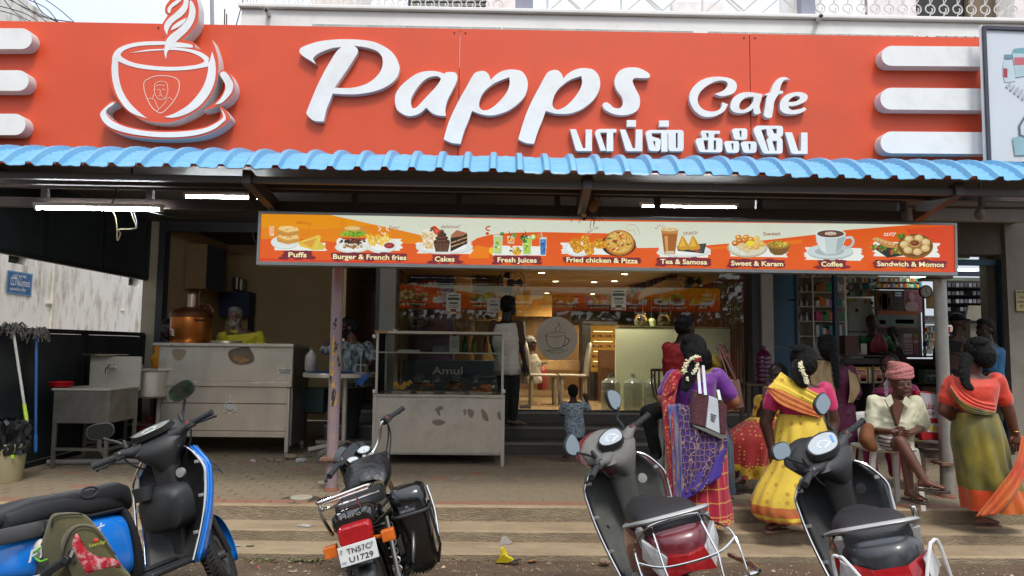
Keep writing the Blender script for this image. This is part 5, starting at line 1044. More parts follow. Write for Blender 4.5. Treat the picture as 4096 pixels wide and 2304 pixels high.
def poster(u0,v0,u1,v1,Y,lb,rows,base='c9c7b8',name='poster',cat='poster'):
 p=PY((u0+u1)/2,(v0+v1)/2,Y);o=thing(name,lb,cat,p);a,c=PY(u0,v0,Y)-p,PY(u1,v1,Y)-p;q=B();q.box(a.x,c.x,-.002,0,c.z,a.z);mk('sheet',q,mat('paper_'+base,base,.7),o,smooth=0)
 for(x0,y0,x1,y1,colr,s)in rows:
  A=V(a.x+(c.x-a.x)*x0,-.0035,a.z+(c.z-a.z)*y0);C=V(a.x+(c.x-a.x)*x1,-.0035,a.z+(c.z-a.z)*y1)
  if s:word(o,'lettering',s,V(A.x,A.y-.001,C.z),V(C.x,A.y-.001,C.z),(A.z-C.z),mat('ink'+colr,colr,.7),None,.01)
  else:q=B();q.box(A.x,C.x,-.0035,-.0025,C.z,A.z);mk('print',q,mat('ink'+colr,colr,.7),o,smooth=0)
 return o
pr1=[(.15,.08,.85,.14,'4a5a48','FSSAI LICENCE'),(.1,.2,.9,.33,'4a5a48',None),(.2,.42,.8,.52,'5c6a50',None),(.15,.58,.85,.62,'7a7a68','MENU  TIMINGS'),(.15,.66,.85,.70,'7a7a68','OPEN DAILY 6 AM'),(.3,.76,.7,.9,'5c5038',None),(.05,.88,.3,.97,'9a6a3a',None),(.7,.88,.95,.97,'9a6a3a',None)]
pr1=[r if r[5]is None else(r[0],r[1],r[2],r[3],r[4],None)for r in pr1]
poster(1786,1173,1842,1256,YC-.02,'white printed poster on the glass in front of the drinks fridge',pr1);poster(2445,1156,2504,1240,YC-.02,'white printed poster on the glass above the frosted panel',pr1)
poster(1948,1192,2000,1250,YC-.03,'paper notice about credit taped by the white shirted man',[(.3,.15,.75,.3,'8a3a3a','BILL'),(.2,.42,.85,.52,'5a4a6a',None),(.3,.75,.9,.88,'8a3a3a','NO CREDIT')],'b9b6ac','notice','notice')
# drinks fridge
yf=10.9;o=thing('drinks_fridge','tall branded drinks fridge behind the glass, dark blue and purple','fridge',PY(1725,1500,yf));kf=Vector(o.location)
ib('cabinet',mat('fridge_navy','2c2e66',.3),1642,1088,1806,1700,yf+.01,.5,o);ib('header',mat('header_navy','2e3078',.35),1645,1092,1800,1162,yf,.009,o);
def fp(u,v,d=.004):return PY(u,v,yf-d)-kf
q=B();q.add([fp(1652,1130),fp(1690,1122),fp(1748,1118),(fp(1750,1150)),fp(1700,1160),fp(1650,1165)],[(0,1,2,3,4,5)]);mk('red_flash',q,mat('flash_red','d0303c',.5),o,smooth=0)
mwt=mat('fridge_white','f2eef6',.5)
word(o,'lettering','CAMPA',fp(1657,1158,.008),fp(1750,1146,.008),.085,mwt,None,.03,0,.2)
ib('door_print',mat('print_orange','c0683c',.5),1645,1163,1800,1215,yf-.0,.008,o);ib('door_print',mat('print_purple','60306c',.5),1645,1216,1800,1480,yf-.0,.008,o);ib('door_print',mat('print_mauve','8a4a70',.5),1720,1205,1790,1330,yf-.003,.002,o)
word(o,'lettering','GRAB THE',fp(1658,1198,.01),fp(1745,1188,.01),.045,mat('cream_ink','f0e0c0',.5),None,.02,0,.1);word(o,'lettering','FIZZ',fp(1705,1215,.01),fp(1770,1200,.01),.075,MATS['cream_ink'],None,.03,0,.1)
q=B();q.ell(fp(1662,1210),(.13,.004,.07),20,8);mk('food_picture',q,mat('burger_print','6b5a34',.5),o)
for s,u0,u1,v,h_ in(('200ML',1648,1695,1241,.042),('₹10',1672,1694,1256,.04),('500ML',1647,1694,1276,.042),('₹20',1671,1694,1291,.04)):word(o,'lettering',s,fp(u0,v,.009),fp(u1,v,.009),h_,mwt,None,.01)
stroke('price_frame',[(1642,1228),(1702,1228),(1702,1298),(1642,1298)],.006,True,mwt,yf-.008,o)
o=thing('ice_cream_freezer','dark chest freezer with white old style lettering behind the display case','freezer',PY(1790,1600,10.4));kz=Vector(o.location);ib('body',mat('freezer_navy','34466c',.3),1600,1440,1990,1690,10.4,.5,o)
word(o,'lettering','Amul',PY(1728,1497,10.39)-kz,PY(1850,1497,10.39)-kz,.11,mat('freezer_white','d8dee4',.5),None,.01)
# shelf with green bottles
o=thing('wood_display_shelf','light wooden shelf frame behind the white shirted man','shelf',PY(1945,1300,10.8));ks=Vector(o.location)
for u in(1893,2000):ib('upright',m_wood,u-4,1078,u+4,1450,10.8,.05,o)
for v in(1130,1225,1280):ib('shelf_board',m_wood,1893,v-4,2004,v+4,10.81,.3,o)
ib('back_board',m_ply,1889,1075,2010,1450,11.12,.02,o);ib('low_panel',m_ply,1828,1280,1890,1400,10.9,.05,o)
for i,(u,hh)in enumerate(((1905,.21),(1922,.21),(1940,.21),(1962,.32))):
 q=B();bottle(q,hh,.035 if hh<.3 else .045);w_=mk('soda_bottle',q,[mat('soda_green','2f7a2c',.15),m_cap]);p=PY(u,1221,10.9);w_.location=(p.x,10.9,PY(1940,1221,10.81).z+.002);tag(w_,['first small green soda bottle from the left on the wooden shelf','second small green soda bottle on the wooden shelf','third small green soda bottle beside the tall one','tall green soda bottle on the wooden shelf'][i],'bottle','green bottles on the wooden shelf')
# pastry case
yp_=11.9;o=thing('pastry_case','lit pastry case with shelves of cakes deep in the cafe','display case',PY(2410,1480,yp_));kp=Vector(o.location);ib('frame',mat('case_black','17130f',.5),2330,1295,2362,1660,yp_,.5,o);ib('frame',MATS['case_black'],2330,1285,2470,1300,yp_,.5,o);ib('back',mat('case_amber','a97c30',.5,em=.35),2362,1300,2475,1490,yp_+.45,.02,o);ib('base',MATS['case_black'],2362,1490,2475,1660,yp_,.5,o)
for v in(1335,1375,1415,1455):
 ib('shelf',m_gl,2362,v+14,2475,v+17,yp_,.4,o)
 ib('light_strip',emat('strip_glow','ffd890',6),2375,v-10,2450,v-8,yp_+.3,.01,o)
 for i in range(9):q=B();p=PY(2372+i*11,v+9,yp_+.15)-kp;q.cbox(p,(.035,.05,.04));mk('cake',q,mat(['cake_dark','cake_orange','cake_brown'][i%3]+str(v%2),['2b1a12','b0622a','6b3a1c'][i%3],.6),o,bev=.008)
# counter, chairs, extinguisher
ib('wood_counter',mat('counter_walnut','5c3a22',.5),2405,1400,2462,1650,11.4,.4);ib('service_counter',mat('service_beige','9a7c54',.4),2085,1440,2330,1480,12.3,.4)
def cchair(u,lb,Y=11.2,flip=1):
 p=PY(u,1600,Y);o=thing('cafe_chair',lb,'chair',(p.x,Y,ZF+.01),0,'white chairs in the cafe');m=mat('chair_white','8a8272',.5);q=B();q.cbox((0,0,.44),(.42,.42,.03));mk('seat',q,m,o,bev=.01)
 for sx in(-.18,.18):
  for sy in(-.18,.18):q=B();q.bar((sx,sy,0),(sx*.95,sy*.95,.43),.035,.035);mk('leg',q,m,o)
 q=B();X=.2*flip;pts=crom3([(X,-.2,.44),(X*1.15,-.2,.75),(X*1.3,-.1,.9),(X*1.3,.1,.9),(X*1.15,.2,.75),(X,.2,.44)],5);q.tube(pts,.02,6)
 for i in range(4):q.tube([(X*1.05,-.15+.1*i,.46),(X*1.25,-.15+.1*i,.86)],.012,5)
 mk('backrest',q,m,o)
cchair(2170,'white lattice chair left of the round sticker, inside the cafe',11.0,-1);cchair(2290,'white lattice chair right of the round sticker, inside the cafe',11.0,1)
o=thing('fire_extinguisher','red fire extinguisher standing on the cafe floor','extinguisher',PY(2168,1560,11.6));q=B();q.lathe([(.06,0),(.075,.02),(.075,.3),(.05,.36),(.02,.38)],16);mk('cylinder',q,mat('ext_red','7a1c18',.4),o);q=B();q.tube([(0,0,.38),(.0,0,.42),(.08,0,.43)],.012,6);q.tube([(0,0,.4),(-.1,0,.38),(-.12,0,.2)],.01,6);mk('hose',q,m_frame,o)
# frosted green counter front, bowls on it
o=thing('frosted_counter','pale green frosted glass counter front behind the shop window','counter',PY(2710,1650,YC+.55));ib('panel',mat('frosted_green','d3dcbc',.35,var=.04,scale=2),2462,1310,2960,1690,YC+.55,.05,o);ib('top_edge',mat('edge_green','97a184',.3),2462,1304,2962,1309,YC+.54,.4,o)
m_bw=glass('bowl_glass','e8e2cc',.8,.03)
for u,lb in((2565,'left round glass bowl on the frosted counter'),(2656,'right round glass bowl on the frosted counter')):
 q=B();q.lathe([(.04,0),(.09,.03),(.11,.08),(.09,.14),(.06,.17),(.075,.19)],20,cap=False);p=PY(u,1303,YC+.7);w_=mk('glass_bowl',q,m_bw);w_.location=(p.x,YC+.7,PY(2600,1304,YC+.54).z+.002);tag(w_,lb,'bowl','glass bowls on the frosted counter');q=B();q.lathe([(.03,.01),(.08,.03),(.1,.07)],16);w2=mk('sweets',q,mat('sweets_gold','a8863c',.5),w_)
q=B();q.lathe([(.05,0),(.055,.08),(.04,.1),(.02,.12)],16);p=PY(2608,1303,YC+.7);w_=mk('pale_jar',q,mat('jar_pale_green','9aa678',.5));w_.location=(p.x,YC+.7,PY(2600,1304,YC+.54).z+.002);tag(w_,'small pale green jar between the two glass bowls','jar')
# water bottles
m_wb=mat('water_bottle','8d9c94',.15,alpha=.45,var=.05)
for u,Y,lb in((2442,YC+.22,'leftmost 20 litre water bottle behind the cafe glass'),(2532,YC+.25,'middle 20 litre water bottle behind the cafe glass'),(2612,YC+.25,'rightmost 20 litre water bottle behind the cafe glass')):
 p=PY(u,1660,Y);q=B();r=.135;pf=[(r*.9,0),(r,.02)]
 for i in range(4):z=.04+i*.085;pf+=[(r,z),(r*1.0,z+.055),(r*.94,z+.068),(r,z+.08)]
 pf+=[(r*.8,.40),(r*.3,.44),(r*.22,.49),(r*.25,.5)];q.lathe(pf,24);w_=mk('water_bottle',q,m_wb);w_.location=(p.x,Y,ZF+.012);tag(w_,lb,'water bottle','big water bottles behind the glass')
# upper right: long shelf in depth, fan, frames
o=thing('high_wall_shelf','wooden high shelf with packets receding along the cafe wall','shelf',(xb-.6,11,2.3));ko=Vector(o.location)
A,C=PY(2702,1120,10.2)-ko,PY(2525,1196,12.4)-ko;q=B();q.bar(A,C,.25,.03);mk('shelf_board',q,m_wood,o);q=B();q.bar(A+V(0,0,.4),C+V(0,0,.4),.3,.03);mk('top_board',q,m_dkw,o)
for i in range(12):t=(i+.5)/12;p=A.lerp(C,t);h_=R.uniform(.12,.28);q=B();q.cbox(p+V(0,0,.02+h_/2),(.09,.07,h_));mk('packet',q,mat('pk%d'%(i%5),['6b2a34','8c7a4a','3c4a5c','7a5a3a','4a2a3c'][i%5],.5),o)
for i in range(5):p=A.lerp(C,(i+.5)/5);q=B();q.tube([p,p+V(0,0,.4)],.004,4);q.tube([p,p-V(0,0,.5)],.003,4);mk('hanging_wire',q,mat('wire_gold','9a8458',.4),o)
def fan(u,v,Y,lb,r=.2):
 p=PY(u,v,Y);o=thing('wall_fan',lb,'fan',p);m=m_frame
 for rr,yy in((r,0),(r*.7,-.05),(r*.95,.06)):q=B();q.tube([V(rr*math.cos(t),yy,rr*math.sin(t))for t in[i*2*pi/24 for i in range(24)]],.004,4,closed=True);mk('cage_ring',q,m,o)
 q=B()
 for i in range(16):t=i*2*pi/16;q.tube([V(.03*math.cos(t),-.07,.03*math.sin(t)),V(r*.8*math.cos(t),-.05,r*.8*math.sin(t)),V(r*math.cos(t),0,r*math.sin(t))],.002,4)
 mk('cage_spokes',q,m,o)
 for i in range(3):t=i*2.094;q=B();q.add([V(.03*math.cos(t),0,.03*math.sin(t)),V(r*.8*math.cos(t-.4),.02,r*.8*math.sin(t-.4)),V(r*.88*math.cos(t),0,r*.88*math.sin(t)),V(r*.75*math.cos(t+.45),-.02,r*.75*math.sin(t+.45))],[(0,1,2,3)]);mk('blade',q,mat('blade_dark','2a2826',.4),o)
 q=B();q.cyl((0,.02,0),(0,.16,0),.06,14);q.cbox((0,.12,-.1),(.05,.05,.2));mk('motor',q,m,o)
fan(2765,1125,10.6,'black wall fan in the upper right of the cafe',.17);fan(2045,1130,10.3,'black pedestal fan ring behind the cafe glass at upper left',.2)
for u0,v0,u1,v1,lb in((2872,1075,2902,1215,'tall gilt picture frame on the maroon cafe wall'),(2868,1232,2902,1278,'small gilt picture frame low on the maroon wall'),(2820,1155,2836,1225,'narrow pale frame left of the gilt ones')):
 p=PY((u0+u1)/2,(v0+v1)/2,10.4);o=thing('picture_frame',lb,'picture',p,0,'pictures on the cafe wall');a,c=PY(u0,v0,10.4)-p,PY(u1,v1,10.4)-p;q=B();q.box(a.x,c.x,0,.02,c.z,a.z);mk('frame',q,mat('gilt_dark','5a452c',.5),o);q=B();q.box(a.x+.015,c.x-.015,-.002,.0,c.z+.015,a.z-.015);mk('picture',q,mat('picture_dim','6b5236',.5,var=.4,scale=18),o)
# brown cane ring chair in front of the glass
o=thing('cane_chair','brown metal ring chair back in front of the frosted panel','chair',PY(2650,1640,9.3));kc=Vector(o.location);mb_=mat('cane_brown','4a3026',.45);c=PY(2660,1480,9.3)-kc;q=B();q.tube([c+V(.17*math.cos(t),.17*math.sin(t),.0)for t in[i*2*pi/28 for i in range(28)]],.014,8,closed=True);mk('ring',q,mb_,o)
for t in(pi,pi+.9,0,2.2):q=B();q.tube(crom3([c+V(.17*math.cos(t),.17*math.sin(t),0),c+V(.17*math.cos(t),.17*math.sin(t),-.18),c+V(.12*math.cos(t),.12*math.sin(t),-.36),c+V(.05*math.cos(t),.05*math.sin(t),-.45)]),.012,6);mk('rib',q,mb_,o)
# white block on the cafe step
q=B();q.cbox((0,0,.03),(.26,.12,.06));p=PY(2335,1655,YC-.2);w_=mk('white_doorstop',q,mat('block_white','b3b0a5',.6),bev=.004);w_.location=(p.x-.15,YC+.12,ZF+.012);tag(w_,'white block on the floor behind the child','block')
q=B();q.cbox((0,0,0),(.16,.01,.05));q.cbox((-.02,-.006,0),(.05,.004,.03));q.cbox((.04,-.006,0),(.03,.004,.03));p=PY(2100,1650,YC+.05);w_=mk('floor_socket',q,mat('socket_white','a9a598',.5));w_.location=(p.x,YC+.06,ZF+.05);tag(w_,'socket plate low behind the cafe glass','socket')
# ================================================================ pharmacy
m_sh=mat('shelf_white','dedcd2',.6,var=.05);m_bl=mat('shutter_blue','1f4a66',.5,var=.12,scale=2,dirt='2f5a70',dirt_amt=.4);m_phc=mat('counter_brown','2f1c18',.4,var=.2,scale=3)
o=thing('blue_shutter','folded dark blue steel shutter panel left of the pharmacy','shutter',PY(3140,1480,YF))
for v0,v1 in((1060,1198),(1202,1388),(1392,1900)):ib('panel',m_bl,3086,v0,3192,v1,YF,.06,o,bev=.006)
ib('edge_bar',mat('shutter_dark','123246',.5),3080,1060,3087,1900,YF-.03,.12,o);ib('edge_bar',MATS['shutter_dark'],3190,1060,3198,1900,YF-.03,.12,o)
o=thing('blue_post','dark blue square post in front of the medicine shelves','post',PY(3352,1750,9.9));ib('post',MATS['shutter_dark'],3334,1060,3368,1800,9.9,.08,o,bev=.004)
o=thing('blue_door_frame','dark blue door frame at the right side of the pharmacy','door frame',PY(4040,1600,9.5));ib('jamb',MATS['shutter_dark'],4020,1040,4036,1950,9.5,.1,o);ib('head',m_bl,3700,1035,4032,1062,9.55,.08,o)
part('pharmacy_floor',mat('pharm_floor','6b665c',.4),fx(3085),6.9,YF+.21,13,H,H+.02);part('pharmacy_wall',mat('pharm_wall','c4c1b4',.8),fx(3090),6.9,13.01,13.15,H,Zc);part('pharmacy_ceiling',mat('pharm_ceiling','c0beb6',.8),fx(3085),6.9,YF+.25,13,2.95,3.0)
# medicine shelf
ym=11.0;o=thing('medicine_shelf','white shelves filled with coloured medicine boxes and bottles','shelf',PY(3290,1430,ym));km=Vector(o.location)
vsx=[1106,1168,1227,1285,1345,1432]
for v in vsx:ib('shelf_board',m_sh,3195,v-2,3392,v+3,ym,.32,o)
for u in(3196,3257,3388):ib('upright',m_sh,u-(4 if u!=3257 else 9),1104,u+(4 if u!=3257 else 9),1700,ym-.01,.33,o)
ib('back_panel',m_sh,3195,1104,3392,1700,ym+.33,.02,o)
pal=['b5452c','c8702a','3c8a4a','2f8a86','c23a7a','d8d4c8','5a7ab0','e0dccb','9ab83c','b08a3c','6a3a7a','d0cfc6']
def mb2(c):return mat('med_'+c,c,.5)
rows=[(1166,['9a5a2c','9a5a2c','b06a34','3c8a6a','3c9a6a','9ac83c','d8d4c8','d0cfc6','c8c4b8']),(1225,['d8d4c8','c8702a','d8702a','d0cfc6','b05ab0','8a7ac0','3c8a7a','2f8a86','d8d4c8']),(1283,['c23a7a','c23a7a','3c8a4a','3c8a4a','d8602a','d8602a','d8702a','2f8a4a','3c9a6a']),(1343,['d0cfc6','2f6a7a','d8d4c8','b03a3a','3c8a8a','d0cfc6','8a2a3a','c8c4b8','2f8a86'])]
for v,cs in rows:
 for i,cname in enumerate(cs):
  u=3266+i*13.2;hgt_=R.uniform(.5,1)*.17;p=PY(u+6,v-1,ym)-km;n=R.choice((3,4,5))
  for j in range(n):q=B();q.box(p.x-.024,p.x+.022,.0,.2,p.z+hgt_*j/n+.001,p.z+hgt_*(j+1)/n-.002);mk('medicine_box',q,mb2(cname),o,smooth=0)
for v,cs in((1166,7),(1225,6),(1283,7)):
 for i in range(cs):
  p=PY(3203+i*7.5,v-1,ym)-km;q=B();hb=R.uniform(.09,.14);q.lathe([(.02,0),(.022,hb*.65),(.01,hb*.8),(.012,hb)],10);w_=mk('medicine_bottle',q,mat('mb%d'%(i%3),['3c2a20','c8c6ba','4a5a6a'][i%3],.3),o);w_.location=(p.x,.06,p.z)
for i in range(5):p=PY(3205+i*10,1413,ym)-km;q=B();q.box(p.x-.02,p.x+.02,0,.2,p.z,p.z+.05);mk('medicine_box',q,mb2(['3c8a4a','9ab83c','2f8a86','3c8a4a','d8d4c8'][i]),o,smooth=0)
for i in range(9):p=PY(3200+i*14,1105,ym)-km;q=B();q.box(p.x-.025,p.x+.02,0,.2,p.z+.005,p.z+.06);mk('medicine_box',q,mb2(['b03a3a','c8c4b8','3a4a8a','b03a3a','d8d4c8','8a2a4a','c8c4b8','b03a3a','3a4a8a'][i]),o,smooth=0)
# fridge
o=thing('pharmacy_fridge','old white fridge with stickers behind the pharmacy counter','fridge',PY(3445,1330,11.8));ib('body',mat('fridge_grey','b9bcb4',.4),3388,1192,3505,1700,11.8,.5,o,bev=.02);ib('door_gap',m_frame,3388,1325,3505,1330,11.795,.01,o)
for u,v,c_ in((3400,1200,'b59a3c'),(3420,1200,'b59a3c'),(3462,1205,'b59a3c'),(3488,1212,'3a3a3a'),(3428,1240,'2a2a2a'),(3490,1232,'c8c8c0'),(3488,1250,'a8b0b8')):ib('sticker',mat('stk'+c_,c_,.5),u-6,v-6,u+6,v+7,11.79,.004,o)
# counter
yc=10.55;o=thing('pharmacy_counter','dark brown pharmacy counter with a shelf of boxes below','counter',PY(3560,1700,yc));ib('counter_top',m_phc,3378,1419,3990,1432,yc-.02,.5,o);ib('apron',m_phc,3378,1432,3990,1462,yc,.03,o);ib('shelf',mat('shelf_grey','5c564e',.5),3380,1532,3990,1540,yc,.4,o);ib('back',mat('counter_dark','1d1614',.6),3380,1432,3990,1900,yc+.42,.03,o);ib('side_box',mat('wood_box_red','4a2018',.5),3380,1342,3436,1418,yc,.3,o)
for u in(3382,3500,3640,3800):ib('divider',MATS['shelf_grey'],u-3,1462,u+3,1900,yc+.02,.38,o)
def carton(u0,v0,u1,v1,Y,lb,base,writing,extra=None,grp=None):
 p=PY((u0+u1)/2,v1,Y);o=thing('product_box',lb,'box',p,0,grp);a,c=PY(u0,v0,Y)-p,PY(u1,v1,Y)-p;q=B();q.box(a.x,c.x,0,.18,0,a.z);mk('carton',q,mat('ctn'+base,base,.5),o,bev=.003,smooth=0)
 if extra:
  for(x0,y0,x1,y1,cl)in extra:q=B();q.box(a.x+(c.x-a.x)*x0,a.x+(c.x-a.x)*x1,-.002,0,a.z*(1-y1),a.z*(1-y0));mk('print',q,mat('ink'+cl,cl,.5),o,smooth=0)
 for(s,x0,x1,y,h_,cl)in writing:word(o,'lettering',s,V(a.x+(c.x-a.x)*x0,-.004,a.z*(1-y)),V(a.x+(c.x-a.x)*x1,-.004,a.z*(1-y)),h_*a.z,mat('ink'+cl,cl,.5),None,.01)
cb=[(0,0,1,.12,'c8a03c'),(.25,.2,.85,.45,'b03038'),(.1,.7,.9,.95,'b89a6a'),(.55,.5,.95,.9,'b04a4a')]
carton(3408,1468,3470,1531,yc+.05,'cereal carton with a red oval, first from the left under the counter','cbb894',[('Cerelac',.28,.82,.4,.14,'e8e4d8')],cb);carton(3474,1468,3530,1531,yc+.05,'cereal carton with a red oval, second under the counter','cdbb98',[('Cerelac',.28,.82,.4,.14,'e8e4d8')],cb);carton(3532,1466,3590,1531,yc+.05,'pale carton behind the woman in magenta','b5ac94',[])
carton(3698,1478,3754,1534,yc+.05,'grey tin carton lettered NAN right under the counter','5c6a64',[('NAN',.2,.8,.55,.24,'d0d4d0'),('PRO',.38,.62,.75,.1,'d0d4d0')],[(.15,.2,.85,.9,'3c4844')])
for(u0,v0,u1,v1,c_,lb)in((3400,1560,3440,1600,'4a4a48','dark carton on the low shelf under the cereal cartons'),(3690,1545,3755,1610,'6a5a48','brown carton on the low shelf under the grey tin carton')):carton(u0,v0,u1,v1,yc+.06,lb,c_,[])
# hangings and posters behind the counter
ib('partition',mat('partition_wood','4a2f22',.5),3500,1150,3700,1160,11.6,.04);ib('partition',MATS['partition_wood'],3690,1150,3706,1430,11.6,.04);ib('partition',mat('partition_back','58504a',.6,var=.3,scale=6),3500,1160,3690,1430,11.7,.04)
poster(3502,1162,3574,1250,11.5,'dark hanging print with gold ornament above the shopkeeper',[(.1,.1,.9,.9,'4a3020',None),(.35,.15,.65,.85,'8a6a2c',None),(.2,.3,.3,.7,'6a4a24',None),(.7,.3,.8,.7,'6a4a24',None)],'5c4028','wall_hanging','hanging')
poster(3576,1163,3610,1195,11.5,'blue white notice between the two hangings',[(.1,.2,.9,.4,'d0d4dc',None),(.1,.5,.9,.7,'d0d4dc',None)],'3a4a6a','notice','notice')
o=poster(3614,1160,3690,1250,11.5,'pink poster with a seated figure in white beside the clock',[(.0,.0,1,.2,'8a4a5c',None)],'9a6070');kq=Vector(o.location)
q=B();q.ell(PY(3646,1188,11.48)-kq,(.05,.002,.07),16,8);q.ell(PY(3646,1228,11.48)-kq,(.11,.002,.09),16,8);mk('figure_print',q,mat('figure_pale','b08c8c',.6),o)
poster(3508,1243,3672,1312,11.45,'hanging shop board with painted white letters seen behind the shopkeeper',[(.02,.05,.98,.22,'a05028',None),(.03,.22,.97,.95,'6a7470',None),(.3,.06,.7,.2,'d0d0c8','தர்மபுரி'),(.08,.55,.45,.85,'c8ccc8','AMARAVATI'),(.52,.55,.9,.85,'c8ccc8','MEDICALS')],'a05a34','hanging_board','sign')if False else poster(3508,1243,3672,1312,11.45,'hanging board with an orange rim behind the shopkeeper',[(.02,.05,.98,.22,'a05028',None),(.03,.22,.97,.95,'6a7470',None),(.05,.55,.2,.8,'b8bcb8',None),(.45,.5,.9,.75,'b8bcb8',None)],'a05a34','hanging_board','board')
poster(3700,1262,3748,1297,11.4,'white date calendar sheet reading 8 2026 beside the pole',[(.05,.15,.2,.45,'3a3a44','8'),(.32,.15,.95,.45,'3a3a44','2026'),(.2,.6,.8,.7,'6a6a70',None)],'b8b8b8','calendar','calendar')
poster(3702,1165,3748,1235,11.5,'yellowish printed picture under the clock',[(.3,.2,.7,.9,'8a6a2c',None)],'6f5a34')
p=PY(3700,1167,11.3);o=thing('wall_clock','round red rimmed wall clock behind the pharmacy counter','clock',p);rc=24/2900*11.3
q=B();q.lathe([(rc*1.0,0),(rc*1.18,.01),(rc*1.12,.03),(rc*.9,.03)],32,rot=Matrix.Rotation(pi/2,3,'X'));mk('rim',q,mat('clock_red','5c1418',.35),o);q=B();q.cyl((0,-.012,0),(0,-.032,0),rc*.88,32);mk('face',q,mat('clock_face','b5b8b4',.4),o)
for a_,l_ in((0.05,.62),(2.35,.5)):q=B();q.bar((0,-.035,0),(rc*l_*math.sin(a_),-.035,rc*l_*math.cos(a_)),.003,.006,(0,1,0));mk('hand',q,m_frame,o)
for i in range(12):a_=i*pi/6;q=B();q.cbox((rc*.74*math.sin(a_),-.034,rc*.74*math.cos(a_)),(.006,.002,.012),Matrix.Rotation(a_,3,'Y'));mk('hour_mark',q,m_frame,o)
o=thing('magazine_stack','stack of price leaflets on the pharmacy counter','leaflets',PY(3645,1419,10.8));ks2=Vector(o.location)
ib('front_sheet',mat('leaflet_white','b8a8a4',.6),3616,1335,3652,1418,10.8,.1,o);ib('side_sheet',mat('leaflet_pink','9a5a64',.6),3653,1335,3674,1418,10.8,.12,o)
for s,u0,u1,v,h_,c_ in(('55',3655,3672,1350,.05,'c8b040'),('165',3654,3673,1372,.05,'d8d0c8'),('₹16',3618,3650,1360,.04,'8a2a3a')):word(o,'lettering',s,PY(u0,v,10.79)-ks2,PY(u1,v,10.79)-ks2,h_,mat('ink'+c_,c_,.5),None,.02)
for i in range(4):ib('print_line',mat('ink8a2a3a','8a2a3a',.5),3619,1370+i*11,3648,1374+i*11,10.795,.004,o)
q=B();q.box(0,.09,0,.01,0,.16);w_=mk('upi_card',q,mat('card_cream','b0a898',.5));w_.location=PY(3444,1418,10.6)+V(0,0,.001);tag(w_,'small payment card leaning at the left end of the pharmacy counter','card')
q=B();q.lathe([(.02,0),(.02,.07),(.01,.09)],10);w_=mk('ink_bottle',q,mat('ink_black','1a1a1c',.3));w_.location=PY(3610,1418,10.7)+V(0,0,.001);tag(w_,'small black bottle on the pharmacy counter by the leaflets','bottle')
# lit strips, right hand shelves
o=thing('lit_display_strip','pale green lit display strip under the pharmacy ceiling','display',PY(3780,1070,10.9));ib('strip',emat('strip_green','b4dcc0',5),3840,1074,3915,1082,10.6,.1,o);ib('strip',emat('strip_green','b4dcc0',5),3655,1098,3740,1110,11.4,.1,o)
o=thing('dark_box_rack','dark rack of small grey boxes beyond the galvanised pole','rack',PY(3880,1300,12.3));ib('back',mat('rack_dark','24222c',.6),3770,1120,4020,1420,12.5,.05,o)
for j in range(4):
 ib('shelf_board',mat('rack_board','3a3632',.6),3770,1150+j*32,4000,1153+j*32,12.2,.3,o)
 for i in range(11):
  if R.random()<.85:u=3790+i*17;ib('small_box',mat('sb%d'%(i%3),['6c6a72','4c4a52','8a8a92'][i%3],.6),u,1133+j*32,u+13,1148+j*32,12.2,.1,o)
ib('overhead_beam',mat('beam_pale','8f8a7e',.6),3700,1108,4020,1125,10.9,.2);ib('overhead_fascia',mat('fascia_blue','20283c',.6),3790,1085,4020,1106,12,.05)
o=thing('cream_cabinet','cream flap top cabinet behind the man in the blue shirt','cabinet',PY(3940,1300,11.6));q=B();P=[PY(3862,1280,11.6),PY(3875,1222,11.6),PY(4025,1224,11.6),PY(4025,1290,11.6)];kk=Vector(o.location);q.add([p-kk for p in P]+[p-kk+V(0,.05,0)for p in P],[(0,1,2,3),(7,6,5,4),(0,4,5,1),(1,5,6,2)]);mk('flap',q,mat('cab_cream','7f7a6c',.5),o);ib('body',mat('cab_cream2','6c675a',.5),3880,1292,4028,1420,11.7,.4,o);ib('panel',mat('cab_white','9a9a92',.5),3990,1385,4030,1420,11.3,.02,o)
poster(4062,1160,4130,1245,9.38,'handwritten yellow paper stuck on the right hand pillar',[(.05,.05,.6,.15,'3a3424','WANT NEW'),(.2,.28,.6,.38,'3a3424','Tamil'),(.05,.5,.6,.6,'3a3424','Available'),(.25,.7,.5,.8,'3a3424','@ 7')],'9a9068','pillar_notice','notice')
# stool with magenta water can
p=PY(3022,1700,9.3);o=thing('wooden_stool','weathered wooden stool by the grey pillar with a magenta can on it','stool',(p.x+.0,9.3,H));zs2=PY(3022,1533,9.3).z-H;m_ws=mat('stool_wood','4f4034',.7,var=.25,scale=6)
q=B();q.cbox((0,0,zs2-.015),(.3,.3,.03));mk('seat',q,m_ws,o,bev=.004)
for sx in(-1,1):
 for sy in(-1,1):q=B();q.bar((sx*.15,sy*.15,0),(sx*.12,sy*.12,zs2-.03),.035,.035);mk('leg',q,m_ws,o,smooth=0)
for z in(.2,.38):
 q=B();q.bar((-.14,-.14,z),(.14,-.14,z),.02,.03);mk('rung',q,m_ws,o,smooth=0)
q=B();r=.10;pf=[(r*.9,0),(r,.02)]
for i in range(6):z=.03+i*.055;pf+=[(r,z),(r,z+.035),(r*.93,z+.045),(r,z+.055)]
pf+=[(r*.7,.40),(r*.3,.43),(r*.3,.48)];q.lathe(pf,24);w_=mk('water_can',q,mat('can_magenta','4c1236',.3));p2=PY(3055,1530,9.3);w_.location=(p2.x,9.3,H+zs2);tag(w_,'ribbed magenta water can standing on the wooden stool','water can')
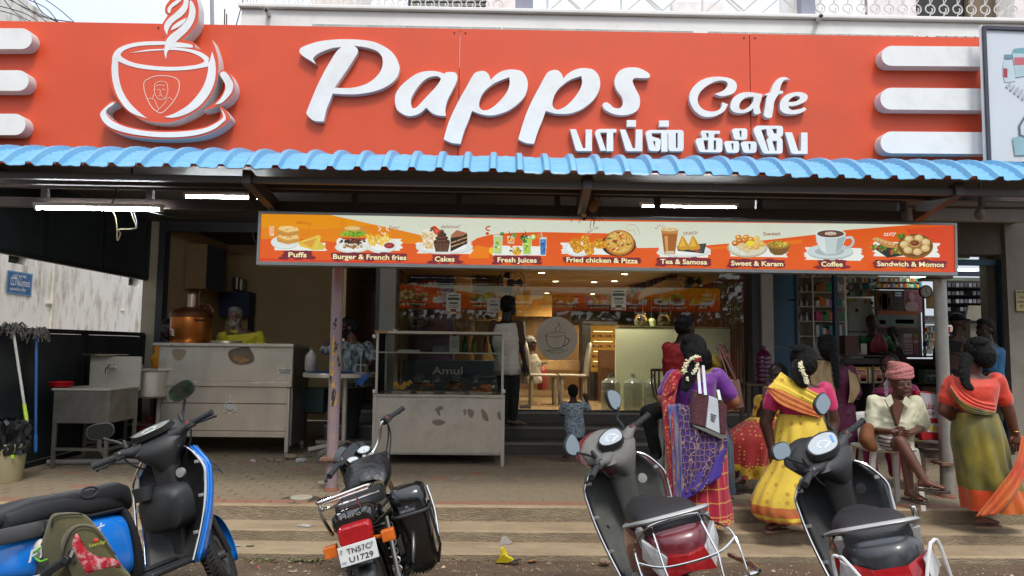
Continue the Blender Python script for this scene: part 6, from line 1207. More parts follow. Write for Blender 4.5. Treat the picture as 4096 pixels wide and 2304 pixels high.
# shelf unit item: dark stool right of the old man, under the magenta woman's bag
p=PY(3712,1940,6.95);o=thing('wooden_bench','dark wooden bench end beside the galvanised pole','bench',(p.x,6.95,H));zb_=PY(3700,1768,6.95).z-H;q=B();q.cbox((0,.1,zb_-.02),(.34,.5,.04));mk('seat',q,m_ws,o,bev=.004)
for sx in(-.13,.13):
 for sy in(-.1,.3):q=B();q.bar((sx,sy,0),(sx,sy,zb_-.04),.04,.04);mk('leg',q,m_ws,o,smooth=0)
q=B();q.bar((-.13,-.1,zb_-.1),(.13,-.1,zb_-.1),.02,.07);mk('apron',q,m_ws,o,smooth=0)
# ================================================================ right hand banner
ybn=6.35;p=PY(4010,400,ybn);o=thing('medical_banner','pale medical banner in a dark frame at the right edge','banner',p);k6=Vector(o.location)
def bn(u,v,d=0):return PY(u,v,ybn-d)-k6
q=B();q.add([bn(3946,118),bn(4300,130),bn(4300,650),bn(3966,645)],[(0,1,2,3)]);mk('sheet',q,mat('banner_pale','c8d0d8',.4,var=.03,scale=2),o,smooth=0)
q=B();q.bar(bn(3936,112,.01),bn(3957,648,.01),.02,.03,(1,0,0));q.bar(bn(3930,110,.01),bn(4300,124,.01),.02,.03);mk('frame',q,mat('frame_slate','3a3c4a',.6),o)
q=B();q.bar(bn(3926,104,-.02),bn(3944,650,-.02),.03,.03,(1,0,0));mk('outer_post',q,mwp,o)
b2=lambda pts,c:(lambda q:(q.add([bn(u,v,.003+.0005*len(o.children))for u,v in pts],[tuple(range(len(pts)))]),mk('print',q,mat('bp_'+c,c,.5),o,smooth=0)))(B())
b2([(4012,260),(4016,240),(4045,240),(4052,260),(4064,280),(4062,325),(4020,330),(4012,300)],'b5c8d0');b2([(4013,272),(4030,275),(4030,312),(4014,308)],'a03444');b2([(4018,218),(4048,218),(4050,235),(4018,235)],'5c8a96')
b2([(4050,210),(4120,205),(4120,300),(4062,310)],'a9c0c8');b2([(4055,195),(4120,188),(4120,215),(4050,212)],'6a9aa4');b2([(4056,230),(4120,228),(4120,258),(4058,260)],'b8606c')
for i in range(5):b2([(4022+i*16,345+i*12),(4040+i*16,330+i*8),(4046+i*16,336+i*8),(4030+i*16,353+i*12)],'a3aab4')
b2([(4050,550),(4120,540),(4120,620),(4060,622)],'8ab0bc');b2([(4075,500),(4096,465),(4120,450),(4120,560),(4078,545)],'5a6470');b2([(4082,505),(4098,478),(4120,465),(4120,550),(4084,538)],'c0cad0')
# hanging charm
p=PY(2345,740,6.2);o=thing('hanging_charm','dried twig charm with a coconut hanging from the awning beam','charm',p);k7=Vector(p);q=B()
for i in range(46):
 x,z=R.gauss(0,.05),-R.uniform(.0,.3);q.tube([V(x*.3,0,.1),V(x,R.uniform(-.04,.04),z),V(x*1.4+R.uniform(-.05,.05),R.uniform(-.05,.05),z-R.uniform(.05,.14))],.003,4)
mk('twigs',q,mat('twig_brown','5a4434',.9),o);q=B();q.ell(PY(2372,822,6.15)-k7,(.045,.02,.06),10,8);mk('pouch',q,mat('pouch_tan','8a6444',.9),o);q=B();q.ell(PY(2336,862,6.15)-k7,.022,12,8);q.ell(PY(2336,876,6.15)-k7,(.018,.018,.014),10,6,m=1);mk('coconut',q,[mat('coconut_tan','b08a5c',.8),m_frame],o)
p=PY(3915,720,6.0);q=B();q.tube([PY(3918,690,6)-p,PY(3918,850,6)-p],.012,6);q.ell(PY(3918,858,6)-p,(.045,.03,.05),12,8);q.cbox(PY(3930,800,6)-p,(.04,.03,.12));o=mk('hanging_bulb',q,mat('bulb_rust','5a5048',.6));o.location=p;tag(o,'old rusty lamp hanging under the right end of the awning','lamp')
# goods crowding the pharmacy: racks beside and above the shopkeeper
def rack(nm,lb,u0,v0,u1,v1,Y,rows,cw,cols):
 o=thing(nm,lb,'shelf',PY((u0+u1)/2,v1,Y));ib('back',m_sh,u0,v0,u1,v1,Y+.16,.02,o);hh=(v1-v0)/rows
 for r in range(rows):
  vb=v0+(r+1)*hh;ib('shelf_board',m_sh,u0,vb-2,u1,vb,Y,.16,o);u=u0+2
  while u<u1-cw*.6:
   w_=cw*R.uniform(.6,1.3);h_=hh*R.uniform(.5,.85);c_=R.choice(cols);ib('carton',mat('med_'+c_,c_,.5),u,vb-2-h_,min(u+w_,u1-1)-1,vb-2.5,Y+.02,.12,o);u+=w_
pc=['c8402c','d8d4c8','3c8a4a','2f6aa6','e0b03c','c23a7a','e8e4da','2f8a86','d8702a','a8c8d8']
rack('goods_rack','packed shelf of mixed cartons hung above the old fridge',3395,1105,3500,1185,11.9,3,9,pc);rack('goods_rack','packed shelf of cartons high above the hanging prints',3505,1105,3690,1152,11.55,2,9,pc);rack('goods_rack','narrow packed shelf between the calendar and the galvanised pole',3706,1300,3756,1416,11.4,4,8,pc);rack('goods_rack','row of small cartons along the wall behind the man in the blue shirt',3790,1300,3990,1416,12.0,4,10,pc)
# ================================================================ two wheelers
def se(cx,cy,cz,w_,h_,n=20,e=2.6,plane='xz',tilt=0):
 """superellipse ring of half sizes w_, h_ in the xz or xy plane"""
 P=[]
 for i in range(n):
  t=2*pi*i/n;c,s=math.cos(t),math.sin(t);x=w_*math.copysign(abs(c)**(2/e),c);y=h_*math.copysign(abs(s)**(2/e),s)
  P.append(V(cx+x,cy-y*math.sin(tilt),cz+y*math.cos(tilt))if plane=='xz' else V(cx+x,cy+y*math.cos(tilt),cz+y*math.sin(tilt)))
 return P
m_tyre=mat('tyre','1b1b1b',.8,var=.2,scale=12,bump=.5,bscale=90,dirt='4a4034',dirt_amt=.45,dirt_scale=5);m_chr=mat('chrome','c8c8c6',.12,metal=1,var=.05);m_alloy=mat('alloy_dull','6a6a68',.4,metal=.7)
m_pbl=mat('plastic_black','1e1f20',.55,var=.15,scale=9,dirt='4a4640',dirt_amt=.25,dirt_scale=4);m_seat=mat('seat_black','191a1c',.5,var=.15,scale=9,bump=.25,bscale=220,dirt='3c3a38',dirt_amt=.3);m_grip=mat('grip_black','232527',.6,bump=.6,bscale=160);m_silver=mat('silver_paint','9c9c9a',.4,metal=.3,var=.08,scale=5)
m_mir=mat('mirror_glass','98a2a4',.03,metal=1,var=0);m_amb=mat('amber_lens','c8641c',.2,var=.2,scale=30,spec=.8);m_redl=mat('red_lens','9c0f18',.15,var=.2,scale=25,spec=.8);m_clr=mat('clear_lens','b9b9b9',.12,var=.3,scale=18,spec=.9)
def wheel(par,c,r,w_,S=None,name='wheel',spokes=False):
 q=B();rings=[]
 for i in range(37):
  t=i/36*2*pi;ce=V(0,math.cos(t),math.sin(t));rings.append([c+ce*(r-w_*.5+w_*.5*math.cos(a)*(1.0))+V(w_*.5*math.sin(a),0,0)for a in[k/10*2*pi for k in range(10)]])
 q.loft(rings,True,False);
 for i in range(54):  # tread blocks
  t=i/54*2*pi;
  for sx in(-1,1):p=c+V(sx*w_*.22,math.cos(t)*(r+.002),math.sin(t)*(r+.002));q.cbox(p,(w_*.26,.006,.012),Matrix.Rotation(t-pi/2+sx*.0,3,'X')@Matrix.Rotation(sx*.5,3,'Z'))
 if S:q.xf(S)
 wh_=mk(name,q,m_tyre,par);q=B();rr=r-w_*.95
 q.tube([c+V(0,math.cos(t)*rr,math.sin(t)*rr)for t in[k/32*2*pi for k in range(32)]],w_*.3,8,closed=True);q.cyl(c-V(.06,0,0),c+V(.06,0,0),.03,14)
 if spokes:
  for k in range(18):t=k/18*2*pi;q.tube([c+V(.03*(-1)**k,0,0),c+V(0,math.cos(t)*rr,math.sin(t)*rr)],.0025,4)
 else:
  for k in range(5):t=k/5*2*pi;q.bar(c,c+V(0,math.cos(t)*rr,math.sin(t)*rr),.03,.03,(1,0,0))
 if S:q.xf(S)
 mk('rim',q,m_alloy,wh_)
def steer(ps,ax,st):T_=Matrix.Translation(ps);return T_@Matrix.Rotation(st,4,Vector(ax).normalized())@T_.inverted()
def mirror(par,S,base,top,sx,w_,h_,shape,tilt=.25,rot=0.):
 q=B();q.tube(crom3([base,base+(top-base)*.3+V(0,.02,0),top-V(0,0,h_)],5),[.008]*11,7);q.lathe([(.016,0),(.013,.03),(.009,.05)],10,base)
 q.xf(S);st=mk('mirror_stem',q,m_pbl,par)
 def sh(k,y,n=28):
  P=[]
  for i in range(n):
   t=2*pi*i/n;x,z=math.cos(t),math.sin(t)
   if shape=='leaf':x*=(1-.35*z);z*=1.1
   if shape=='hex':x=math.copysign(abs(x)**.7,x);z=math.copysign(abs(z)**.75,z)
   p=V(x*w_*k,y,z*h_*k);p=Matrix.Rotation(rot,3,'Y')@p;p=Matrix.Rotation(tilt,3,'X')@p;P.append(top+p)
  return P
 q=B();q.loft([sh(.6,.03),sh(.95,.02),sh(1.06,.0),sh(1.0,-.006)],cap=True);q.xf(S);ho=mk('mirror',q,m_pbl,par)
 q=B();P=sh(.93,-.0065);q.add(P,[tuple(range(len(P)-1,-1,-1))]);q.xf(S);mk('glass',q,m_mir,ho,smooth=0)
def grip(par,S,sx,a,b_,lever=True):
 q=B();d=(b_-a);n=9;q.tube([a+d*i/(n-1)for i in range(n)],[.0175+.0015*(i%2)for i in range(n)],12);q.cyl(b_,b_+d.normalized()*.012,.02,12);q.xf(S);mk('grip',q,m_grip,par)
 q=B();q.cbox(a-d.normalized()*.03,(.06,.055,.05),Matrix.Rotation(.1*sx,3,'Z'));q.xf(S);sb=mk('switch_box',q,m_pbl,par,bev=.006)
 q=B();q.cbox(a-d.normalized()*.035+V(0,-.03,.012),(.014,.006,.012));q.xf(S);mk('switch',q,mat('switch_red','b02028',.4)if sx>0 else mat('switch_grey','77777a',.5),sb)
 if lever:q=B();q.tube(crom3([a+V(-.02*sx,.045,-.005),a+d*.5+V(0,.075,-.012),b_+V(.01*sx,.06,-.02)],5),.0065,6);q.ell(b_+V(.01*sx,.06,-.02),.011,8,6);q.xf(S);mk('brake_lever',q,m_alloy if False else m_pbl,par)
def scooter(nm,label,X,Y,th,ln,st,s,body,inner,cowl,tail,mshape,grab,grp='scooters parked at the steps'):
 o=thing(nm,label,'scooter',(X,Y,0),0,grp);o.matrix_world=Matrix.Translation((X,Y,.01))@Matrix.Rotation(-th,4,'Z')@Matrix.Rotation(-ln,4,'Y')@Matrix.Scale(s,4)@Matrix.Translation((0,.6,0))@Matrix.Rotation(-.045 if tail!='blue' else 0,4,'X')@Matrix.Translation((0,-.6,0))
 S=steer(V(0,.47,.85),(0,-math.sin(.45),math.cos(.45)),st)
# wheels, fork, fender
 wheel(o,V(0,-.62,.225),.225,.10);wheel(o,V(0,.66,.225),.225,.10,S)
 q=B()
 for sx in(-1,1):q.tube([V(sx*.075,.66,.225),V(sx*.07,.58,.5),V(sx*.03,.5,.72)],.02,8)
 q.xf(S);mk('fork',q,m_pbl,o)
 q=B();rings=[]
 for i in range(13):
  t=-.35+i/12*2.5;c=V(0,.66+.262*math.cos(t),.235+.262*math.sin(t));k=math.sin(pi*min(1,(i+1.5)/13));wv=.055+.028*k;rr=V(0,math.cos(t),math.sin(t));rings.append([c+V(wv*math.sin(a),0,0)+rr*(.03*math.cos(a)-.03)for a in[-1.5+3*j/8 for j in range(9)]])
 q.loft(rings,False,False);q.xf(S);f=mk('front_fender',q,body,o);md=f.modifiers.new('solid','SOLIDIFY');md.thickness=.004
# rear body: side panels and tail
 secs=[(-.86,.60,.045,.06),(-.83,.61,.10,.085),(-.74,.60,.145,.115),(-.6,.575,.17,.14),(-.42,.54,.18,.165),(-.25,.51,.17,.18),(-.12,.49,.145,.185),(-.05,.48,.12,.18)]
 q=B();q.loft([se(0,y,z,w_,h_,28,3.3)for(y,z,w_,h_)in secs]);mk('rear_body',q,body,o,smooth=50)
 q=B();q.loft([se(0,-.04,.49,.125,.20,16,3),se(0,.0,.48,.11,.21,16,3),se(0,.03,.42,.10,.16,16,3)]);q.loft([se(0,-.45,.32,.12,.10,16,3),se(0,-.1,.30,.12,.09,16,3)]);q.cyl((-.13,-.62,.28),(-.13,-.3,.27),.07,14);mk('lower_cover',q,m_pbl,o)
 q=B();q.tube([(.14,-.25,.2),(.16,-.5,.22),(.17,-.85,.30)],[.025,.05,.05],12);mk('exhaust',q,m_alloy,o)
 q=B();q.box(-.16,.16,.0,.40,.275,.305);q.box(-.03,.03,.05,.38,.305,.325);fb=mk('floorboard',q,inner,o,bev=.012)
# side stand
 q=B();q.tube([(-.12,.02,.26),(-.25,.06,.03)],.012,6);q.cbox((-.255,.06,.02),(.06,.05,.012));mk('side_stand',q,m_alloy,o)
# leg shield: outer skin and inner skin, bowed in plan
 def shield(u,v,off,wk=1.):
  z=.27+v*.66;w_=(.165+.06*math.sin(pi*min(1,v*1.15)*.62)+.02*v-.10*max(0,v-.82)/.18)*wk;x=(u*2-1)*w_;y=.40+.17*v+.06*math.sin(v*pi)*.6-.085*(abs(u*2-1)**2.2)*(1 if off>0 else .9)+off;return V(x,y,z)
 q=B();q.grid(lambda u,v:shield(u,v,.022,1.05),16,14,uv=False);g1=mk('leg_shield',q,body,o,smooth=60);md=g1.modifiers.new('solid','SOLIDIFY');md.thickness=.012
 for sx in(-1,1):q=B();q.grid(lambda u,v:(lambda p:V(p.x*(1.03-.38*u*u),p.y+.20*u*(1-.3*v),p.z))(shield(.5+.5*sx,v,.004)),8,12,uv=False);g2=mk('side_fairing',q,body,g1,smooth=60);g2.modifiers.new('solid','SOLIDIFY').thickness=.006
 q=B();q.grid(lambda u,v:shield(u,v,-.005),16,14,uv=False);ins=mk('inner_shield',q,inner,o,smooth=60);md=ins.modifiers.new('solid','SOLIDIFY');md.thickness=.012;md.offset=0
 q=B();q.loft([se(0,.44-.0,z_,w_,d_,18,3,'xy')for(z_,w_,d_)in((.33,.04,.03),(.45,.05,.03),(.6,.06,.035),(.78,.075,.05),(.9,.08,.065))]);mk('steering_cover',q,inner,ins,smooth=50)
 q=B();q.cyl((.11,.425,.79),(.11,.405,.79),.028,20);q.cyl((.11,.404,.79),(.11,.402,.79),.012,12);mk('ignition',q,mat('ignition_silver','a8a8a2',.4,metal=.4)if grab!='black' else m_pbl,ins)
 for(x,z)in((.0,.60),(.17,.55),(-.17,.55)):q=B();q.cyl((x,.36 if x==0 else .47,z),(x,.35 if x==0 else .45,z),.012,10);mk('bolt',q,m_pbl,ins)
 if tail=='blue':
  q=B();q.loft([[p+V(.0,0,0)for p in se(.0,.30+dy,zc_,w_,h_,20,3)]for dy,zc_,w_,h_ in((0,.60,.10,.10),(.02,.60,.145,.125),(.12,.61,.165,.14))]);mk('glove_box',q,m_pbl,o,smooth=50);q=B();q.lathe([(.05,.0),(.06,.08),(.055,.082),(.045,.01)],16,V(-.07,.3,.68));mk('cup_pocket',q,m_pbl,o)
# chrome guard rails along both shield edges with clips
 for sx in(-1,1):
  q=B();pts=[shield(.5+.5*sx,v,-.03)+V(sx*.018,-.012,0)for v in[.03+.94*k/10 for k in range(11)]];pts.append(pts[-1]+V(-sx*.05,.01,.03));q.tube(crom3(pts,3),.0085,8);gr=mk('guard_rail',q,m_chr,o)
  for v in(.25,.55,.85):q=B();p=shield(.5+.5*sx,v,-.03)+V(sx*.0,-.014,0);q.cbox(p,(.045,.006,.018),Matrix.Rotation(.3*sx,3,'Z'));q.cyl(p+V(-sx*.012,-.001,0),p+V(-sx*.012,-.01,0),.006,8);mk('clip',q,m_silver,gr)
# seat
 sec=[(-.78,.75,.07,.03),(-.75,.755,.14,.055),(-.6,.765,.155,.066),(-.45,.76,.155,.062),(-.30,.735,.145,.052),(-.15,.73,.12,.055),(-.02,.725,.075,.055),(.035,.70,.04,.05)]
 q=B();q.loft([se(0,y,z,w_,h_,24,3.2)for(y,z,w_,h_)in sec]);mk('seat',q,m_seat,o,smooth=50)
 q=B();q.loft([se(0,y,z-.05,w_*1.02,.012,20,3.2)for(y,z,w_,h_)in sec[1:-1]]);mk('seat_base',q,m_pbl,o)
# grab rail round the back of the seat
 if grab:
  mm=m_silver;pts=[V(-.165,-.42,.735),V(-.185,-.56,.755),V(-.165,-.74,.79),V(-.10,-.83,.805),V(.10,-.83,.805),V(.165,-.74,.79),V(.185,-.56,.755),V(.165,-.42,.735)]
  P=crom3(pts,5);q=B();rg=[]
  for i,p in enumerate(P):
   t=(P[min(i+1,len(P)-1)]-P[max(i-1,0)]).normalized();n_=V(0,0,1);sd_=t.cross(n_).normalized();k=.6+.4*math.sin(pi*i/(len(P)-1));rg.append([p+V(0,0,.018*math.sin(pi*i/(len(P)-1)))+sd_*.019*c_*(1.7-.8*k)+n_*.011*s_ for c_,s_ in[(math.cos(a),math.sin(a))for a in[k2/8*2*pi for k2 in range(8)]]])
  q.loft(rg);gr=mk('grab_rail',q,mm,o,smooth=50)
  for sx in(-1,1):q=B();q.bar((sx*.14,-.7,.69),(sx*.15,-.72,.775),.05,.035);mk('bracket',q,mm,gr,bev=.004)
# tail lamps
 def onbody(x,z):return V(x,0,z)
 if tail=='maroon':
  for sx in(-1,1):
   q=B();q.loft([[V(sx*.075,-.862,.60),V(sx*.155,-.80,.69),V(sx*.165,-.76,.60),V(sx*.11,-.83,.50)],[V(sx*.07,-.83,.60),V(sx*.145,-.76,.69),V(sx*.15,-.72,.60),V(sx*.10,-.79,.50)]]);mk('indicator',q,m_clr,o,bev=.004,smooth=0)
   q=B();q.loft([[V(sx*.0,-.880,.60),V(sx*.075,-.866,.615),V(sx*.11,-.835,.50),V(sx*.0,-.878,.53)],[V(sx*.0,-.84,.60),V(sx*.07,-.82,.615),V(sx*.1,-.8,.50),V(sx*.0,-.84,.53)]]);mk('tail_lamp',q,m_redl,o,smooth=0)
  q=B()
  for i in range(3):q.bar((-.04,-.80+.02*i,.692-.004*i),(.05,-.80+.02*i,.692-.004*i),.004,.008)
  mk('vent',q,m_pbl,o)
# crash guard
  q=B();a_=crom3([V(-.17,-.70,.66),V(-.20,-.86,.64),V(-.20,-.93,.50),V(-.19,-.93,.44)],5);b2_=[V(-p.x,p.y,p.z)for p in a_]
  q.tube(a_,.0052,7);q.tube(b2_,.0052,7);q.tube(crom3([V(-.17,-.70,.66),V(-.1,-.78,.735),V(.1,-.78,.735),V(.17,-.70,.66)],5),.0052,7)
  q.tube(crom3([V(-.20,-.88,.62),V(-.1,-.92,.585),V(.1,-.92,.585),V(.20,-.88,.62)],5),.0052,7);q.tube(crom3([V(-.20,-.93,.47),V(-.1,-.96,.46),V(.1,-.96,.46),V(.20,-.93,.47)],5),.0055,7)
  for x in(-.1,.1):q.tube([V(x,-.79,.73),V(x*1.1,-.92,.585),V(x,-.955,.46)],.005,6)
  q.tube(crom3([V(.2,-.93,.47),V(.26,-.86,.46),V(.25,-.5,.44)],5),.012,8);q.tube(crom3([V(-.2,-.93,.47),V(-.25,-.86,.46),V(-.24,-.5,.44)],5),.009,8);mk('crash_guard',q,m_chr,o)
 if tail=='black':
  q=B();q.loft([[V(x,y,z)for x,y,z in((-.095,-.50,.722),(.095,-.50,.722),(.11,-.66,.712),(.07,-.80,.680),(-.07,-.80,.680),(-.11,-.66,.712))]]+[[V(x,y,z)for x,y,z in((-.095,-.50,.69),(.095,-.50,.69),(.11,-.66,.68),(.07,-.80,.65),(-.07,-.80,.65),(-.11,-.66,.68))]]);mk('fuel_cover',q,mat('cover_grey','2d2f33',.4,var=.08),o,bev=.004,smooth=0)
  q=B();P=[V(-.185,-.72,.66),V(-.16,-.80,.64),V(-.06,-.865,.60),V(.06,-.865,.60),V(.16,-.80,.64),V(.185,-.72,.66),V(.175,-.77,.56),V(.07,-.875,.52),V(-.07,-.875,.52),V(-.175,-.77,.56)];q.add(P+[p*.96+V(0,-.01,.02)for p in P],[(0,1,8,9),(1,2,7,8),(2,3,6,7)][:0]+[(0,1,2,8,9),(2,3,7,8),(3,4,5,6,7)]);mk('tail_lamp',q,m_redl,o,smooth=0)
  for sx in(-1,1):
   q=B();q.loft([[V(sx*.12,-.862,.61),V(sx*.165,-.815,.645),V(sx*.185,-.77,.56),V(sx*.13,-.86,.50)],[V(sx*.12,-.80,.61),V(sx*.165,-.77,.645),V(sx*.175,-.72,.56),V(sx*.13,-.80,.50)]]);mk('indicator',q,m_clr,o,bev=.004,smooth=0)
   q=B();q.tube(crom3([V(sx*.20,-.80,.48),V(sx*.19,-.83,.66),V(sx*.165,-.85,.67),V(sx*.15,-.88,.66),V(sx*.10,-.93,.55),V(sx*.09,-.95,.45)],5),.007,7);mk('crash_guard',q,mat('guard_white','c4c3c0',.4),o)
  q=B();q.tube([V(-.10,-.93,.56),V(.10,-.93,.56)],.006,7);mk('crash_guard',q,MATS['guard_white'],o)
  q=B();q.cbox((.20,-.55,.80),(.02,.03,.05));mk('hook',q,m_chr,o,bev=.006)
# cowl with dial, key switches
 if True:
  q=B();c0=V(0,.42,0)
  big=1.12 if cowl!='blue' else 1.0
  pr_=[(.84,.055,.06,.0),(.90,.09,.085,-.005),(.96,.135,.115,.0),(1.01,.165*big,.135,.01),(1.06,.15*big,.12,.03),(1.095,.10*big,.075,.055),(1.105,.05,.03,.07)]
  q.loft([se(0,.44+dy,z,w_,d_,24,2.5,'xy',.42)for(z,w_,d_,dy)in pr_])
  for sx in(-1,1):q.loft([[p for p in[V(sx*x,.42-.25*(x-.1)+.05*r_*math.cos(a),1.0+.02*(x>.15)+.04*r_*math.sin(a))for a in[k/12*2*pi for k in range(12)]]]for x,r_ in((.08,1.3),(.14,1.0),(.19,.72),(.215,.5))])
  q.xf(S);cw=mk('cowl',q,(mat('cowl_dusty_grey','5f5d59',.7,var=.12,scale=7,dirt='8a857c',dirt_amt=.4)if cowl=='grey' else m_pbl),o,smooth=50)
  if cowl=='grey':q=B();q.loft([se(0,.50+dy,z,w_,d_,24,2.5,'xy',.42)for(z,w_,d_,dy)in((.88,.08,.07,0),(.96,.15,.12,0),(1.03,.178,.14,.012),(1.075,.15,.11,.035),(1.09,.08,.05,.06))]);q.xf(S);mk('cowl_front',q,body,cw,smooth=50)
  else:q=B();q.loft([se(0,.53+dy,z,w_,d_,24,2.5,'xy',.42)for(z,w_,d_,dy)in((.9,.08,.07,0),(.98,.14,.11,0),(1.04,.165,.12,.012),(1.10,.12,.08,.035),(1.125,.05,.03,.06))]);q.xf(S);mk('cowl_front',q,m_pbl,cw,smooth=50)
# dial face: a kite-like screen tilted to the rider
  fc=V(0,.375,1.078);nx=V(0,-.52,.85).normalized();ux=V(1,0,0);vy=nx.cross(ux)
  kite={'grey':[(-.095,.005),(-.075,.05),(-.02,.066),(.05,.06),(.085,.02),(.05,-.035),(0,-.055),(-.06,-.035)],'black':[(-.12,-.01),(-.09,.055),(-.03,.08),(.04,.08),(.10,.05),(.11,.0),(.03,-.06),(-.05,-.06)],'blue':[(-.11,.02),(-.05,.045),(.05,.045),(.11,.02),(.06,-.025),(-.06,-.025)]}[cowl]
  def dp_(x,y,h_):return fc+ux*x-vy*y*-1+nx*h_
  K_=[(p.x,p.y)for p in crom(kite,True,4)]
  q=B();q.loft([[dp_(x*1.18,y*1.2,-.03)for x,y in K_],[dp_(x*1.12,y*1.13,.006)for x,y in K_],[dp_(x,y,.004)for x,y in K_]],cap=False);q.xf(S);mk('dial_bezel',q,m_pbl,cw,smooth=0)
  q=B();q.add([dp_(x,y,.004)for x,y in K_],[tuple(range(len(K_)))]);q.xf(S);mk('dial',q,mat('dial_face_'+cowl,{'grey':'9aa0a4','black':'a3a9ac','blue':'6e6d62'}[cowl],.4,var=.08,scale=30),cw,smooth=0)
  q=B()
  for i in range(13):
   a=pi*(i/12)*1.1-.15;r1,r2=.03,.045;q.bar(dp_(r1*math.cos(a)-.012,r1*math.sin(a)*.8+.005,.0055),dp_(r2*math.cos(a)-.012,r2*math.sin(a)*.8+.005,.0055),.003,.001,nx)
  q.bar(dp_(-.012,.005,.006),dp_(-.035,.035,.006),.003,.001,nx);q.bar(dp_(-.04,-.02,.0055),dp_(.03,-.02,.0055),.006,.001,nx);q.xf(S);mk('dial_marks',q,mat('dial_ink','e8ecee' if cowl!='blue' else '3a3a38',.4),cw,smooth=0)
  if cowl=='black':q=B();q.bar(dp_(.03,-.035,.0055),dp_(.085,.01,.0055),.014,.001,nx);q.xf(S);mk('dial_blue',q,mat('dial_blue','4f86b8',.3),cw,smooth=0)
 for sx in(-1,1):
  grip(o,S,sx,V(sx*.235,.385,1.02),V(sx*.345,.345,1.02))
 mw_,mh_=(.075,.052)if mshape=='hex' else(.06,.065)
 mirror(o,S,V(.17,.42,1.06),V(.235,.42,1.235),1,mw_,mh_,mshape,.12,-.35 if mshape!='hex' else-.15)
 mirror(o,S,V(-.17,.42,1.05),V(-.27,.43,1.21),-1,mw_,mh_*.9,mshape,.12,.6 if mshape!='hex' else .3)
 for sx in(-1,1):q=B();q.tube(crom3([V(sx*.2,.40,.99),V(sx*.17,.42,.93),V(sx*.1,.46,.86)],5),.006,6);q.xf(S);mk('brake_cable',q,m_frame,o)
 for c in o.children:  # tail end sits a little higher than the wheels suggest
  if c.name.split('.')[0]in('rear_body','tail_lamp','indicator','crash_guard','vent','fuel_cover'):c.location.z=.055 if tail!='blue' else .06;c.scale=(1.1,1,1)if tail!='blue' else(.92,1,.9)
 return o,S
m_mar=mat('paint_maroon','5c0f1c',.28,var=.1,scale=4,dirt='8a5c58',dirt_amt=.3,dirt_scale=4,coat=.5);m_inn=mat('shield_grey','42433f',.7,var=.15,scale=5,dirt='6f6c64',dirt_amt=.4,dirt_scale=3)
s1,_=scooter('scooter','dusty maroon scooter with grey inner shield and chrome rear guard',.983,4.007,-.022,.257,.781,.981,m_mar,m_inn,'grey','maroon','leaf','silver')
q=B();q.tube([(-.19,-.5,.50),(-.19,-.49,.50)],.03,16);em_=mk('side_badge',q,m_silver,s1)
word(s1,'lettering','Activa',V(-.182,-.42,.45),V(-.18,-.62,.46),.03,m_silver,V(0,0,1),.0,0,.3)
m_blkp=mat('paint_black','26282c',.42,var=.1,scale=4,dirt='5a564e',dirt_amt=.25,coat=.5);m_inb=mat('shield_black','202122',.6,var=.15,scale=6,dirt='4a4844',dirt_amt=.3)
s2,_=scooter('scooter','black scooter with a bright angular dial and broad silver grab rail',2.028,3.728,.312,.255,.881,.981,m_blkp,m_inb,'black','black','hex','black')
m_blu=mat('paint_blue','1676d2',.25,var=.06,scale=3,coat=.6,dirt='3a7ab8',dirt_amt=.15)
s3,S3=scooter('scooter','blue scooter with black dash, partly cut off by the left edge',-1.90,4.03,.26,.27,.50,1.0,m_blu,m_pbl,'blue','blue','hex',None)
word(s3,'lettering','Pleasure+',V(.178,-.72,.56),V(.186,-.28,.60),.05,mat('badge_white','d8d8d8',.3),V(0,0,1),.004,0,.35)
word(s3,'lettering','SRI RAAM MOTORS',V(.135,-.62,.765),V(.135,-.38,.765),.016,MATS['badge_white'],V(0,0,1),.004)
q=B();q.bar((.178,-.78,.50),(.188,-.3,.46),.004,.012);mk('side_stripe',q,MATS['badge_white'],s3)
q=B();q.loft([se(0,y,z,w_,h_,20,3.4)for(y,z,w_,h_)in((-.8,.77,.12,.04),(-.6,.79,.145,.055),(-.3,.775,.14,.055),(-.05,.77,.11,.06),(.05,.73,.07,.07))]);mk('seat_cover',q,m_seat,s3,smooth=50)
q=B();q.bar((-.05,-.7,.70),(.19,-.62,.70),.03,.05);q.loft([se(.165,y,z,.02,.035,12,3)for y,z in((-.85,.70),(-.6,.69),(-.45,.665))]);mk('side_rail',q,mat('rail_grey','3f3f40',.6),s3)
q=B();q.tube([V(.14+.0,-.30+.055*math.cos(t),.80+.026*math.sin(t))for t in[k/20*2*pi for k in range(20)]],.006,6,closed=True);mk('strap_ring',q,m_frame,s3)
q=B();q.cbox(V(.0,.60,.93),(.10,.05,.02));mk('number_bracket',q,m_blu,s3)
q=B();q.tube(crom3([V(.2,.47,.82),V(.26,.52,.80),V(.30,.54,.72)],5),.004,5);q.tube(crom3([V(.21,.47,.74),V(.27,.52,.76),V(.30,.54,.72)],5),.004,5);mk('loose_wire',q,m_frame,s3)
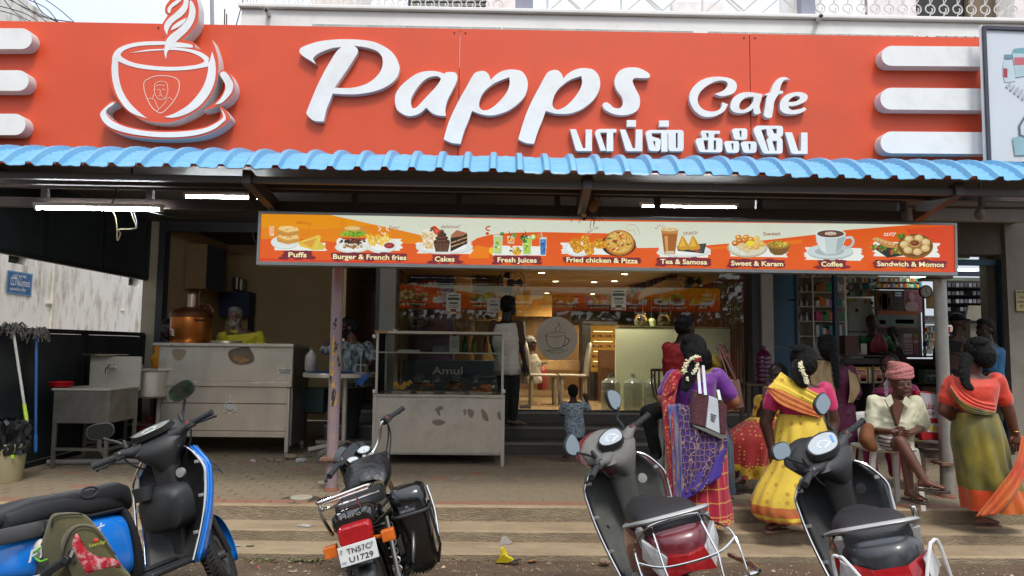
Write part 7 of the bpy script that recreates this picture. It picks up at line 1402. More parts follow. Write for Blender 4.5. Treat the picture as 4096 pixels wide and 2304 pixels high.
# ---------------------------------------------------------------- backpack hung on the blue scooter
def bp(u,v,d=0.):return PY(u,v,3.42+d)
o=thing('backpack','olive green backpack with a red patterned panel hanging on the blue scooter','backpack',bp(330,2200));kb=Vector(o.location);m_ol=mat('olive_cloth','4f4a2a',.9,var=.08,scale=14,bump=.3,bscale=300,sheen=.2);m_od=mat('zip_dark','24221c',.7)
def solidpatch(nm,pts,d0,d1,m,par=o,puff=0.):
 C_=[(p.x,p.y)for p in crom(pts,True,4)];cx_=sum(p[0]for p in C_)/len(C_);cy_=sum(p[1]for p in C_)/len(C_);q=B()
 rings=[[bp(cx_+(u-cx_)*k,cy_+(v-cy_)*k,d)-kb for u,v in C_]for k,d in((1,d1),(1.0,d0+.02),(.96,d0+.006),(.85,d0),(.5,d0-puff),(.1,d0-puff*1.2))];q.loft(rings);return mk(nm,q,m,par,smooth=60)
solidpatch('main_bag',[(205,2062),(250,2050),(320,2052),(360,2075),(410,2140),(470,2240),(520,2300),(540,2360),(300,2400),(200,2330),(165,2200),(180,2130)],-.03,.10,m_ol,puff=.02)
solidpatch('front_pocket',[(250,2150),(290,2105),(345,2095),(395,2115),(440,2180),(490,2270),(520,2330),(330,2350),(270,2260),(245,2200)],-.10,-.02,m_ol,puff=.015)
pan=solidpatch('pattern_panel',[(306,2132),(318,2160),(350,2200),(400,2228),(450,2233),(480,2262),(360,2292),(340,2290),(310,2240),(288,2180)],-.119,-.112,mat('panel_red','b01a2a',.7,var=.3,scale=40,dirt='e8dcdc',dirt_amt=1,dirt_scale=26))
def bst(p,w_,m,d=-.115):P=[bp(u,v,d)-kb for u,v in[(x.x,x.y)for x in crom(p,False,4)]];q=B();q.tube(P,w_,5);return q
q=bst([(250,2240),(262,2180),(290,2125),(330,2105),(380,2118),(430,2180),(462,2220)],.004,m_od);mk('zip',q,m_od,o);q=bst([(205,2110),(215,2075),(250,2060),(330,2056)],.004,m_od,-.04);mk('zip',q,m_od,o)
q=bst([(292,2200),(278,2210),(290,2235),(300,2250)],.008,m_od,-.112);mk('zip',q,m_od,o);q=B();q.cbox(bp(287,2215,-.125)-kb,(.012,.004,.03),Matrix.Rotation(.3,3,'Y'));mk('zip_pull',q,m_silver,o)
q=bst([(270,2235),(235,2260),(190,2290),(160,2330)],.02,m_frame,-.09);mk('strap',q,mat('strap_black','1c1c1e',.7),o);q=B();q.cbox(bp(262,2240,-.115)-kb,(.03,.012,.03),Matrix.Rotation(.5,3,'Y'));mk('buckle',q,m_frame,o,bev=.003)
solidpatch('side_pocket',[(150,2190),(165,2165),(185,2200),(200,2250),(185,2330),(150,2330),(138,2250)],-.02,.06,mat('bottle_pocket','3c3d3a',.7))
q=bst([(135,2225),(160,2245),(190,2236)],.005,None,-.045);mk('piping',q,mat('piping_green','5fae2c',.6),o);q=bst([(133,2215),(150,2200),(162,2190)],.005,None,-.045);mk('piping',q,MATS['piping_green'],o)
q=B();q.ell(bp(160,2200,.0)-kb,(.03,.03,.05),12,8);mk('white_bottle',q,mat('bottle_white','c4c0b6',.4),o)
word(o,'lettering','Kumaran Bags',bp(357,2190,-.122)-kb,bp(422,2172,-.122)-kb,.016,mat('ink_lime','b8c832',.6),V(0,0,1),.0,0,.3);q=B();q.ell(bp(383,2162,-.118)-kb,(.012,.003,.010),12,6);mk('badge',q,mat('badge_red','c03a20',.5),o)
# ---------------------------------------------------------------- motorcycle
MX,MY,mth,mln,mst,msc=-.55,4.36,-.079,.28,.88,.92
o=thing('motorcycle','black motorcycle with chrome grab rail, red tail lamp and a side box','motorcycle');o.matrix_world=Matrix.Translation((MX,MY,0))@Matrix.Rotation(-mth,4,'Z')@Matrix.Rotation(-mln,4,'Y')@Matrix.Scale(msc,4)@Matrix.Translation((0,.6,0))@Matrix.Rotation(-.035,4,'X')@Matrix.Translation((0,-.6,0))
S=steer(V(0,.5,.8),(0,-math.sin(.45),math.cos(.45)),mst);m_gb=mat('gloss_black','0e0f10',.18,var=.1,coat=.7)
wheel(o,V(0,-.62,.30),.30,.085,spokes=True);wheel(o,V(0,.66,.30),.30,.075,S,spokes=True)
q=B()
for sx in(-1,1):q.tube([V(sx*.08,.66,.30),V(sx*.075,.53,.62),V(sx*.07,.45,.85)],[.022,.02,.018],10)
q.xf(S);mk('fork',q,m_chr,o)
q=B();rings=[]
for i in range(15):
 t=-.2+i/14*2.6;rr=V(0,math.cos(t),math.sin(t));rings.append([V(0,-.62,.30)+rr*(.34+.02*math.cos(a))+V(.065*math.sin(a),0,0)for a in[-1.5+3*j/6 for j in range(7)]])
q.loft(rings,False,False);f=mk('rear_fender',q,m_gb,o);f.modifiers.new('solid','SOLIDIFY').thickness=.004
q=B();q.loft([se(0,-.89,.36,.05,.05,14,3,'xz',.3),se(0,-.86,.43,.06,.05,14,3,'xz',.3),se(0,-.80,.50,.06,.04,14,3)]);mk('mud_flap',q,m_pbl,o)
q=B();q.loft([se(0,y,z,w_,h_,22,2.6)for(y,z,w_,h_)in((.46,.84,.05,.05),(.42,.86,.11,.08),(.32,.87,.145,.10),(.2,.86,.15,.10),(.08,.82,.13,.085),(-.02,.78,.09,.06))]);mk('fuel_tank',q,m_gb,o,smooth=60)
m_cov=mat('tank_cover','1a1b1d',.38,var=.15,scale=10,bump=.7,bscale=18)
q=B();q.loft([[V(p.x*1.03+.006*math.sin(i*2.1+j),p.y,p.z*1.0+.012+.006*math.sin(i*1.7+j*1.3))for j,p in enumerate(se(0,y,z,w_,h_,22,2.4))if 0<=j<=11]for i,(y,z,w_,h_)in enumerate(((.47,.85,.06,.05),(.40,.865,.125,.085),(.30,.875,.15,.10),(.18,.865,.155,.10),(.06,.825,.14,.088),(-.04,.785,.11,.06)))],False,False);c_=mk('tank_cover',q,m_cov,o,smooth=60);c_.modifiers.new('solid','SOLIDIFY').thickness=.006
q=B();q.tube([V(-.17,.30,.80),V(-.20,.18,.76),V(-.24,.10,.74)],[.02,.014,.008],8);mk('cover_tie',q,m_cov,o)
word(o,'lettering','Honda' if False else 'Hero',V(.152,.22,.87),V(.15,.36,.90),.03,m_silver,V(0,0,1),.002,0,.2)
q=B();q.loft([se(0,y,z,w_,h_,22,3.2)for(y,z,w_,h_)in((.03,.80,.08,.03),(-.08,.785,.12,.045),(-.25,.78,.135,.05),(-.45,.79,.13,.05),(-.58,.80,.12,.045),(-.64,.79,.08,.03))]);st_=mk('seat',q,m_seat,o,smooth=50)
q=B();q.loft([se(0,y,z,w_,h_,20,3)for(y,z,w_,h_)in((-.80,.70,.10,.045),(-.76,.71,.12,.065),(-.6,.70,.13,.07),(-.3,.66,.14,.09),(-.05,.62,.12,.09))]);mk('tail_cowl',q,m_gb,o,smooth=50)
q=B();q.loft([se(0,y,z,w_,h_,20,5)for(y,z,w_,h_)in((-.80,.655,.092,.052),(-.835,.65,.09,.05),(-.855,.645,.082,.044))]);mk('tail_lamp',q,m_redl,o,smooth=40)
word(o,'lettering','Hero',V(-.06,-.806,.735),V(.05,-.806,.735),.022,m_silver,V(0,0,1),.002,0)
# plate
q=B();q.cbox(V(.0,-.88,.528),(.20,.004,.10),Matrix.Rotation(-.12,3,'X'));pl_=mk('number_plate',q,mat('plate_white','c9cac8',.4,dirt='8f8c86',dirt_amt=.3),o,bev=.002);mi_=mat('plate_ink','17181a',.5)
word(pl_,'lettering','TN57C',V(-.055,-.8875,.536),V(.07,-.8875,.536),.028,mi_,V(0,.12,1),.008);word(pl_,'lettering','U1729',V(-.05,-.8905,.493),V(.075,-.8905,.493),.028,mi_,V(0,.12,1),.008);word(pl_,'lettering','IND',V(-.09,-.8905,.492),V(-.066,-.8905,.492),.012,mat('ink_blue','2a4a8a',.5),V(0,.12,1),.002)
for sx in(-1,1):q=B();p=V(sx*.08,-.890,.56);q.cyl(p,p-V(0,.003,0),.007,10);mk('screw',q,m_silver,pl_)
for sx in(-1,1):
 q=B();q.tube([V(sx*.06,-.74,.59),V(sx*.12,-.755,.585)],.012,8);q.loft([[V(sx*x,-.76+dy,.585+dz)for dy,dz in((-.03,-.03),(.03,-.03),(.03,.03),(-.03,.03))]for x in(.12,.19)]);mk('indicator',q,[m_amb],o,bev=.006,smooth=0)
# chrome grab rail
q=B();P=crom3([V(-.12,-.38,.80),V(-.15,-.58,.84),V(-.145,-.80,.86),V(-.12,-.86,.86),V(.10,-.80,.87),V(.125,-.74,.86),V(.145,-.5,.84),V(.135,-.32,.79)],5);q.tube(P,.011,9);q.tube(crom3([V(-.145,-.80,.855),V(-.15,-.80,.78),V(-.135,-.72,.66)],5),.010,8);q.tube([V(-.12,-.84,.845),V(.12,-.77,.85)],.006,6);q.tube(crom3([V(-.14,-.78,.81),V(0,-.80,.815),V(.14,-.62,.80)],5),.008,8)
for x in(-.03,.05):q.tube([V(x,-.83,.85),V(x,-.76,.74)],.006,6)
mk('grab_rail',q,m_chr,o)
# pannier box
q=B();q.loft([se(.275,-.40,z,w_,d_,20,4,'xy')for z,w_,d_ in((.37,.075,.09),(.40,.09,.11),(.60,.098,.125),(.72,.10,.13))]);bxp=mk('side_box',q,m_gb,o,smooth=50)
q=B();q.loft([se(.275,-.40,z,w_,d_,20,4,'xy')for z,w_,d_ in((.722,.106,.137),(.76,.107,.138),(.80,.098,.12),(.815,.06,.08))]);mk('box_lid',q,m_gb,bxp,smooth=50)
q=B();q.tube([V(.275+.112*math.copysign(abs(math.cos(t))**.5,math.cos(t)),-.40+.142*math.copysign(abs(math.sin(t))**.5,math.sin(t)),.665)for t in[k/28*2*pi for k in range(28)]],.011,8,closed=True);q.tube([V(.385,-.52,.665),V(.39,-.50,.45),V(.35,-.42,.34)],.009,6);mk('box_ring',q,m_pbl,bxp)
q=B();q.cbox(V(.262,-.531,.70),(.10,.004,.05));mk('label_plate',q,m_frame,bxp);word(bxp,'lettering','AEROSTAR',V(.22,-.5345,.683),V(.305,-.5345,.683),.014,m_silver,V(0,0,1),.01);word(bxp,'lettering','A',V(.252,-.5345,.702),V(.272,-.5345,.702),.018,m_silver,V(0,0,1),.01)
q=B();q.tube(crom3([V(.385,-.30,.76),V(.40,-.40,.62),V(.385,-.5,.45)],5),.009,8);mk('box_rail',q,m_chr,bxp)
# engine, shock, exhaust, crash bar, side footrest
q=B();q.cbox((0,.05,.42),(.22,.3,.22));q.cyl((0,.18,.5),(0,.30,.68),.075,16)
for i in range(6):q.cyl(V(0,.2,.53)+V(0,.02,.025)*i,V(0,.2,.53)+V(0,.02,.025)*i+V(0,.004,.006),.095,16)
mk('engine',q,mat('engine_black','232322',.5,metal=.4),o,bev=.01)
for sx in(-1,1):
 q=B();q.tube([V(sx*.13,-.60,.32),V(sx*.13,-.46,.68)],.014,8);q.tube([V(sx*.13+.026*math.cos(t*5.5),-.565+.1*t/6+.026*math.sin(t*5.5)*.2,.40+.04*t+.026*math.sin(t*5.5)*.4)for t in[k*.12 for k in range(50)]],.005,5);q.cyl(V(sx*.13,-.60,.30),V(sx*.13,-.575,.38),.024,10);mk('shock_absorber',q,m_pbl if sx<0 else m_alloy,o)
q=B();q.tube([V(.12,.1,.32),V(.15,-.3,.30),V(.17,-.85,.38)],[.025,.04,.045],14);mk('exhaust',q,m_chr,o)
q=B();q.tube([V(.12,-.22,.38),V(.30,-.24,.42)],[.012,.03],10);q.tube([V(.1,-.15,.34),V(.28,-.16,.35)],[.012,.028],10);mk('foot_peg',q,m_grip,o)
q=B();q.tube(crom3([V(.05,.42,.68),V(.26,.36,.6),V(.28,.33,.42),V(.06,.3,.3)],6),.013,8);q.tube(crom3([V(-.05,.42,.68),V(-.26,.36,.6),V(-.28,.33,.42),V(-.06,.3,.3)],6),.013,8);mk('crash_bar',q,m_chr,o)
q=B();q.loft([se(.14,y,.58,.03,h_,12,3)for y,h_ in((-.35,.06),(-.15,.09),(.02,.07))]);q.loft([se(-.14,y,.58,.03,h_,12,3)for y,h_ in((-.35,.06),(-.15,.09),(.02,.07))]);mk('side_cover',q,m_gb,o)
q=B();q.tube([(-.1,-.05,.3),(-.28,-.02,.03)],.012,6);mk('side_stand',q,m_alloy,o)
# handlebar, dials, headlamp
q=B();hb=crom3([V(-.30,.34,1.08),V(-.22,.36,1.09),V(-.15,.42,1.0),V(-.05,.45,.955),V(.05,.45,.955),V(.15,.42,1.0),V(.22,.36,1.09),V(.30,.34,1.08)],5);q.tube(hb,.0115,10);q.xf(S);mk('handlebar',q,m_chr,o)
q=B()
for sx in(-1,1):q.cbox(V(sx*.045,.455,.945),(.035,.05,.05));q.cyl(V(sx*.075,.47,.90),V(sx*.075,.46,.94),.02,12)
q.cbox(V(0,.47,.915),(.19,.06,.025));q.xf(S);mk('yoke_clamp',q,m_silver,o,bev=.004)
for sx in(-1,1):grip(o,S,sx,V(sx*.285,.34,1.085),V(sx*.40,.31,1.075))
nrm=V(0,-.55,.83).normalized();RX=Matrix.Rotation(.58,3,'X')
q=B();q.loft([[RX@p+V(0,.53,.955)for p in se(0,0,z,w_,d_,20,2.4,'xy')]for z,w_,d_ in((-.05,.08,.04),(-.0,.13,.065),(.03,.13,.06))]);q.xf(S);pod=mk('dial_pod',q,m_pbl,o,smooth=50)
for x,nm in((-.066,'tachometer'),(.066,'speedometer')):
 c=V(x,.515,.995);q=B();q.lathe([(.045,-.04),(.052,.0),(.052,.018),(.045,.02),(.045,.012)],26,c,rot=RX);q.xf(S);dd=mk('dial_housing',q,m_pbl,pod)
 q=B();q.lathe([(.045,.0145),(.045,.015)],26,c,rot=RX);q.xf(S);mk('dial_face',q,mat('dial_white','b9bdbf',.12),dd,smooth=0)
 q=B()
 for k in range(11):a=.4+k*.5;d0=RX@V(.034*math.cos(a),.034*math.sin(a),.0165);d1=RX@V(.04*math.cos(a),.04*math.sin(a),.0165);q.bar(c+d0,c+d1,.003,.001,nrm)
 q.bar(c+RX@V(0,0,.017),c+RX@V(-.02,-.022,.017),.003,.001,nrm);q.xf(S);mk('dial_marks',q,m_frame,dd,smooth=0)
for c in o.children:
 if c.name.split('.')[0]in('tail_lamp','number_plate','grab_rail','indicator','tail_cowl','lettering'):c.location.z=.085 if 'plate' in c.name else .05
q=B();c=V(0,.46,.975);q.lathe([(.014,.0),(.014,.012)],14,c,rot=RX);q.xf(S);mk('ignition',q,m_silver,pod)
q=B();q.loft([se(0,y,z,w_,h_,22,2.4)for(y,z,w_,h_)in((.70,.90,.08,.08),(.66,.91,.125,.12),(.58,.95,.14,.135),(.54,.97,.135,.12))]);q.loft([se(0,.56,1.0,.15,.09,22,2.2),se(0,.60,1.05,.13,.07,22,2.2),se(0,.63,1.08,.08,.03,22,2.2)]);q.xf(S);mk('headlamp_cowl',q,m_gb,o,smooth=50)
for sx in(-1,1):q=B();q.tube([V(sx*.10,.58,.86),V(sx*.17,.56,.86)],.011,8);q.loft([[V(sx*x,.56+dy,.86+dz)for dy,dz in((-.03,-.026),(.03,-.026),(.03,.026),(-.03,.026))]for x in(.17,.24)]);q.xf(S);mk('front_indicator',q,m_pbl,o,bev=.006)
q=B()
for k,e in enumerate(((.12,.52,.8),(.08,.5,.75),(-.1,.5,.75))):q.tube(crom3([V(.26*(1 if k<2 else-1),.36,1.07),V(.25*(1 if k<2 else-1),.42,.98-.03*k),V(*e)],5),.005,6)
q.xf(S);mk('control_cable',q,m_frame,o)
# ================================================================ people
def pat(name,kind,c1,c2,scale=20.,c3=None,uv=False,thr=.35,rough=.75,ang=0.,sheen=.2):
 if name in MATS:return MATS[name]
 m=mat(name,c1,rough,var=.1,scale=5,bump=.25,bscale=120,sheen=sheen);t=m.node_tree;N=t.nodes;L=t.links;b=N['Principled BSDF'];src=b.inputs['Base Color'].links[0].from_socket
 tc=N.new('ShaderNodeTexCoord');mp=N.new('ShaderNodeMapping');sc=scale if isinstance(scale,tuple)else(scale,)*3;mp.inputs['Scale'].default_value=sc;mp.inputs['Rotation'].default_value=(0,0,ang);L.new(tc.outputs['UV' if uv else 'Object'],mp.inputs['Vector']);v=mp.outputs['Vector']
 def mixin(fac,c):
  nonlocal src
  mi=N.new('ShaderNodeMix');mi.data_type='RGBA';L.new(fac,mi.inputs['Factor']);L.new(src,mi.inputs['A']);mi.inputs['B'].default_value=(*lin(c),1);src=mi.outputs['Result'];L.new(src,b.inputs['Base Color'])
 def less(sock,th,op='LESS_THAN'):n=N.new('ShaderNodeMath');n.operation=op;L.new(sock,n.inputs[0]);n.inputs[1].default_value=th;return n.outputs[0]
 if kind in('dots','scallop','floral'):
  vo=N.new('ShaderNodeTexVoronoi');vo.inputs['Scale'].default_value=1;L.new(v,vo.inputs['Vector'])
  if kind!='floral':vo.inputs['Randomness'].default_value=.55 if kind=='scallop' else .15
  if kind=='scallop':vo.feature='DISTANCE_TO_EDGE';mixin(less(vo.outputs['Distance'],.035),c2)
  else:mixin(less(vo.outputs['Distance'],thr),c2)
  if c3:
   v2=N.new('ShaderNodeTexVoronoi');v2.inputs['Scale'].default_value=1;v2.inputs['Randomness'].default_value=.12 if kind!='floral' else 1;L.new(v,v2.inputs['Vector']);mixin(less(v2.outputs['Distance'],thr*.45),c3)
 if kind=='grid':
  sp_=N.new('ShaderNodeSeparateXYZ');L.new(v,sp_.inputs[0])
  for k in((0,1)if uv else(0,2)):fr=N.new('ShaderNodeMath');fr.operation='FRACT';L.new(sp_.outputs[k],fr.inputs[0]);mixin(less(fr.outputs[0],.09),c2)
 if kind=='stripe':
  sp_=N.new('ShaderNodeSeparateXYZ');L.new(v,sp_.inputs[0]);fr=N.new('ShaderNodeMath');fr.operation='FRACT';L.new(sp_.outputs[2],fr.inputs[0]);mixin(less(fr.outputs[0],thr),c2)
 if kind=='blotch':
  nn=N.new('ShaderNodeTexNoise');nn.inputs['Scale'].default_value=1;nn.inputs['Detail'].default_value=3;L.new(v,nn.inputs['Vector']);r_=N.new('ShaderNodeMapRange');r_.inputs['From Min'].default_value=.5-thr*.3;r_.inputs['From Max'].default_value=.5+thr*.3;L.new(nn.outputs['Fac'],r_.inputs['Value']);mixin(r_.outputs[0],c2)
 return m
def remesh(nm,q,m,par,vox=.010,wr=0.,ws=(9,9,5),sm=3,extra=None,seed=0):
 me=tomesh('tmp',q,m,0);o=bpy.data.objects.new('tmp',me);a=o.modifiers.new('r','REMESH');a.mode='VOXEL';a.voxel_size=vox;s=o.modifiers.new('s','SMOOTH');s.iterations=sm;s.factor=.6
 me2=baked(o)
 if wr:
  NN=[v.normal.copy()for v in me2.vertices]
  for v,nv in zip(me2.vertices,NN):c=v.co;n=noise.noise(Vector((c.x*ws[0]+seed,c.y*ws[1],c.z*ws[2])))+.5*noise.noise(Vector((c.x*ws[0]*2.2,c.y*ws[1]*2.2+seed,c.z*ws[2]*1.6)));v.co=c+nv*wr*(1-abs(n)*2.4)
 if extra is not None and len(extra.v):
  o0=len(me2.vertices);V_=[tuple(v.co)for v in me2.vertices]+[tuple(p)for p in extra.v];F_=[tuple(p.vertices)for p in me2.polygons]+[tuple(i+o0 for i in f)for f in extra.f];bpy.data.meshes.remove(me2);me2=bpy.data.meshes.new(nm);me2.from_pydata(V_,[],F_)
 me2.materials.clear();me2.materials.append(m);me2.polygons.foreach_set('use_smooth',[True]*len(me2.polygons));me2.name=nm;me2.update();return link(nm,me2,par)
def limb(q,pts,rs):
 for i in range(len(pts)-1):
  a,b_=Vector(pts[i]),Vector(pts[i+1]);q.tube([a.lerp(b_,t)for t in(0,.33,.66,1)],[rs[i]+(rs[i+1]-rs[i])*t for t in(0,.33,.66,1)],14);q.ell(a,rs[i],12,8)
 q.ell(pts[-1],rs[-1],12,8)
def torso(q,J,g=0.,top=True,z0=None,hw=(.16,.125),ww=(.135,.105),cw=(.165,.12)):
 pe,ch,nk=J['pel'],J['chest'],J['neck'];ax=(J['shR']-J['shL']);ax.normalize();up_=(nk-pe).normalized();ax=(ax-up_*ax.dot(up_)).normalized();dp_=ax.cross(up_);sw=(J['shR']-J['shL']).length/2
 def ring(c,a,b_):return[c+ax*(a+g)*math.copysign(abs(math.cos(t))**.85,math.cos(t))+dp_*(b_+g)*math.sin(t)for t in[i/22*2*pi for i in range(22)]]
 wa=pe.lerp(ch,.5);sh=(J['shL']+J['shR'])/2
 R_=[ring(pe-up_*.06,hw[0]*.86,hw[1]*.9),ring(pe,*hw),ring(wa,*ww),ring(ch,*cw),ring(ch.lerp(sh,.65),sw*.96,cw[1]*.95),ring(sh+up_*.02,sw*.86,cw[1]*.66)]
 if top:R_+=[ring(nk-up_*.02,.07,.06)]
 q.loft(R_);return q
def headm(J):return J['H']
def hand(q,w_,d,curl=.5,nrm=None,s=1.,side=1):
 d=d.normalized();n=(nrm or V(0,1,0));x=d.cross(n).normalized()*side;n=x.cross(d).normalized()*side
 q.loft([[w_+d*t*s+x*a*s*math.cos(k)+n*b_*s*math.sin(k)for k in[i/10*2*pi for i in range(10)]]for t,a,b_ in((-.01,.024,.020),(.02,.034,.018),(.06,.040,.016),(.085,.038,.013))])
 for i,(ox,L_)in enumerate(((-.030,.058),(-.010,.072),(.010,.068),(.029,.052))):
  p=w_+d*.08*s+x*ox*s;pts=[p];dd=d.copy()
  for k in range(3):dd=(dd+n*curl*.55).normalized();p=p+dd*L_*s*(.42,.32,.26)[k];pts.append(p)
  q.tube(pts,[.0088*s,.0085*s,.0075*s,.006*s],7)
 p=w_+d*.02*s-x*.028*s;q.tube([p,p-x*.022*s+d*.025*s,p-x*.026*s+d*.052*s+n*.012*s,p-x*.018*s+d*.072*s+n*.02*s],[.012*s,.011*s,.009*s,.007*s],7)
def foot(q,a,d,s=1.):
 d=V(d[0],d[1],0).normalized();x=d.cross(V(0,0,1));z=a.z;a=V(a.x,a.y,0)
 q.loft([[a+d*t*s+x*w_*s*math.cos(k)+V(0,0,max(.004,zc+h_*math.sin(k)))*s for k in[i/12*2*pi for i in range(12)]]for t,w_,zc,h_ in((-.06,.018,.03,.02),(-.045,.030,.035,.032),(0,.032,.045,.042),(.06,.036,.032,.03),(.12,.042,.020,.018),(.15,.040,.015,.013))])if z is not None else 0
 o_=len(q.v)
 for i,ox in enumerate((-.028,-.010,.006,.020,.032)):p=a+d*(.15-.006*i)*s+x*ox*s+V(0,0,.014)*s;q.ell(p,(.011*s,.016*s,.010*s)if i else(.014*s,.02*s,.013*s),8,6)
def person(lb,Y,J,face=0.,skin='4a2c1e',hs=1.,arm=(.048,.040,.028),vox=.010,legs=None,cat='person',grp=None,tor=None,tilt=0.,nod=0.,hands=(None,None),zg=None,eyes=True,beard=None,feet=None,hair=('short','0f0d0d'),legr=(.085,.055,.034)):
 hh=hs*1.1;W={k:PY(v[0],v[1],Y+(v[2]if len(v)>2 else 0))for k,v in J.items()};W['head'].z-=.012
 g=W['pel'].copy();g.z=H if zg is None else zg;o=thing('person',lb,cat,g,0,grp);W={k:v-g for k,v in W.items()};J=W;J['o']=o
 q=B();torso(q,J,**(tor or{}));limb(q,[J['neck']-V(0,0,.03),J['head']],[.064*hs,.056*hs])
 M=Matrix.Translation(J['head'])@Matrix.Rotation(math.radians(face),4,'Z')@Matrix.Rotation(tilt,4,'Y')@Matrix.Rotation(nod,4,'X')@Matrix.Scale(hh,4);J['M']=M
 k0=len(q.v);q.ell((0,.012,.025),(.074,.094,.092),20,14);q.ell((0,-.03,-.045),(.056,.058,.062),16,12);q.ell((0,-.078,-.012),(.013,.02,.022),8,8);q.ell((0,-.088,-.022),(.017,.013,.010),8,8);q.ell((0,-.07,.02),(.05,.018,.012),10,6);q.ell((0,-.076,-.055),(.024,.014,.013),10,8);q.ell((0,-.07,-.088),(.022,.02,.018),10,8)
 for sx in(-1,1):q.ell((sx*.075,.012,-.01),(.009,.018,.028),8,8);q.ell((sx*.04,-.055,-.03),(.022,.022,.02),8,8)
 for i in range(k0,len(q.v)):q.v[i]=M@q.v[i]
 ex=B()
 for s_,nm in(('L',0),('R',1)):
  if 'el'+s_ in J:
   limb(q,[J['sh'+s_]+V(0,0,-.01),J['el'+s_],J['wr'+s_]],[arm[0]*hs,arm[1]*hs,arm[2]*hs]);hd=hands[nm]
   d=(J['wr'+s_]-J['el'+s_])if hd is None else Vector(hd[0]);hand(ex,J['wr'+s_],d,.5 if hd is None else hd[1],None if hd is None or len(hd)<3 else Vector(hd[2]),hs,1 if nm else-1)
 for s_ in('L','R'):
  if 'kn'+s_ in J:limb(q,[J.get('hip'+s_,J['pel']),J['kn'+s_],J['kn'+s_].lerp(J['an'+s_],.35),J['an'+s_]],[legr[0]*hs,legr[1]*hs,legr[1]*hs*.98,legr[2]*hs])
 if feet:
  for s_,d in feet:a=J['an'+s_];f0=len(q.v);foot(q,V(a.x,a.y,0),d,hs*.95);q.xf(Matrix.Translation((0,0,a.z-.055*hs)),f0)
 mS=mat('skin_'+skin,skin,.5,var=.12,scale=18,spec=.4);body=remesh('body',q,mS,o,vox,extra=ex,sm=2)
 if eyes:
  e=B()
  for sx in(-1,1):e.ell((sx*.030,-.0765,.004),(.0135,.006,.0055),10,6)
  for sx in(-1,1):e.ell((sx*.030,-.0815,.004),(.0055,.003,.0052),8,6,m=1);e.tube([(sx*.015,-.084,.020),(sx*.032,-.083,.024),(sx*.048,-.074,.018)],[.0035,.004,.002],5,m=2)
  e.tube([(-.022,-.086,-.056),(0,-.091,-.054),(.022,-.086,-.056)],[.003,.0045,.003],5,m=3);e.xf(M)
  mk('face_features',e,[mat('eye_white','6a6058',.4),mat('eye_dark','0c0908',.2),mat('brow_'+hair[1],hair[1],.8),mat('lip_'+skin,'3a1a18',.5)],body)
 if beard:
  e=B();e.ell((0,-.082,-.043),(.03,.012,.008),10,6)
  if len(beard)==6:
   e.ell((0,-.048,-.078),(.056,.05,.042),14,10)
   for sx in(-1,1):e.ell((sx*.058,-.015,-.045),(.012,.03,.035),10,8)
  else:e.ell((0,-.062,-.092),(.03,.03,.014),10,6)
  beard=beard[:6]
  e.xf(M);remesh('beard',e,mat('hair_'+beard,beard,.9,var=.3,scale=60,bump=.8,bscale=160),o,.006,.002,(60,60,60))
 hk,hc=hair;mh=mat('hairm_'+hc,hc,.55,var=.25,scale=(30),bump=.9,bscale=140,stretch=(1,1,.25),spec=.2);e=B()
 if hk=='short':
  e.ell((0,.028,.045),(.083,.094,.085),18,12);e.ell((0,.055,.0),(.076,.066,.07),16,10);e.ell((0,-.02,.088),(.06,.06,.04),14,8);e.xf(M);remesh('hair',e,mh,o,.008,.004,(45,45,45),seed=R.random()*9)
 if hk=='cap':e.ell((0,.02,.06),(.085,.1,.07),18,12);e.ell((0,-.08,.04),(.07,.06,.012),14,6);e.xf(M);remesh('cap',e,mh,o,.008)
 if hk in('braid','bun','tied'):
  e.ell((0,.026,.036),(.084,.092,.088),18,12);e.ell((0,.052,-.01),(.078,.07,.078),16,10)
  if hk=='bun':e.ell((0,.03,.03),(.092,.098,.094),18,12);e.ell((0,.09,-.02),(.08,.06,.09),16,10);e.ell((.02,.06,.08),(.07,.06,.045),14,8)
  e.xf(M);remesh('hair',e,mh,o,.008,.004,(40,40,16),seed=R.random()*9)
 return o,J
def cloth(o,J,nm,m,g=.014,sleeves=.55,ar=.055,er=.05,wr=.006,vox=.010,low=.0,tor=None,ends=None,collar=None,sd=0):
 q=B();torso(q,J,g,top=False,**(tor or{}))
 if low:ax=(J['shR']-J['shL']).normalized();pe=J['pel'];q.loft([[pe+ax*a*math.cos(t)+V(0,1,0)*b_*math.sin(t)+V(0,0,z)for t in[i/22*2*pi for i in range(22)]]for z,a,b_ in((.05,.16+g,.13+g),(-low*.5,.175+g,.14+g),(-low,.18+g,.145+g))])
 for s_ in 'LR':
  if 'el'+s_ in J and sleeves>0:
   a,e_,w_=J['sh'+s_],J['el'+s_],J['wr'+s_]
   if sleeves<=1:limb(q,[a-V(0,0,.005),a.lerp(e_,sleeves)],[ar,er])
   else:limb(q,[a-V(0,0,.005),e_,e_.lerp(w_,sleeves-1)],[ar,er,er*.85])
 if collar:q.tube([J['neck']+V(.075*math.cos(t),.065*math.sin(t)-.005,-.035+.022*math.sin(t))for t in[i/16*2*pi for i in range(16)]],.016,6,closed=True)
 return remesh(nm,q,m,o,vox,wr,(7,7,11),seed=sd,sm=3)
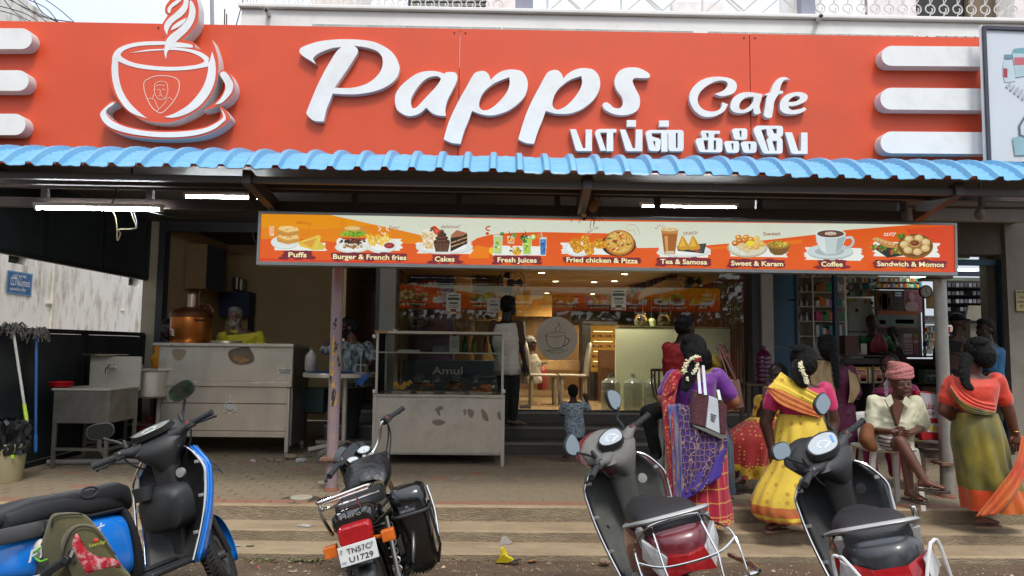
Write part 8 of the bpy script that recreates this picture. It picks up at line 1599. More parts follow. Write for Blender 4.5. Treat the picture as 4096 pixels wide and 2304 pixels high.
def skirt(o,nm,mats,rings,pl=.014,n=96,rows=30,bands=None,seed=0.,fl=14):
 """rings: (centre, half width x, half depth y); bands: list of (v limit, material index)"""
 q=B();Cn=crom3([r[0]for r in rings],6);A=[x.x for x in crom3([(r[1],r[2],0)for r in rings],6)];D_=[x.y for x in crom3([(r[1],r[2],0)for r in rings],6)];K=len(Cn);R_=[]
 for i in range(K):
  t=i/(K-1);rg=[]
  for j in range(n):
   a=j/n*2*pi;w_=pl*(.25+.9*t)*(math.sin(a*fl+seed+2.2*math.sin(a*2+seed)+t*1.1)+.6*math.sin(a*fl*.53+seed*2-t*2.5));w_+=.012*noise.noise(Vector((math.cos(a)*3,math.sin(a)*3+seed,t*5)));rg.append(Cn[i]+V((A[i]+w_)*math.cos(a),(D_[i]+w_)*math.sin(a),0))
  R_.append(rg)
 q.loft(R_,True,False,uv=True)
 if bands:
  for f in range(len(q.f)):
   t=(f//n)/(K-1);q.m[f]=next(mi for lim,mi in bands if t<=lim)
 return mk(nm,q,mats,o,smooth=80)
def sheet(o,nm,m,left,right,nu=16,nv=24,wv=.008,th=.006,fq=5.,seed=0.):
 """cloth strip between two edge polylines given as local points"""
 Lc,Rc=crom3(left,6),crom3(right,6)
 def at(C_,t):x=t*(len(C_)-1);i=min(int(x),len(C_)-2);return C_[i].lerp(C_[i+1],x-i)
 q=B();q.grid(lambda u,v:at(Lc,v).lerp(at(Rc,v),u)+V(0,-1,0)*wv*(math.sin(u*fq*pi+seed+v*2)+.5*math.sin(u*fq*6+v*5+seed)),nu,nv);w_=mk(nm,q,m,o,smooth=80);s=w_.modifiers.new('solid','SOLIDIFY');s.thickness=th;s.offset=0;return w_
def braid(o,J,pts,Y,m,r=.03,flow=None):
 k=Vector(o.location);P=crom3([PY(u,v,y)-k for u,v,y in pts],5);q=B()
 for i,p in enumerate(P):
  t=i/len(P);rr=r*(1-.45*t);q.ell(p+V(rr*.35*(1 if i%2 else-1),0,0),(rr,rr*.8,rr*1.1),10,8)
 return remesh('braid',q,m,o,.007,.002,(60,60,20))
def flowers(o,pts,Y,m,r=.02,n=70,nm='jasmine_string'):
 k=Vector(o.location);P=crom3([PY(u,v,y)-k for u,v,y in pts],8);q=B()
 for i in range(n):
  p=P[int(R.random()*(len(P)-1))];q.ell(p+V(R.gauss(0,r*.55),R.uniform(-r,0),R.gauss(0,.006)),R.uniform(.005,.009),6,4)
 return mk(nm,q,m,o,smooth=60)
def sandals(o,J,items,m,sole='5a4636'):
 for s_,d in items:
  a=J['an'+s_];dv=V(d[0],d[1],0).normalized();x=dv.cross(V(0,0,1));q=B();z0=a.z-.055-.006
  pts=[(-.07,.03),(.0,.034),(.08,.042),(.14,.04),(.17,.02)];ring=[a+dv*t+x*w_ for t,w_ in pts]+[a+dv*t-x*w_ for t,w_ in reversed(pts)]
  q.loft([[V(p.x,p.y,z0-.014)for p in ring],[V(p.x,p.y,z0+.002)for p in ring]]);so2=mk('sandal',q,mat('sole_'+sole,sole,.8),o,bev=.003);q=B();q.tube(crom3([a+dv*.03+x*.038+V(0,0,z0-a.z+.01),a+dv*.07+V(0,0,z0-a.z+.05),a+dv*.03-x*.038+V(0,0,z0-a.z+.01)],5),.009,6,sq=.5);q.tube([a+dv*.07+V(0,0,z0-a.z+.05),a+dv*.125+V(0,0,z0-a.z+.012)],.006,6);mk('strap',q,m,so2)
mhb=mat('hair_black','0b0a0b',.5,var=.3,scale=30,bump=.9,bscale=160,spec=.25);m_jas=mat('jasmine','d9d2b0',.7);m_gold=mat('gold_bangle','b08838',.3,metal=.8);m_str=mat('sandal_strap','33261f',.7)
TW=dict(hw=(.175,.14),ww=(.15,.12),cw=(.165,.125))
def bangle(o,p,d,r=.034,m=None):q=B();d=Vector(d).normalized();x=d.orthogonal().normalized();y=d.cross(x);q.tube([p+x*r*math.cos(t)+y*r*math.sin(t)for t in[i/18*2*pi for i in range(18)]],.0035,6,closed=True);mk('bangle',q,m or m_gold,o)
# ---- 1 woman in the purple blouse, back view
Y=5.78;o,J=person('woman in purple blouse and red purple sari with a tote bag, seen from behind',Y,dict(head=(2772,1398),neck=(2768,1482),chest=(2768,1570),pel=(2790,1700),shL=(2693,1512),shR=(2868,1505),elL=(2652,1592),wrL=(2690,1640,.26),elR=(2935,1605),wrR=(2860,1650,.28)),172,'a06a4c' if False else '84543c',1.0,(.062,.052,.032),zg=z1,hair=('bun','0b0a0b'),eyes=False,tor=TW)
m_pb=mat('blouse_purple','5c1478',.6,var=.12,scale=9,sheen=.3)
k=Vector(o.location);cloth(o,J,'blouse',m_pb,.012,.72,.072,.068,.004,tor=dict(hw=(.12,.10),ww=(.14,.115),cw=(.172,.13)),sd=1)
q=B();c=J['neck'];q.ell(c+V(0,-.075,-.045),(.085,.062,.085),16,10);remesh('bare_back',q,MATS['skin_84543c'],o,.01)
m_rg=pat('sari_red_grid','grid','a00c30','c88a3c',(16,9,1),uv=True);m_gb2=pat('zari_gold','floral','a0302c','c8964a',60.,uv=False,thr=.5);m_ph=mat('hem_purple','4a2a8a',.6)
def W(u,v,dy=0.):return PY(u,v,Y+dy)-k
skirt(o,'sari_skirt',[m_rg,m_gb2,m_ph],[(W(2778,1612),.175,.14),(W(2795,1700),.205,.17),(W(2800,1850),.205,.17),(W(2805,1980),.215,.175),(W(2808,2088),.225,.185)],.008,bands=[(.90,0),(.965,1),(1.1,2)],seed=1)
m_pat=pat('pallu_purple','scallop','34164e','9a7a72',(26,26,20),c3='4a2a8a',thr=.5);m_bb=pat('border_blue','blotch','2a3a86','7a6a6a',(50,50,8),thr=.5);m_rb=pat('border_red','floral','9c1028','c88c3c',45.,thr=.32)
sheet(o,'pallu',m_pat,[W(2712,1612,-.19),W(2718,1700,-.23),W(2722,1850,-.235),W(2725,1975,-.24)],[W(2800,1640,-.19),W(2905,1730,-.20),W(2890,1860,-.225),W(2800,1968,-.24)],wv=.010,seed=2)
sheet(o,'pallu_fringe',mat('fringe_purple','3f2c86',.7),[W(2722,1968,-.243),W(2726,2012,-.245)],[W(2902,1790,-.215),W(2885,1905,-.232)],20,8,wv=.006)
sheet(o,'pallu_border',m_bb,[W(2668,1620,-.17),W(2684,1760,-.215),W(2690,1900,-.225),W(2695,2020,-.23)],[W(2722,1615,-.19),W(2726,1760,-.235),W(2730,1900,-.245),W(2733,2020,-.25)],10,24,.006)
sheet(o,'pallu_edge',m_rb,[W(2685,1490,-.10),W(2650,1560,-.05),W(2655,1700,-.14),W(2668,1860,-.18),W(2672,2010,-.19)],[W(2725,1492,-.13),W(2702,1580,-.15),W(2692,1700,-.215),W(2697,1860,-.225),W(2700,2012,-.23)],10,26,.007,seed=4)
sheet(o,'shoulder_drape',m_rb,[W(2668,1520,-.06),W(2690,1486,-.10),W(2712,1478,-.02)],[W(2655,1600,-.08),W(2700,1560,-.155),W(2732,1500,-.11)],10,14,.005)
braid(o,J,[(2775,1430,Y-.13),(2768,1480,Y-.175),(2752,1525,Y-.185),(2738,1552,Y-.19)],Y,mhb,.045)
flowers(o,[(2795,1428,Y-.18),(2765,1436,Y-.19),(2742,1460,Y-.20),(2735,1492,Y-.20)],Y,m_jas,.016,110);flowers(o,[(2790,1450,Y-.19),(2782,1480,Y-.2),(2770,1496,Y-.2)],Y,m_jas,.012,60);flowers(o,[(2785,1440,Y-.2),(2800,1440,Y-.19)],Y,mat('rose_red','8a0f20',.6),.016,30,'rose');flowers(o,[(2745,1515,Y-.215),(2757,1518,Y-.215)],Y,m_jas,.006,16)
# tote bag on her shoulder
bo_=PY(2840,1640,Y-.26);t_=thing('tote_bag','maroon and white tote bag hanging behind the purple blouse','bag',bo_)
def G(u,v,dy=0.):return PY(u,v,Y-.26+dy)-bo_
def slabp(nm,pts,m,d=.1,dy=0.):q=B();F_=[G(u,v,dy)for u,v in pts];q.loft([F_,[p+V(0,d,0)for p in F_]]);return mk(nm,q,m,t_,bev=.004,smooth=30)
m_tb=pat('tote_maroon','floral','4a1f26','7a4a4c',70.,thr=.25,rough=.45);slabp('bag_side',[(2778,1562),(2836,1582),(2822,1708),(2768,1696)],m_tb);slabp('bag_centre',[(2837,1583),(2872,1596),(2880,1735),(2823,1709)],mat('tote_white','bcc2c6',.5));slabp('bag_side',[(2873,1596),(2908,1622),(2905,1738),(2881,1736)],m_tb);slabp('bag_base',[(2768,1697),(2905,1739),(2895,1762),(2776,1708)],mat('tote_base','6c6a64',.5),.1,.005)
for(a_,b2_)in(((2800,1575),(2792,1462)),((2822,1580),(2812,1462))):q=B();q.bar(G(*a_,-.01),G(b2_[0],b2_[1],.1),.022,.006,(0,1,0));mk('strap',q,mat('strap_white','b4bac0',.5),t_)
q=B();q.bar(G(2880,1600,-.01),G(2872,1560,.05),.022,.006,(0,1,0));mk('strap',q,MATS['strap_white'],t_)
for i in range(4):q=B();q.bar(G(2843,1655+i*8,-.003),G(2866-i*3,1664+i*8,-.003),.002,.006);mk('print',q,m_frame,t_)
# ---- 2 woman in the yellow sari, back view
Y=5.82;o,J=person('woman in yellow and orange silk sari with jasmine in her braid, seen from behind',Y,dict(head=(3206,1438),neck=(3205,1520),chest=(3195,1610),pel=(3205,1720),shL=(3102,1560),shR=(3300,1558),elL=(3062,1690),wrL=(3085,1790,-.02),elR=(3335,1690),wrR=(3318,1790,-.06),anL=(3125,2085),anR=(3248,2085)),178,'42261c',.98,(.062,.052,.034),zg=z1,hair=('bun','0b0a0b'),eyes=False,tor=TW,feet=None)
k=Vector(o.location);cloth(o,J,'blouse',mat('blouse_pink','b81454',.6,sheen=.3),.012,.5,.068,.064,.004,tor=dict(hw=(.11,.09),ww=(.13,.11),cw=(.172,.125)),sd=2)
m_ys=pat('sari_yellow','dots','d8b83c','b4842c',(15,15,15),thr=.24,c3='c89a30');m_yo=pat('sari_orange','blotch','b85a24','c87438',14.,thr=.5);m_yl=mat('sari_lemon','dcc030',.6,sheen=.3)
skirt(o,'sari_skirt',[m_ys,m_yo,m_yl,m_yo],[(W(3200,1655),.165,.13),(W(3200,1730),.20,.17),(W(3185,1850),.21,.18),(W(3150,1960),.25,.20),(W(3135,2035),.255,.20),(W(3150,2078),.215,.18)],.009,bands=[(.72,0),(.86,1),(.93,2),(1.1,3)],seed=5,fl=11)
sheet(o,'pallu',m_ys,[W(3072,1552,-.12),W(3120,1560,-.16),W(3200,1598,-.185),W(3300,1648,-.13)],[W(3124,1488,-.10),W(3170,1520,-.14),W(3240,1560,-.165),W(3308,1592,-.13)],14,24,.005,seed=3)
sheet(o,'pallu_border',m_yo,[W(3060,1545,-.10),W(3110,1610,-.165),W(3200,1650,-.19),W(3285,1672,-.15)],[W(3072,1550,-.125),W(3122,1562,-.165),W(3202,1600,-.19),W(3300,1650,-.14)],10,24,.004)
braid(o,J,[(3195,1460,Y-.13),(3185,1490,Y-.17),(3195,1520,Y-.18),(3215,1540,Y-.185)],Y,mhb,.042);flowers(o,[(3202,1450,Y-.20),(3206,1480,Y-.215),(3222,1510,Y-.22),(3226,1535,Y-.22)],Y,m_jas,.015,140)
q=B()
for s_,d in(('L',(-.9,-.35)),('R',(.3,-.9))):
 a=J['an'+s_];limb(q,[a+V(0,0,.12),a],[.045,.034]);f0=len(q.v);foot(q,V(a.x,a.y,0),d,.95);q.xf(Matrix.Translation((0,0,a.z-.05)),f0)
remesh('feet',q,mat('skin_foot','5c3428',.6),o,.006);sandals(o,J,(('L',(-.9,-.35)),('R',(.3,-.9))),m_str,'6a5040');bangle(o,J['anL']+V(0,0,.045),(0,0,1),.042,m_silver);bangle(o,J['anL']+V(0,0,.035),(0,0,1),.044,m_silver)
# ---- 3 woman in orange and green at the right
Y=5.9;o,J=person('woman in orange blouse and green orange sari walking off at the right edge',Y,dict(head=(3895,1408),neck=(3890,1490),chest=(3895,1575),pel=(3905,1700),shL=(3806,1532),shR=(3985,1520),elL=(3775,1640),wrL=(3835,1690,.1),elR=(4035,1650),wrR=(4062,1735),anR=(3925,2072)),205,'5c3526',1.0,(.06,.05,.03),zg=z1,hair=('bun','0b0a0b'),eyes=False,tor=TW,hands=(None,((.1,.0,-1),.3)))
k=Vector(o.location);m_ob=mat('blouse_orange','c03010',.6,sheen=.3);cloth(o,J,'blouse',m_ob,.012,.62,.068,.066,.004,tor=dict(hw=(.12,.10),ww=(.135,.11),cw=(.17,.125)),sd=3)
m_gs=pat('sari_green','blotch','2c3616','8a7a22',(7,7,3),thr=.7,rough=.5);m_or=pat('sari_flame','blotch','c02408','c06a18',(6,6,3),thr=.8,rough=.5)
skirt(o,'sari_skirt',[m_gs,m_or],[(W(3900,1650),.165,.13),(W(3910,1740),.20,.17),(W(3930,1850),.205,.18),(W(3965,1950),.235,.2),(W(3990,2035),.26,.2)],.010,bands=[(.72,0),(1.1,1)],seed=8,fl=10)
sheet(o,'front_fold',m_or,[W(4085,1740,-.2),W(4060,1850,-.24),W(3985,1960,-.24),W(3900,2068,-.22)],[W(4110,1760,-.18),W(4110,1870,-.22),W(4060,1985,-.24),W(3990,2058,-.22)],10,20,.008)
sheet(o,'pallu',m_ob,[W(3800,1552,-.10),W(3840,1600,-.16),W(3900,1630,-.18),W(3980,1650,-.13)],[W(3808,1496,-.08),W(3850,1560,-.14),W(3910,1600,-.165),W(3980,1612,-.13)],12,20,.005);sheet(o,'pallu_border',m_gs,[W(3798,1560,-.09),W(3840,1625,-.15),W(3900,1655,-.175),W(3980,1662,-.14)],[W(3801,1548,-.11),W(3841,1600,-.165),W(3901,1632,-.185),W(3980,1648,-.14)],8,20,.003)
braid(o,J,[(3868,1430,Y-.13),(3858,1480,Y-.155),(3862,1530,Y-.16),(3880,1552,Y-.16)],Y,mhb,.04)
q=B();a=J['anR'];limb(q,[a+V(0,0,.12),a],[.045,.034]);f0=len(q.v);foot(q,V(a.x,a.y,0),(.9,.1),.95);q.xf(Matrix.Translation((0,0,a.z-.05)),f0);remesh('foot',q,mat('skin_foot2','6a4030',.6),o,.006);sandals(o,J,(('R',(.9,.1)),),m_str,'7a6450');bangle(o,J['wrR']+V(0,0,.02),(0,0,1));
# ---- 4 old man on the plastic chair
Y=6.2;o,J=person('thin old man with pink turban and open cream shirt, legs crossed on a white chair',Y,dict(head=(3606,1530,-.08),neck=(3590,1592),chest=(3578,1665),pel=(3558,1765,.02),shL=(3662,1612),shR=(3498,1608),elL=(3690,1712,-.02),wrL=(3622,1738,-.30),elR=(3492,1722,-.02),wrR=(3570,1728,-.30),hipL=(3585,1772),hipR=(3540,1772),knL=(3600,1765,-.42),anL=(3700,1925,-.55),knR=(3618,1785,-.36),anR=(3640,1965,-.42)),-8,'5a3628',.93,(.042,.036,.026),zg=H,hair=('none','77726c'),tilt=-.08,tor=dict(hw=(.15,.11),ww=(.12,.10),cw=(.145,.10)),hands=(((-.8,-.3,.0),.9,(0,-1,0)),((.8,-.3,-.1),.9,(0,-1,0))),beard='5a4a44s',legr=(.07,.05,.034),feet=(('L',(.85,-.5)),('R',(.25,-.95))))
k=Vector(o.location);m_cs=mat('shirt_cream','cbc9ad',.8,var=.06,scale=8,dirt='8a8468',dirt_amt=.25,bump=.2,bscale=200);sh_=cloth(o,J,'shirt',m_cs,.018,.82,.066,.070,.009,low=.06,tor=dict(hw=(.165,.12),ww=(.165,.12),cw=(.17,.115)),sd=4,vox=.009)
q=B();F_=[W(3588,1598,-.16),W(3570,1618,-.165),W(3576,1660,-.17),W(3592,1708,-.165),W(3604,1664,-.17),W(3618,1612,-.165)];q.loft([F_,[p+V(0,.07,0)for p in F_]]);mk('bare_chest',q,MATS['skin_5a3628'],o,smooth=60)
for pts in([(3565,1578),(3540,1598),(3556,1632),(3576,1612)],[(3625,1585),(3648,1606),(3632,1636),(3610,1612)]):q=B();F_=[W(u,v,-.175)for u,v in pts];q.loft([F_,[p+V(0,.02,0)for p in F_]]);mk('collar',q,m_cs,o,bev=.004)
q=B();M=J['M']
for i in range(6):
 z=.04+.018*i;rr=.095-.006*i*(i>2);q.tube([M@V(rr*.93*math.cos(t),rr*math.sin(t)+.02,z+.028+.016*math.sin(t+i*.9))for t in[j/24*2*pi for j in range(24)]],.020,8,closed=True)
q.ell(M@V(0,.01,.10),(.075,.08,.045),14,8);remesh('turban',q,mat('turban_pink','a86a66',.85,var=.12,scale=20),o,.006,.003,(30,30,30));q=B()
for i in range(12):q.tube([M@V(-.09,.02,.06),M@V(-.12-.01*(i%3),.0,.03-.012*i),M@V(-.11-.008*(i%4),-.01,.0-.012*i)],.004,4)
mk('turban_fringe',q,mat('fringe_grey','8a7c80',.9),o)
q=B();limb(q,[J['hipR']+V(.0,-.02,.02),J['hipR'].lerp(J['knR'],.45)],[.10,.082]);limb(q,[J['hipL']+V(0,0,.02),J['hipL'].lerp(J['knL'],.35)],[.10,.085]);remesh('lungi',q,pat('lungi_stripe','stripe','b4aea6','3a2430',(1,1,34),thr=.35),o,.01,.005);q=B();limb(q,[W(3470,1715,-.08),W(3465,1760,-.14),W(3490,1790,-.16)],[.05,.06,.045]);remesh('brown_cloth',q,mat('cloth_brown','6c4022',.85),o,.01,.006);sandals(o,J,(('L',(.85,-.5)),('R',(.25,-.95))),m_str,'3c2c22')
# his chair
kc=PZ(3500,1960,H);Yc=6.28;c_=thing('plastic_chair','white plastic chair the old man sits on','chair',V(PY(3535,1800,Yc).x,Yc,H));k=Vector(c_.location);m_pc=mat('chair_plastic','c2c0b8',.4,dirt='a39e90',dirt_amt=.3);zs=PY(3500,1798,6.05).z-H
q=B();q.loft([se(0,0,z,w_,d_,24,4,'xy')for z,w_,d_ in((zs-.03,.20,.20),(zs-.005,.225,.22),(zs+.004,.22,.215),(zs+.0,.19,.19))]);mk('seat',q,m_pc,c_)
for sx in(-1,1):
 for sy in(-1,1):q=B();q.loft([[V(sx*(x+dx),sy*(.17+.02*(1-z/zs))+dy,z)for dx,dy in((-.022,-.018),(.022,-.018),(.022,.018),(-.022,.018))]for z,x in((0,.21),(zs*.8,.19),(zs,.175))]);mk('leg',q,m_pc,c_,bev=.004)
q=B();q.grid(lambda u,v:V((u*2-1)*(.13-.02*v),.21+.08*v-.06*(u*2-1)**2,zs+v*.27),12,8);bk_=mk('backrest',q,m_pc,c_);bk_.modifiers.new('s','SOLIDIFY').thickness=.012
# ---- 5 seated young woman in magenta behind him, red bag
Y=7.05;o,J=person('young woman in magenta sitting behind the old man, looking left',Y,dict(head=(3558,1462),neck=(3562,1520),chest=(3575,1590),pel=(3570,1700),shL=(3650,1558),shR=(3495,1560),elL=(3700,1640),wrL=(3702,1582,-.12)),-32,'3f241a',.95,(.045,.04,.026),hair=('tied','0b0a0b'),hands=(((0,-.2,-1),.7),None),tor=dict(hw=(.16,.13),ww=(.14,.11),cw=(.15,.115)))
m_mg=mat('kameez_magenta','7e0a48',.75,sheen=.2);cloth(o,J,'kameez',m_mg,.014,1.5,.055,.045,.006,low=.1,sd=5);k=Vector(o.location);q=B()
for u in(3470,3560):limb(q,[W(u+30,1715,-.0),W(u,1730,-.40),W(u+20,1890,-.42)],[.09,.075,.05])
remesh('trousers',q,m_mg,o,.012,.006);bangle(o,J['wrL'],(0,.2,1),.03)
p=PY(3725,1760,6.75);o=thing('shopping_bag','red and white shopping bag with Tamil print held by the woman in magenta','bag',p);k=Vector(p);Y=6.75
q=B();F_=[W(3664,1562),W(3758,1572),W(3785,1752),W(3690,1762),W(3668,1690)];q.loft([F_,[x+V(0,.08,0)for x in F_]]);mk('bag_body',q,mat('bag_red','9c0f1c',.5),o,bev=.006,smooth=30);q=B();F_=[W(3680,1570,-.004),W(3748,1577,-.004),W(3776,1732,-.004),W(3710,1728,-.004)];q.add(F_,[(0,1,2,3)]);mk('print_panel',q,mat('bag_white','b4aeb4',.5),o)
q=B();q.add([W(3715,1700,-.006),W(3765,1706,-.006),W(3771,1728,-.006),W(3720,1724,-.006)],[(0,1,2,3)]);mk('print_yellow',q,mat('bag_yellow','b8a050',.5),o)
word(o,'lettering','நம்ம',W(3690,1634,-.007),W(3738,1636,-.007),.05,mat('ink_red','8c1420',.5),None,.02);word(o,'lettering','கடை',W(3706,1658,-.007),W(3738,1660,-.007),.035,MATS['ink_red'],None,.015);q=B();q.add([W(3712,1672,-.007),W(3752,1674,-.007),W(3756,1694,-.007),W(3716,1692,-.007)],[(0,1,2,3)]);mk('print_red',q,MATS['ink_red'],o)
p=PY(3650,1900,6.9);q=B();k=Vector(p);Y=6.9;F_=[W(3640,1760),W(3690,1765),W(3696,1880),W(3655,1880)];q.loft([F_,[x+V(0,.06,0)for x in F_]]);w_=mk('yellow_carrier',q,mat('bag_lemon','9c941c',.5),None,bev=.004);w_.location=p;tag(w_,'yellow carrier bag under the red shopping bag','bag')
# ---- 6 woman with beige shawl, back view
Y=7.0;o,J=person('woman in maroon tunic with a beige shawl and long braid, seen from behind',Y,dict(head=(3312,1388),neck=(3318,1455),chest=(3335,1530),pel=(3345,1650),shL=(3262,1478),shR=(3400,1480),elL=(3245,1570),wrL=(3290,1600,.2),elR=(3425,1570),wrR=(3400,1600,.2)),160,'4a2c20',.97,(.045,.04,.026),hair=('bun','0b0a0b'),eyes=False,tor=TW);k=Vector(o.location);m_mr=mat('tunic_maroon','4c0a30',.75);cloth(o,J,'tunic',m_mr,.014,1.3,.055,.05,.006,sd=6)
skirt(o,'tunic_skirt',[m_mr],[(W(3345,1620),.17,.14),(W(3350,1720),.185,.15),(W(3355,1850),.17,.14),(W(3355,1935),.15,.13)],.008,seed=3);m_bs=mat('shawl_beige','9c8560',.85)
sheet(o,'shawl',m_bs,[W(3262,1440,-.08),W(3238,1500,-.13),W(3262,1600,-.18),W(3290,1700,-.19),W(3300,1760,-.18)],[W(3330,1445,-.08),W(3335,1500,-.17),W(3345,1600,-.21),W(3350,1700,-.21),W(3350,1760,-.2)],14,24,.012);sheet(o,'shawl',m_bs,[W(3392,1478,-.10),W(3398,1560,-.16),W(3392,1612,-.16)],[W(3425,1500,-.05),W(3440,1560,-.08),W(3412,1612,-.1)],8,14,.008);braid(o,J,[(3328,1410,Y-.13),(3340,1450,Y-.17),(3345,1500,Y-.2),(3350,1545,Y-.2)],Y,mhb,.036)
# ---- 7 seated woman in the red and yellow sari
Y=7.0;o,J=person('woman in red and yellow dotted sari sitting with a hand at her mouth',Y,dict(head=(3108,1500),neck=(3110,1560),chest=(3095,1620),pel=(3080,1730),shL=(3170,1600),shR=(3040,1600),elR=(3030,1690,-.05),wrR=(3075,1560,-.18),anR=(2960,1918,-.3)),-45,'2e1a14',.95,(.048,.04,.027),hair=('tied','0b0a0b'),hands=(None,((.2,.1,1),.8)),tor=TW);k=Vector(o.location);cloth(o,J,'blouse',pat('sari_yellowleaf','floral','b8921c','8a1418',16.,thr=.42,c3='b8921c'),.014,.7,.058,.055,.006,sd=7)
m_rd=pat('sari_reddot','dots','8c0f12','c09a30',28.,thr=.24);skirt(o,'sari_skirt',[pat('sari_yellowleaf','','',''),m_rd,MATS['sari_yellowleaf']],[(W(3090,1660),.16,.15),(W(3050,1710,-.1),.24,.20),(W(3020,1760,-.14),.26,.2),(W(3010,1850,-.16),.24,.2),(W(3005,1905,-.16),.22,.18)],.02,bands=[(.12,0),(.72,1),(1.1,2)],seed=2,fl=12)
q=B();a=J['anR'];limb(q,[a+V(.02,.04,.08),a],[.04,.032]);f0=len(q.v);foot(q,V(a.x,a.y,0),(-.9,-.4),.95);q.xf(Matrix.Translation((0,0,a.z-.05)),f0);remesh('foot',q,MATS['skin_2e1a14'],o,.007);sandals(o,J,(('R',(-.9,-.4)),),m_frame,'202024')
# ---- 8-11 pharmacy people
Y=10.95;o,J=person('shopkeeper in green blouse and maroon sari with spectacles behind the pharmacy counter',Y,dict(head=(3490,1288),neck=(3490,1332),chest=(3500,1375),pel=(3500,1450),shL=(3545,1355),shR=(3445,1355),elL=(3570,1405),wrL=(3575,1414,-.2),elR=(3455,1412),wrR=(3560,1412,-.25)),-22,'3a2219',.95,(.05,.045,.028),vox=.014,hair=('tied','0b0a0b'),tor=TW);k=Vector(o.location);cloth(o,J,'blouse',mat('blouse_green','0f5a24',.7),.014,.8,.06,.055,.005,vox=.014,sd=8);sheet(o,'pallu',mat('pallu_maroon','6a0f20',.7),[W(3478,1410,-.17),W(3480,1370,-.2),W(3512,1330,-.12)],[W(3552,1415,-.14),W(3550,1380,-.18),W(3530,1335,-.1)],10,12,.01);q=B()
for sx in(-1,1):q.tube([J['M']@V(sx*.032+.022*math.cos(t),-.09,.004+.018*math.sin(t))for t in[i/14*2*pi for i in range(14)]],.002,4,closed=True)
mk('spectacles',q,m_frame,o)
Y=11.25;o,J=person('woman in dark maroon behind the green bloused shopkeeper',Y,dict(head=(3568,1330),neck=(3575,1368),chest=(3585,1400),pel=(3585,1470),shL=(3618,1385),shR=(3552,1385)),-60,'2e1a14',.85,vox=.014,hair=('tied','0b0a0b'),tor=TW);cloth(o,J,'blouse',mat('blouse_plum','3c0c1c',.7),.014,0,vox=.014)
Y=9.95;o,J=person('man in black with a black cap at the pharmacy counter',Y,dict(head=(3836,1288),neck=(3826,1335),chest=(3815,1400),pel=(3810,1520),shL=(3885,1370),shR=(3762,1375),elL=(3895,1460),wrL=(3860,1500,-.1),elR=(3745,1460),wrR=(3780,1500,.15),knL=(3830,1680),anL=(3830,1830),knR=(3790,1680),anR=(3790,1830)),80,'4a3024',1.0,vox=.013,hair=('cap','0c0c0d'),tor=dict(hw=(.18,.14),ww=(.17,.13),cw=(.19,.14)));cloth(o,J,'tshirt',mat('cloth_black','0b0c0e',.8),.018,.7,.07,.065,.006,vox=.013);q=B();limb(q,[J['pel'],J['knL'],J['anL']],[.12,.09,.07]);limb(q,[J['pel'],J['knR'],J['anR']],[.12,.09,.07]);remesh('trousers',q,MATS['cloth_black'],o,.014,.006)
Y=9.0;o,J=person('man in a sky blue shirt facing left inside the pharmacy door',Y,dict(head=(3938,1315),neck=(3952,1365),chest=(3965,1430),pel=(3970,1550),shL=(3960,1400,-.15),shR=(3985,1400,.15),elL=(3960,1490,-.2),wrL=(3915,1500,-.15),knL=(3970,1720),anL=(3970,1860)),-75,'2a1812',1.02,vox=.012,hair=('short','1a1818'),tor=dict(hw=(.15,.13),ww=(.14,.12),cw=(.16,.13)));m_sb=mat('shirt_sky','1d5c86',.75);cloth(o,J,'shirt',m_sb,.02,.75,.072,.07,.007,vox=.012,collar=1);q=B();limb(q,[J['pel'],J['knL'],J['anL']],[.13,.1,.08]);remesh('trousers',q,mat('trouser_dark','14161c',.8),o,.014,.006)
# ---- 12 man in red shirt on a high chair
Y=8.0;o,J=person('man in a red shirt and black trousers sitting on a high chair',Y,dict(head=(2745,1308),neck=(2722,1365),chest=(2712,1450),pel=(2720,1620),shL=(2770,1395),shR=(2672,1390),elR=(2690,1490),wrR=(2750,1470,-.15),elL=(2790,1480),wrL=(2660,1612,-.2),hipL=(2735,1630),hipR=(2700,1630),knR=(2590,1650,-.18),anR=(2625,1815,-.1),knL=(2680,1655,-.32),anL=(2690,1815,-.32)),110,'2c1913',1.0,vox=.012,hair=('short','0c0b0c'),eyes=False);cloth(o,J,'shirt',mat('shirt_red','8a0c14',.75),.018,.65,.066,.064,.008,vox=.012,collar=1,sd=11);q=B()
for s_ in 'LR':limb(q,[J['hip'+s_],J['kn'+s_],J['an'+s_]],[.10,.082,.062])
remesh('trousers',q,mat('trouser_black','101113',.85),o,.012,.006);q=B()
for s_ in 'LR':f0=len(q.v);foot(q,V(J['an'+s_].x,J['an'+s_].y,0),(-.3,-.9),1.1);q.xf(Matrix.Translation((0,0,J['an'+s_].z-.05)),f0)
remesh('shoes',q,m_frame,o,.012);k=V(PY(2715,1660,8.0).x,8.0,H);c_=thing('high_chair','white high chair under the man in the red shirt','chair',k);q=B();zz=PY(2715,1655,8.0).z-H;q.cbox((0,0,zz),(.36,.36,.03));mk('seat',q,m_pc,c_,bev=.006)
for sx in(-1,1):
 for sy in(-1,1):q=B();q.bar((sx*.17,sy*.17,0),(sx*.15,sy*.15,zz-.01),.04,.04);mk('leg',q,m_pc,c_)
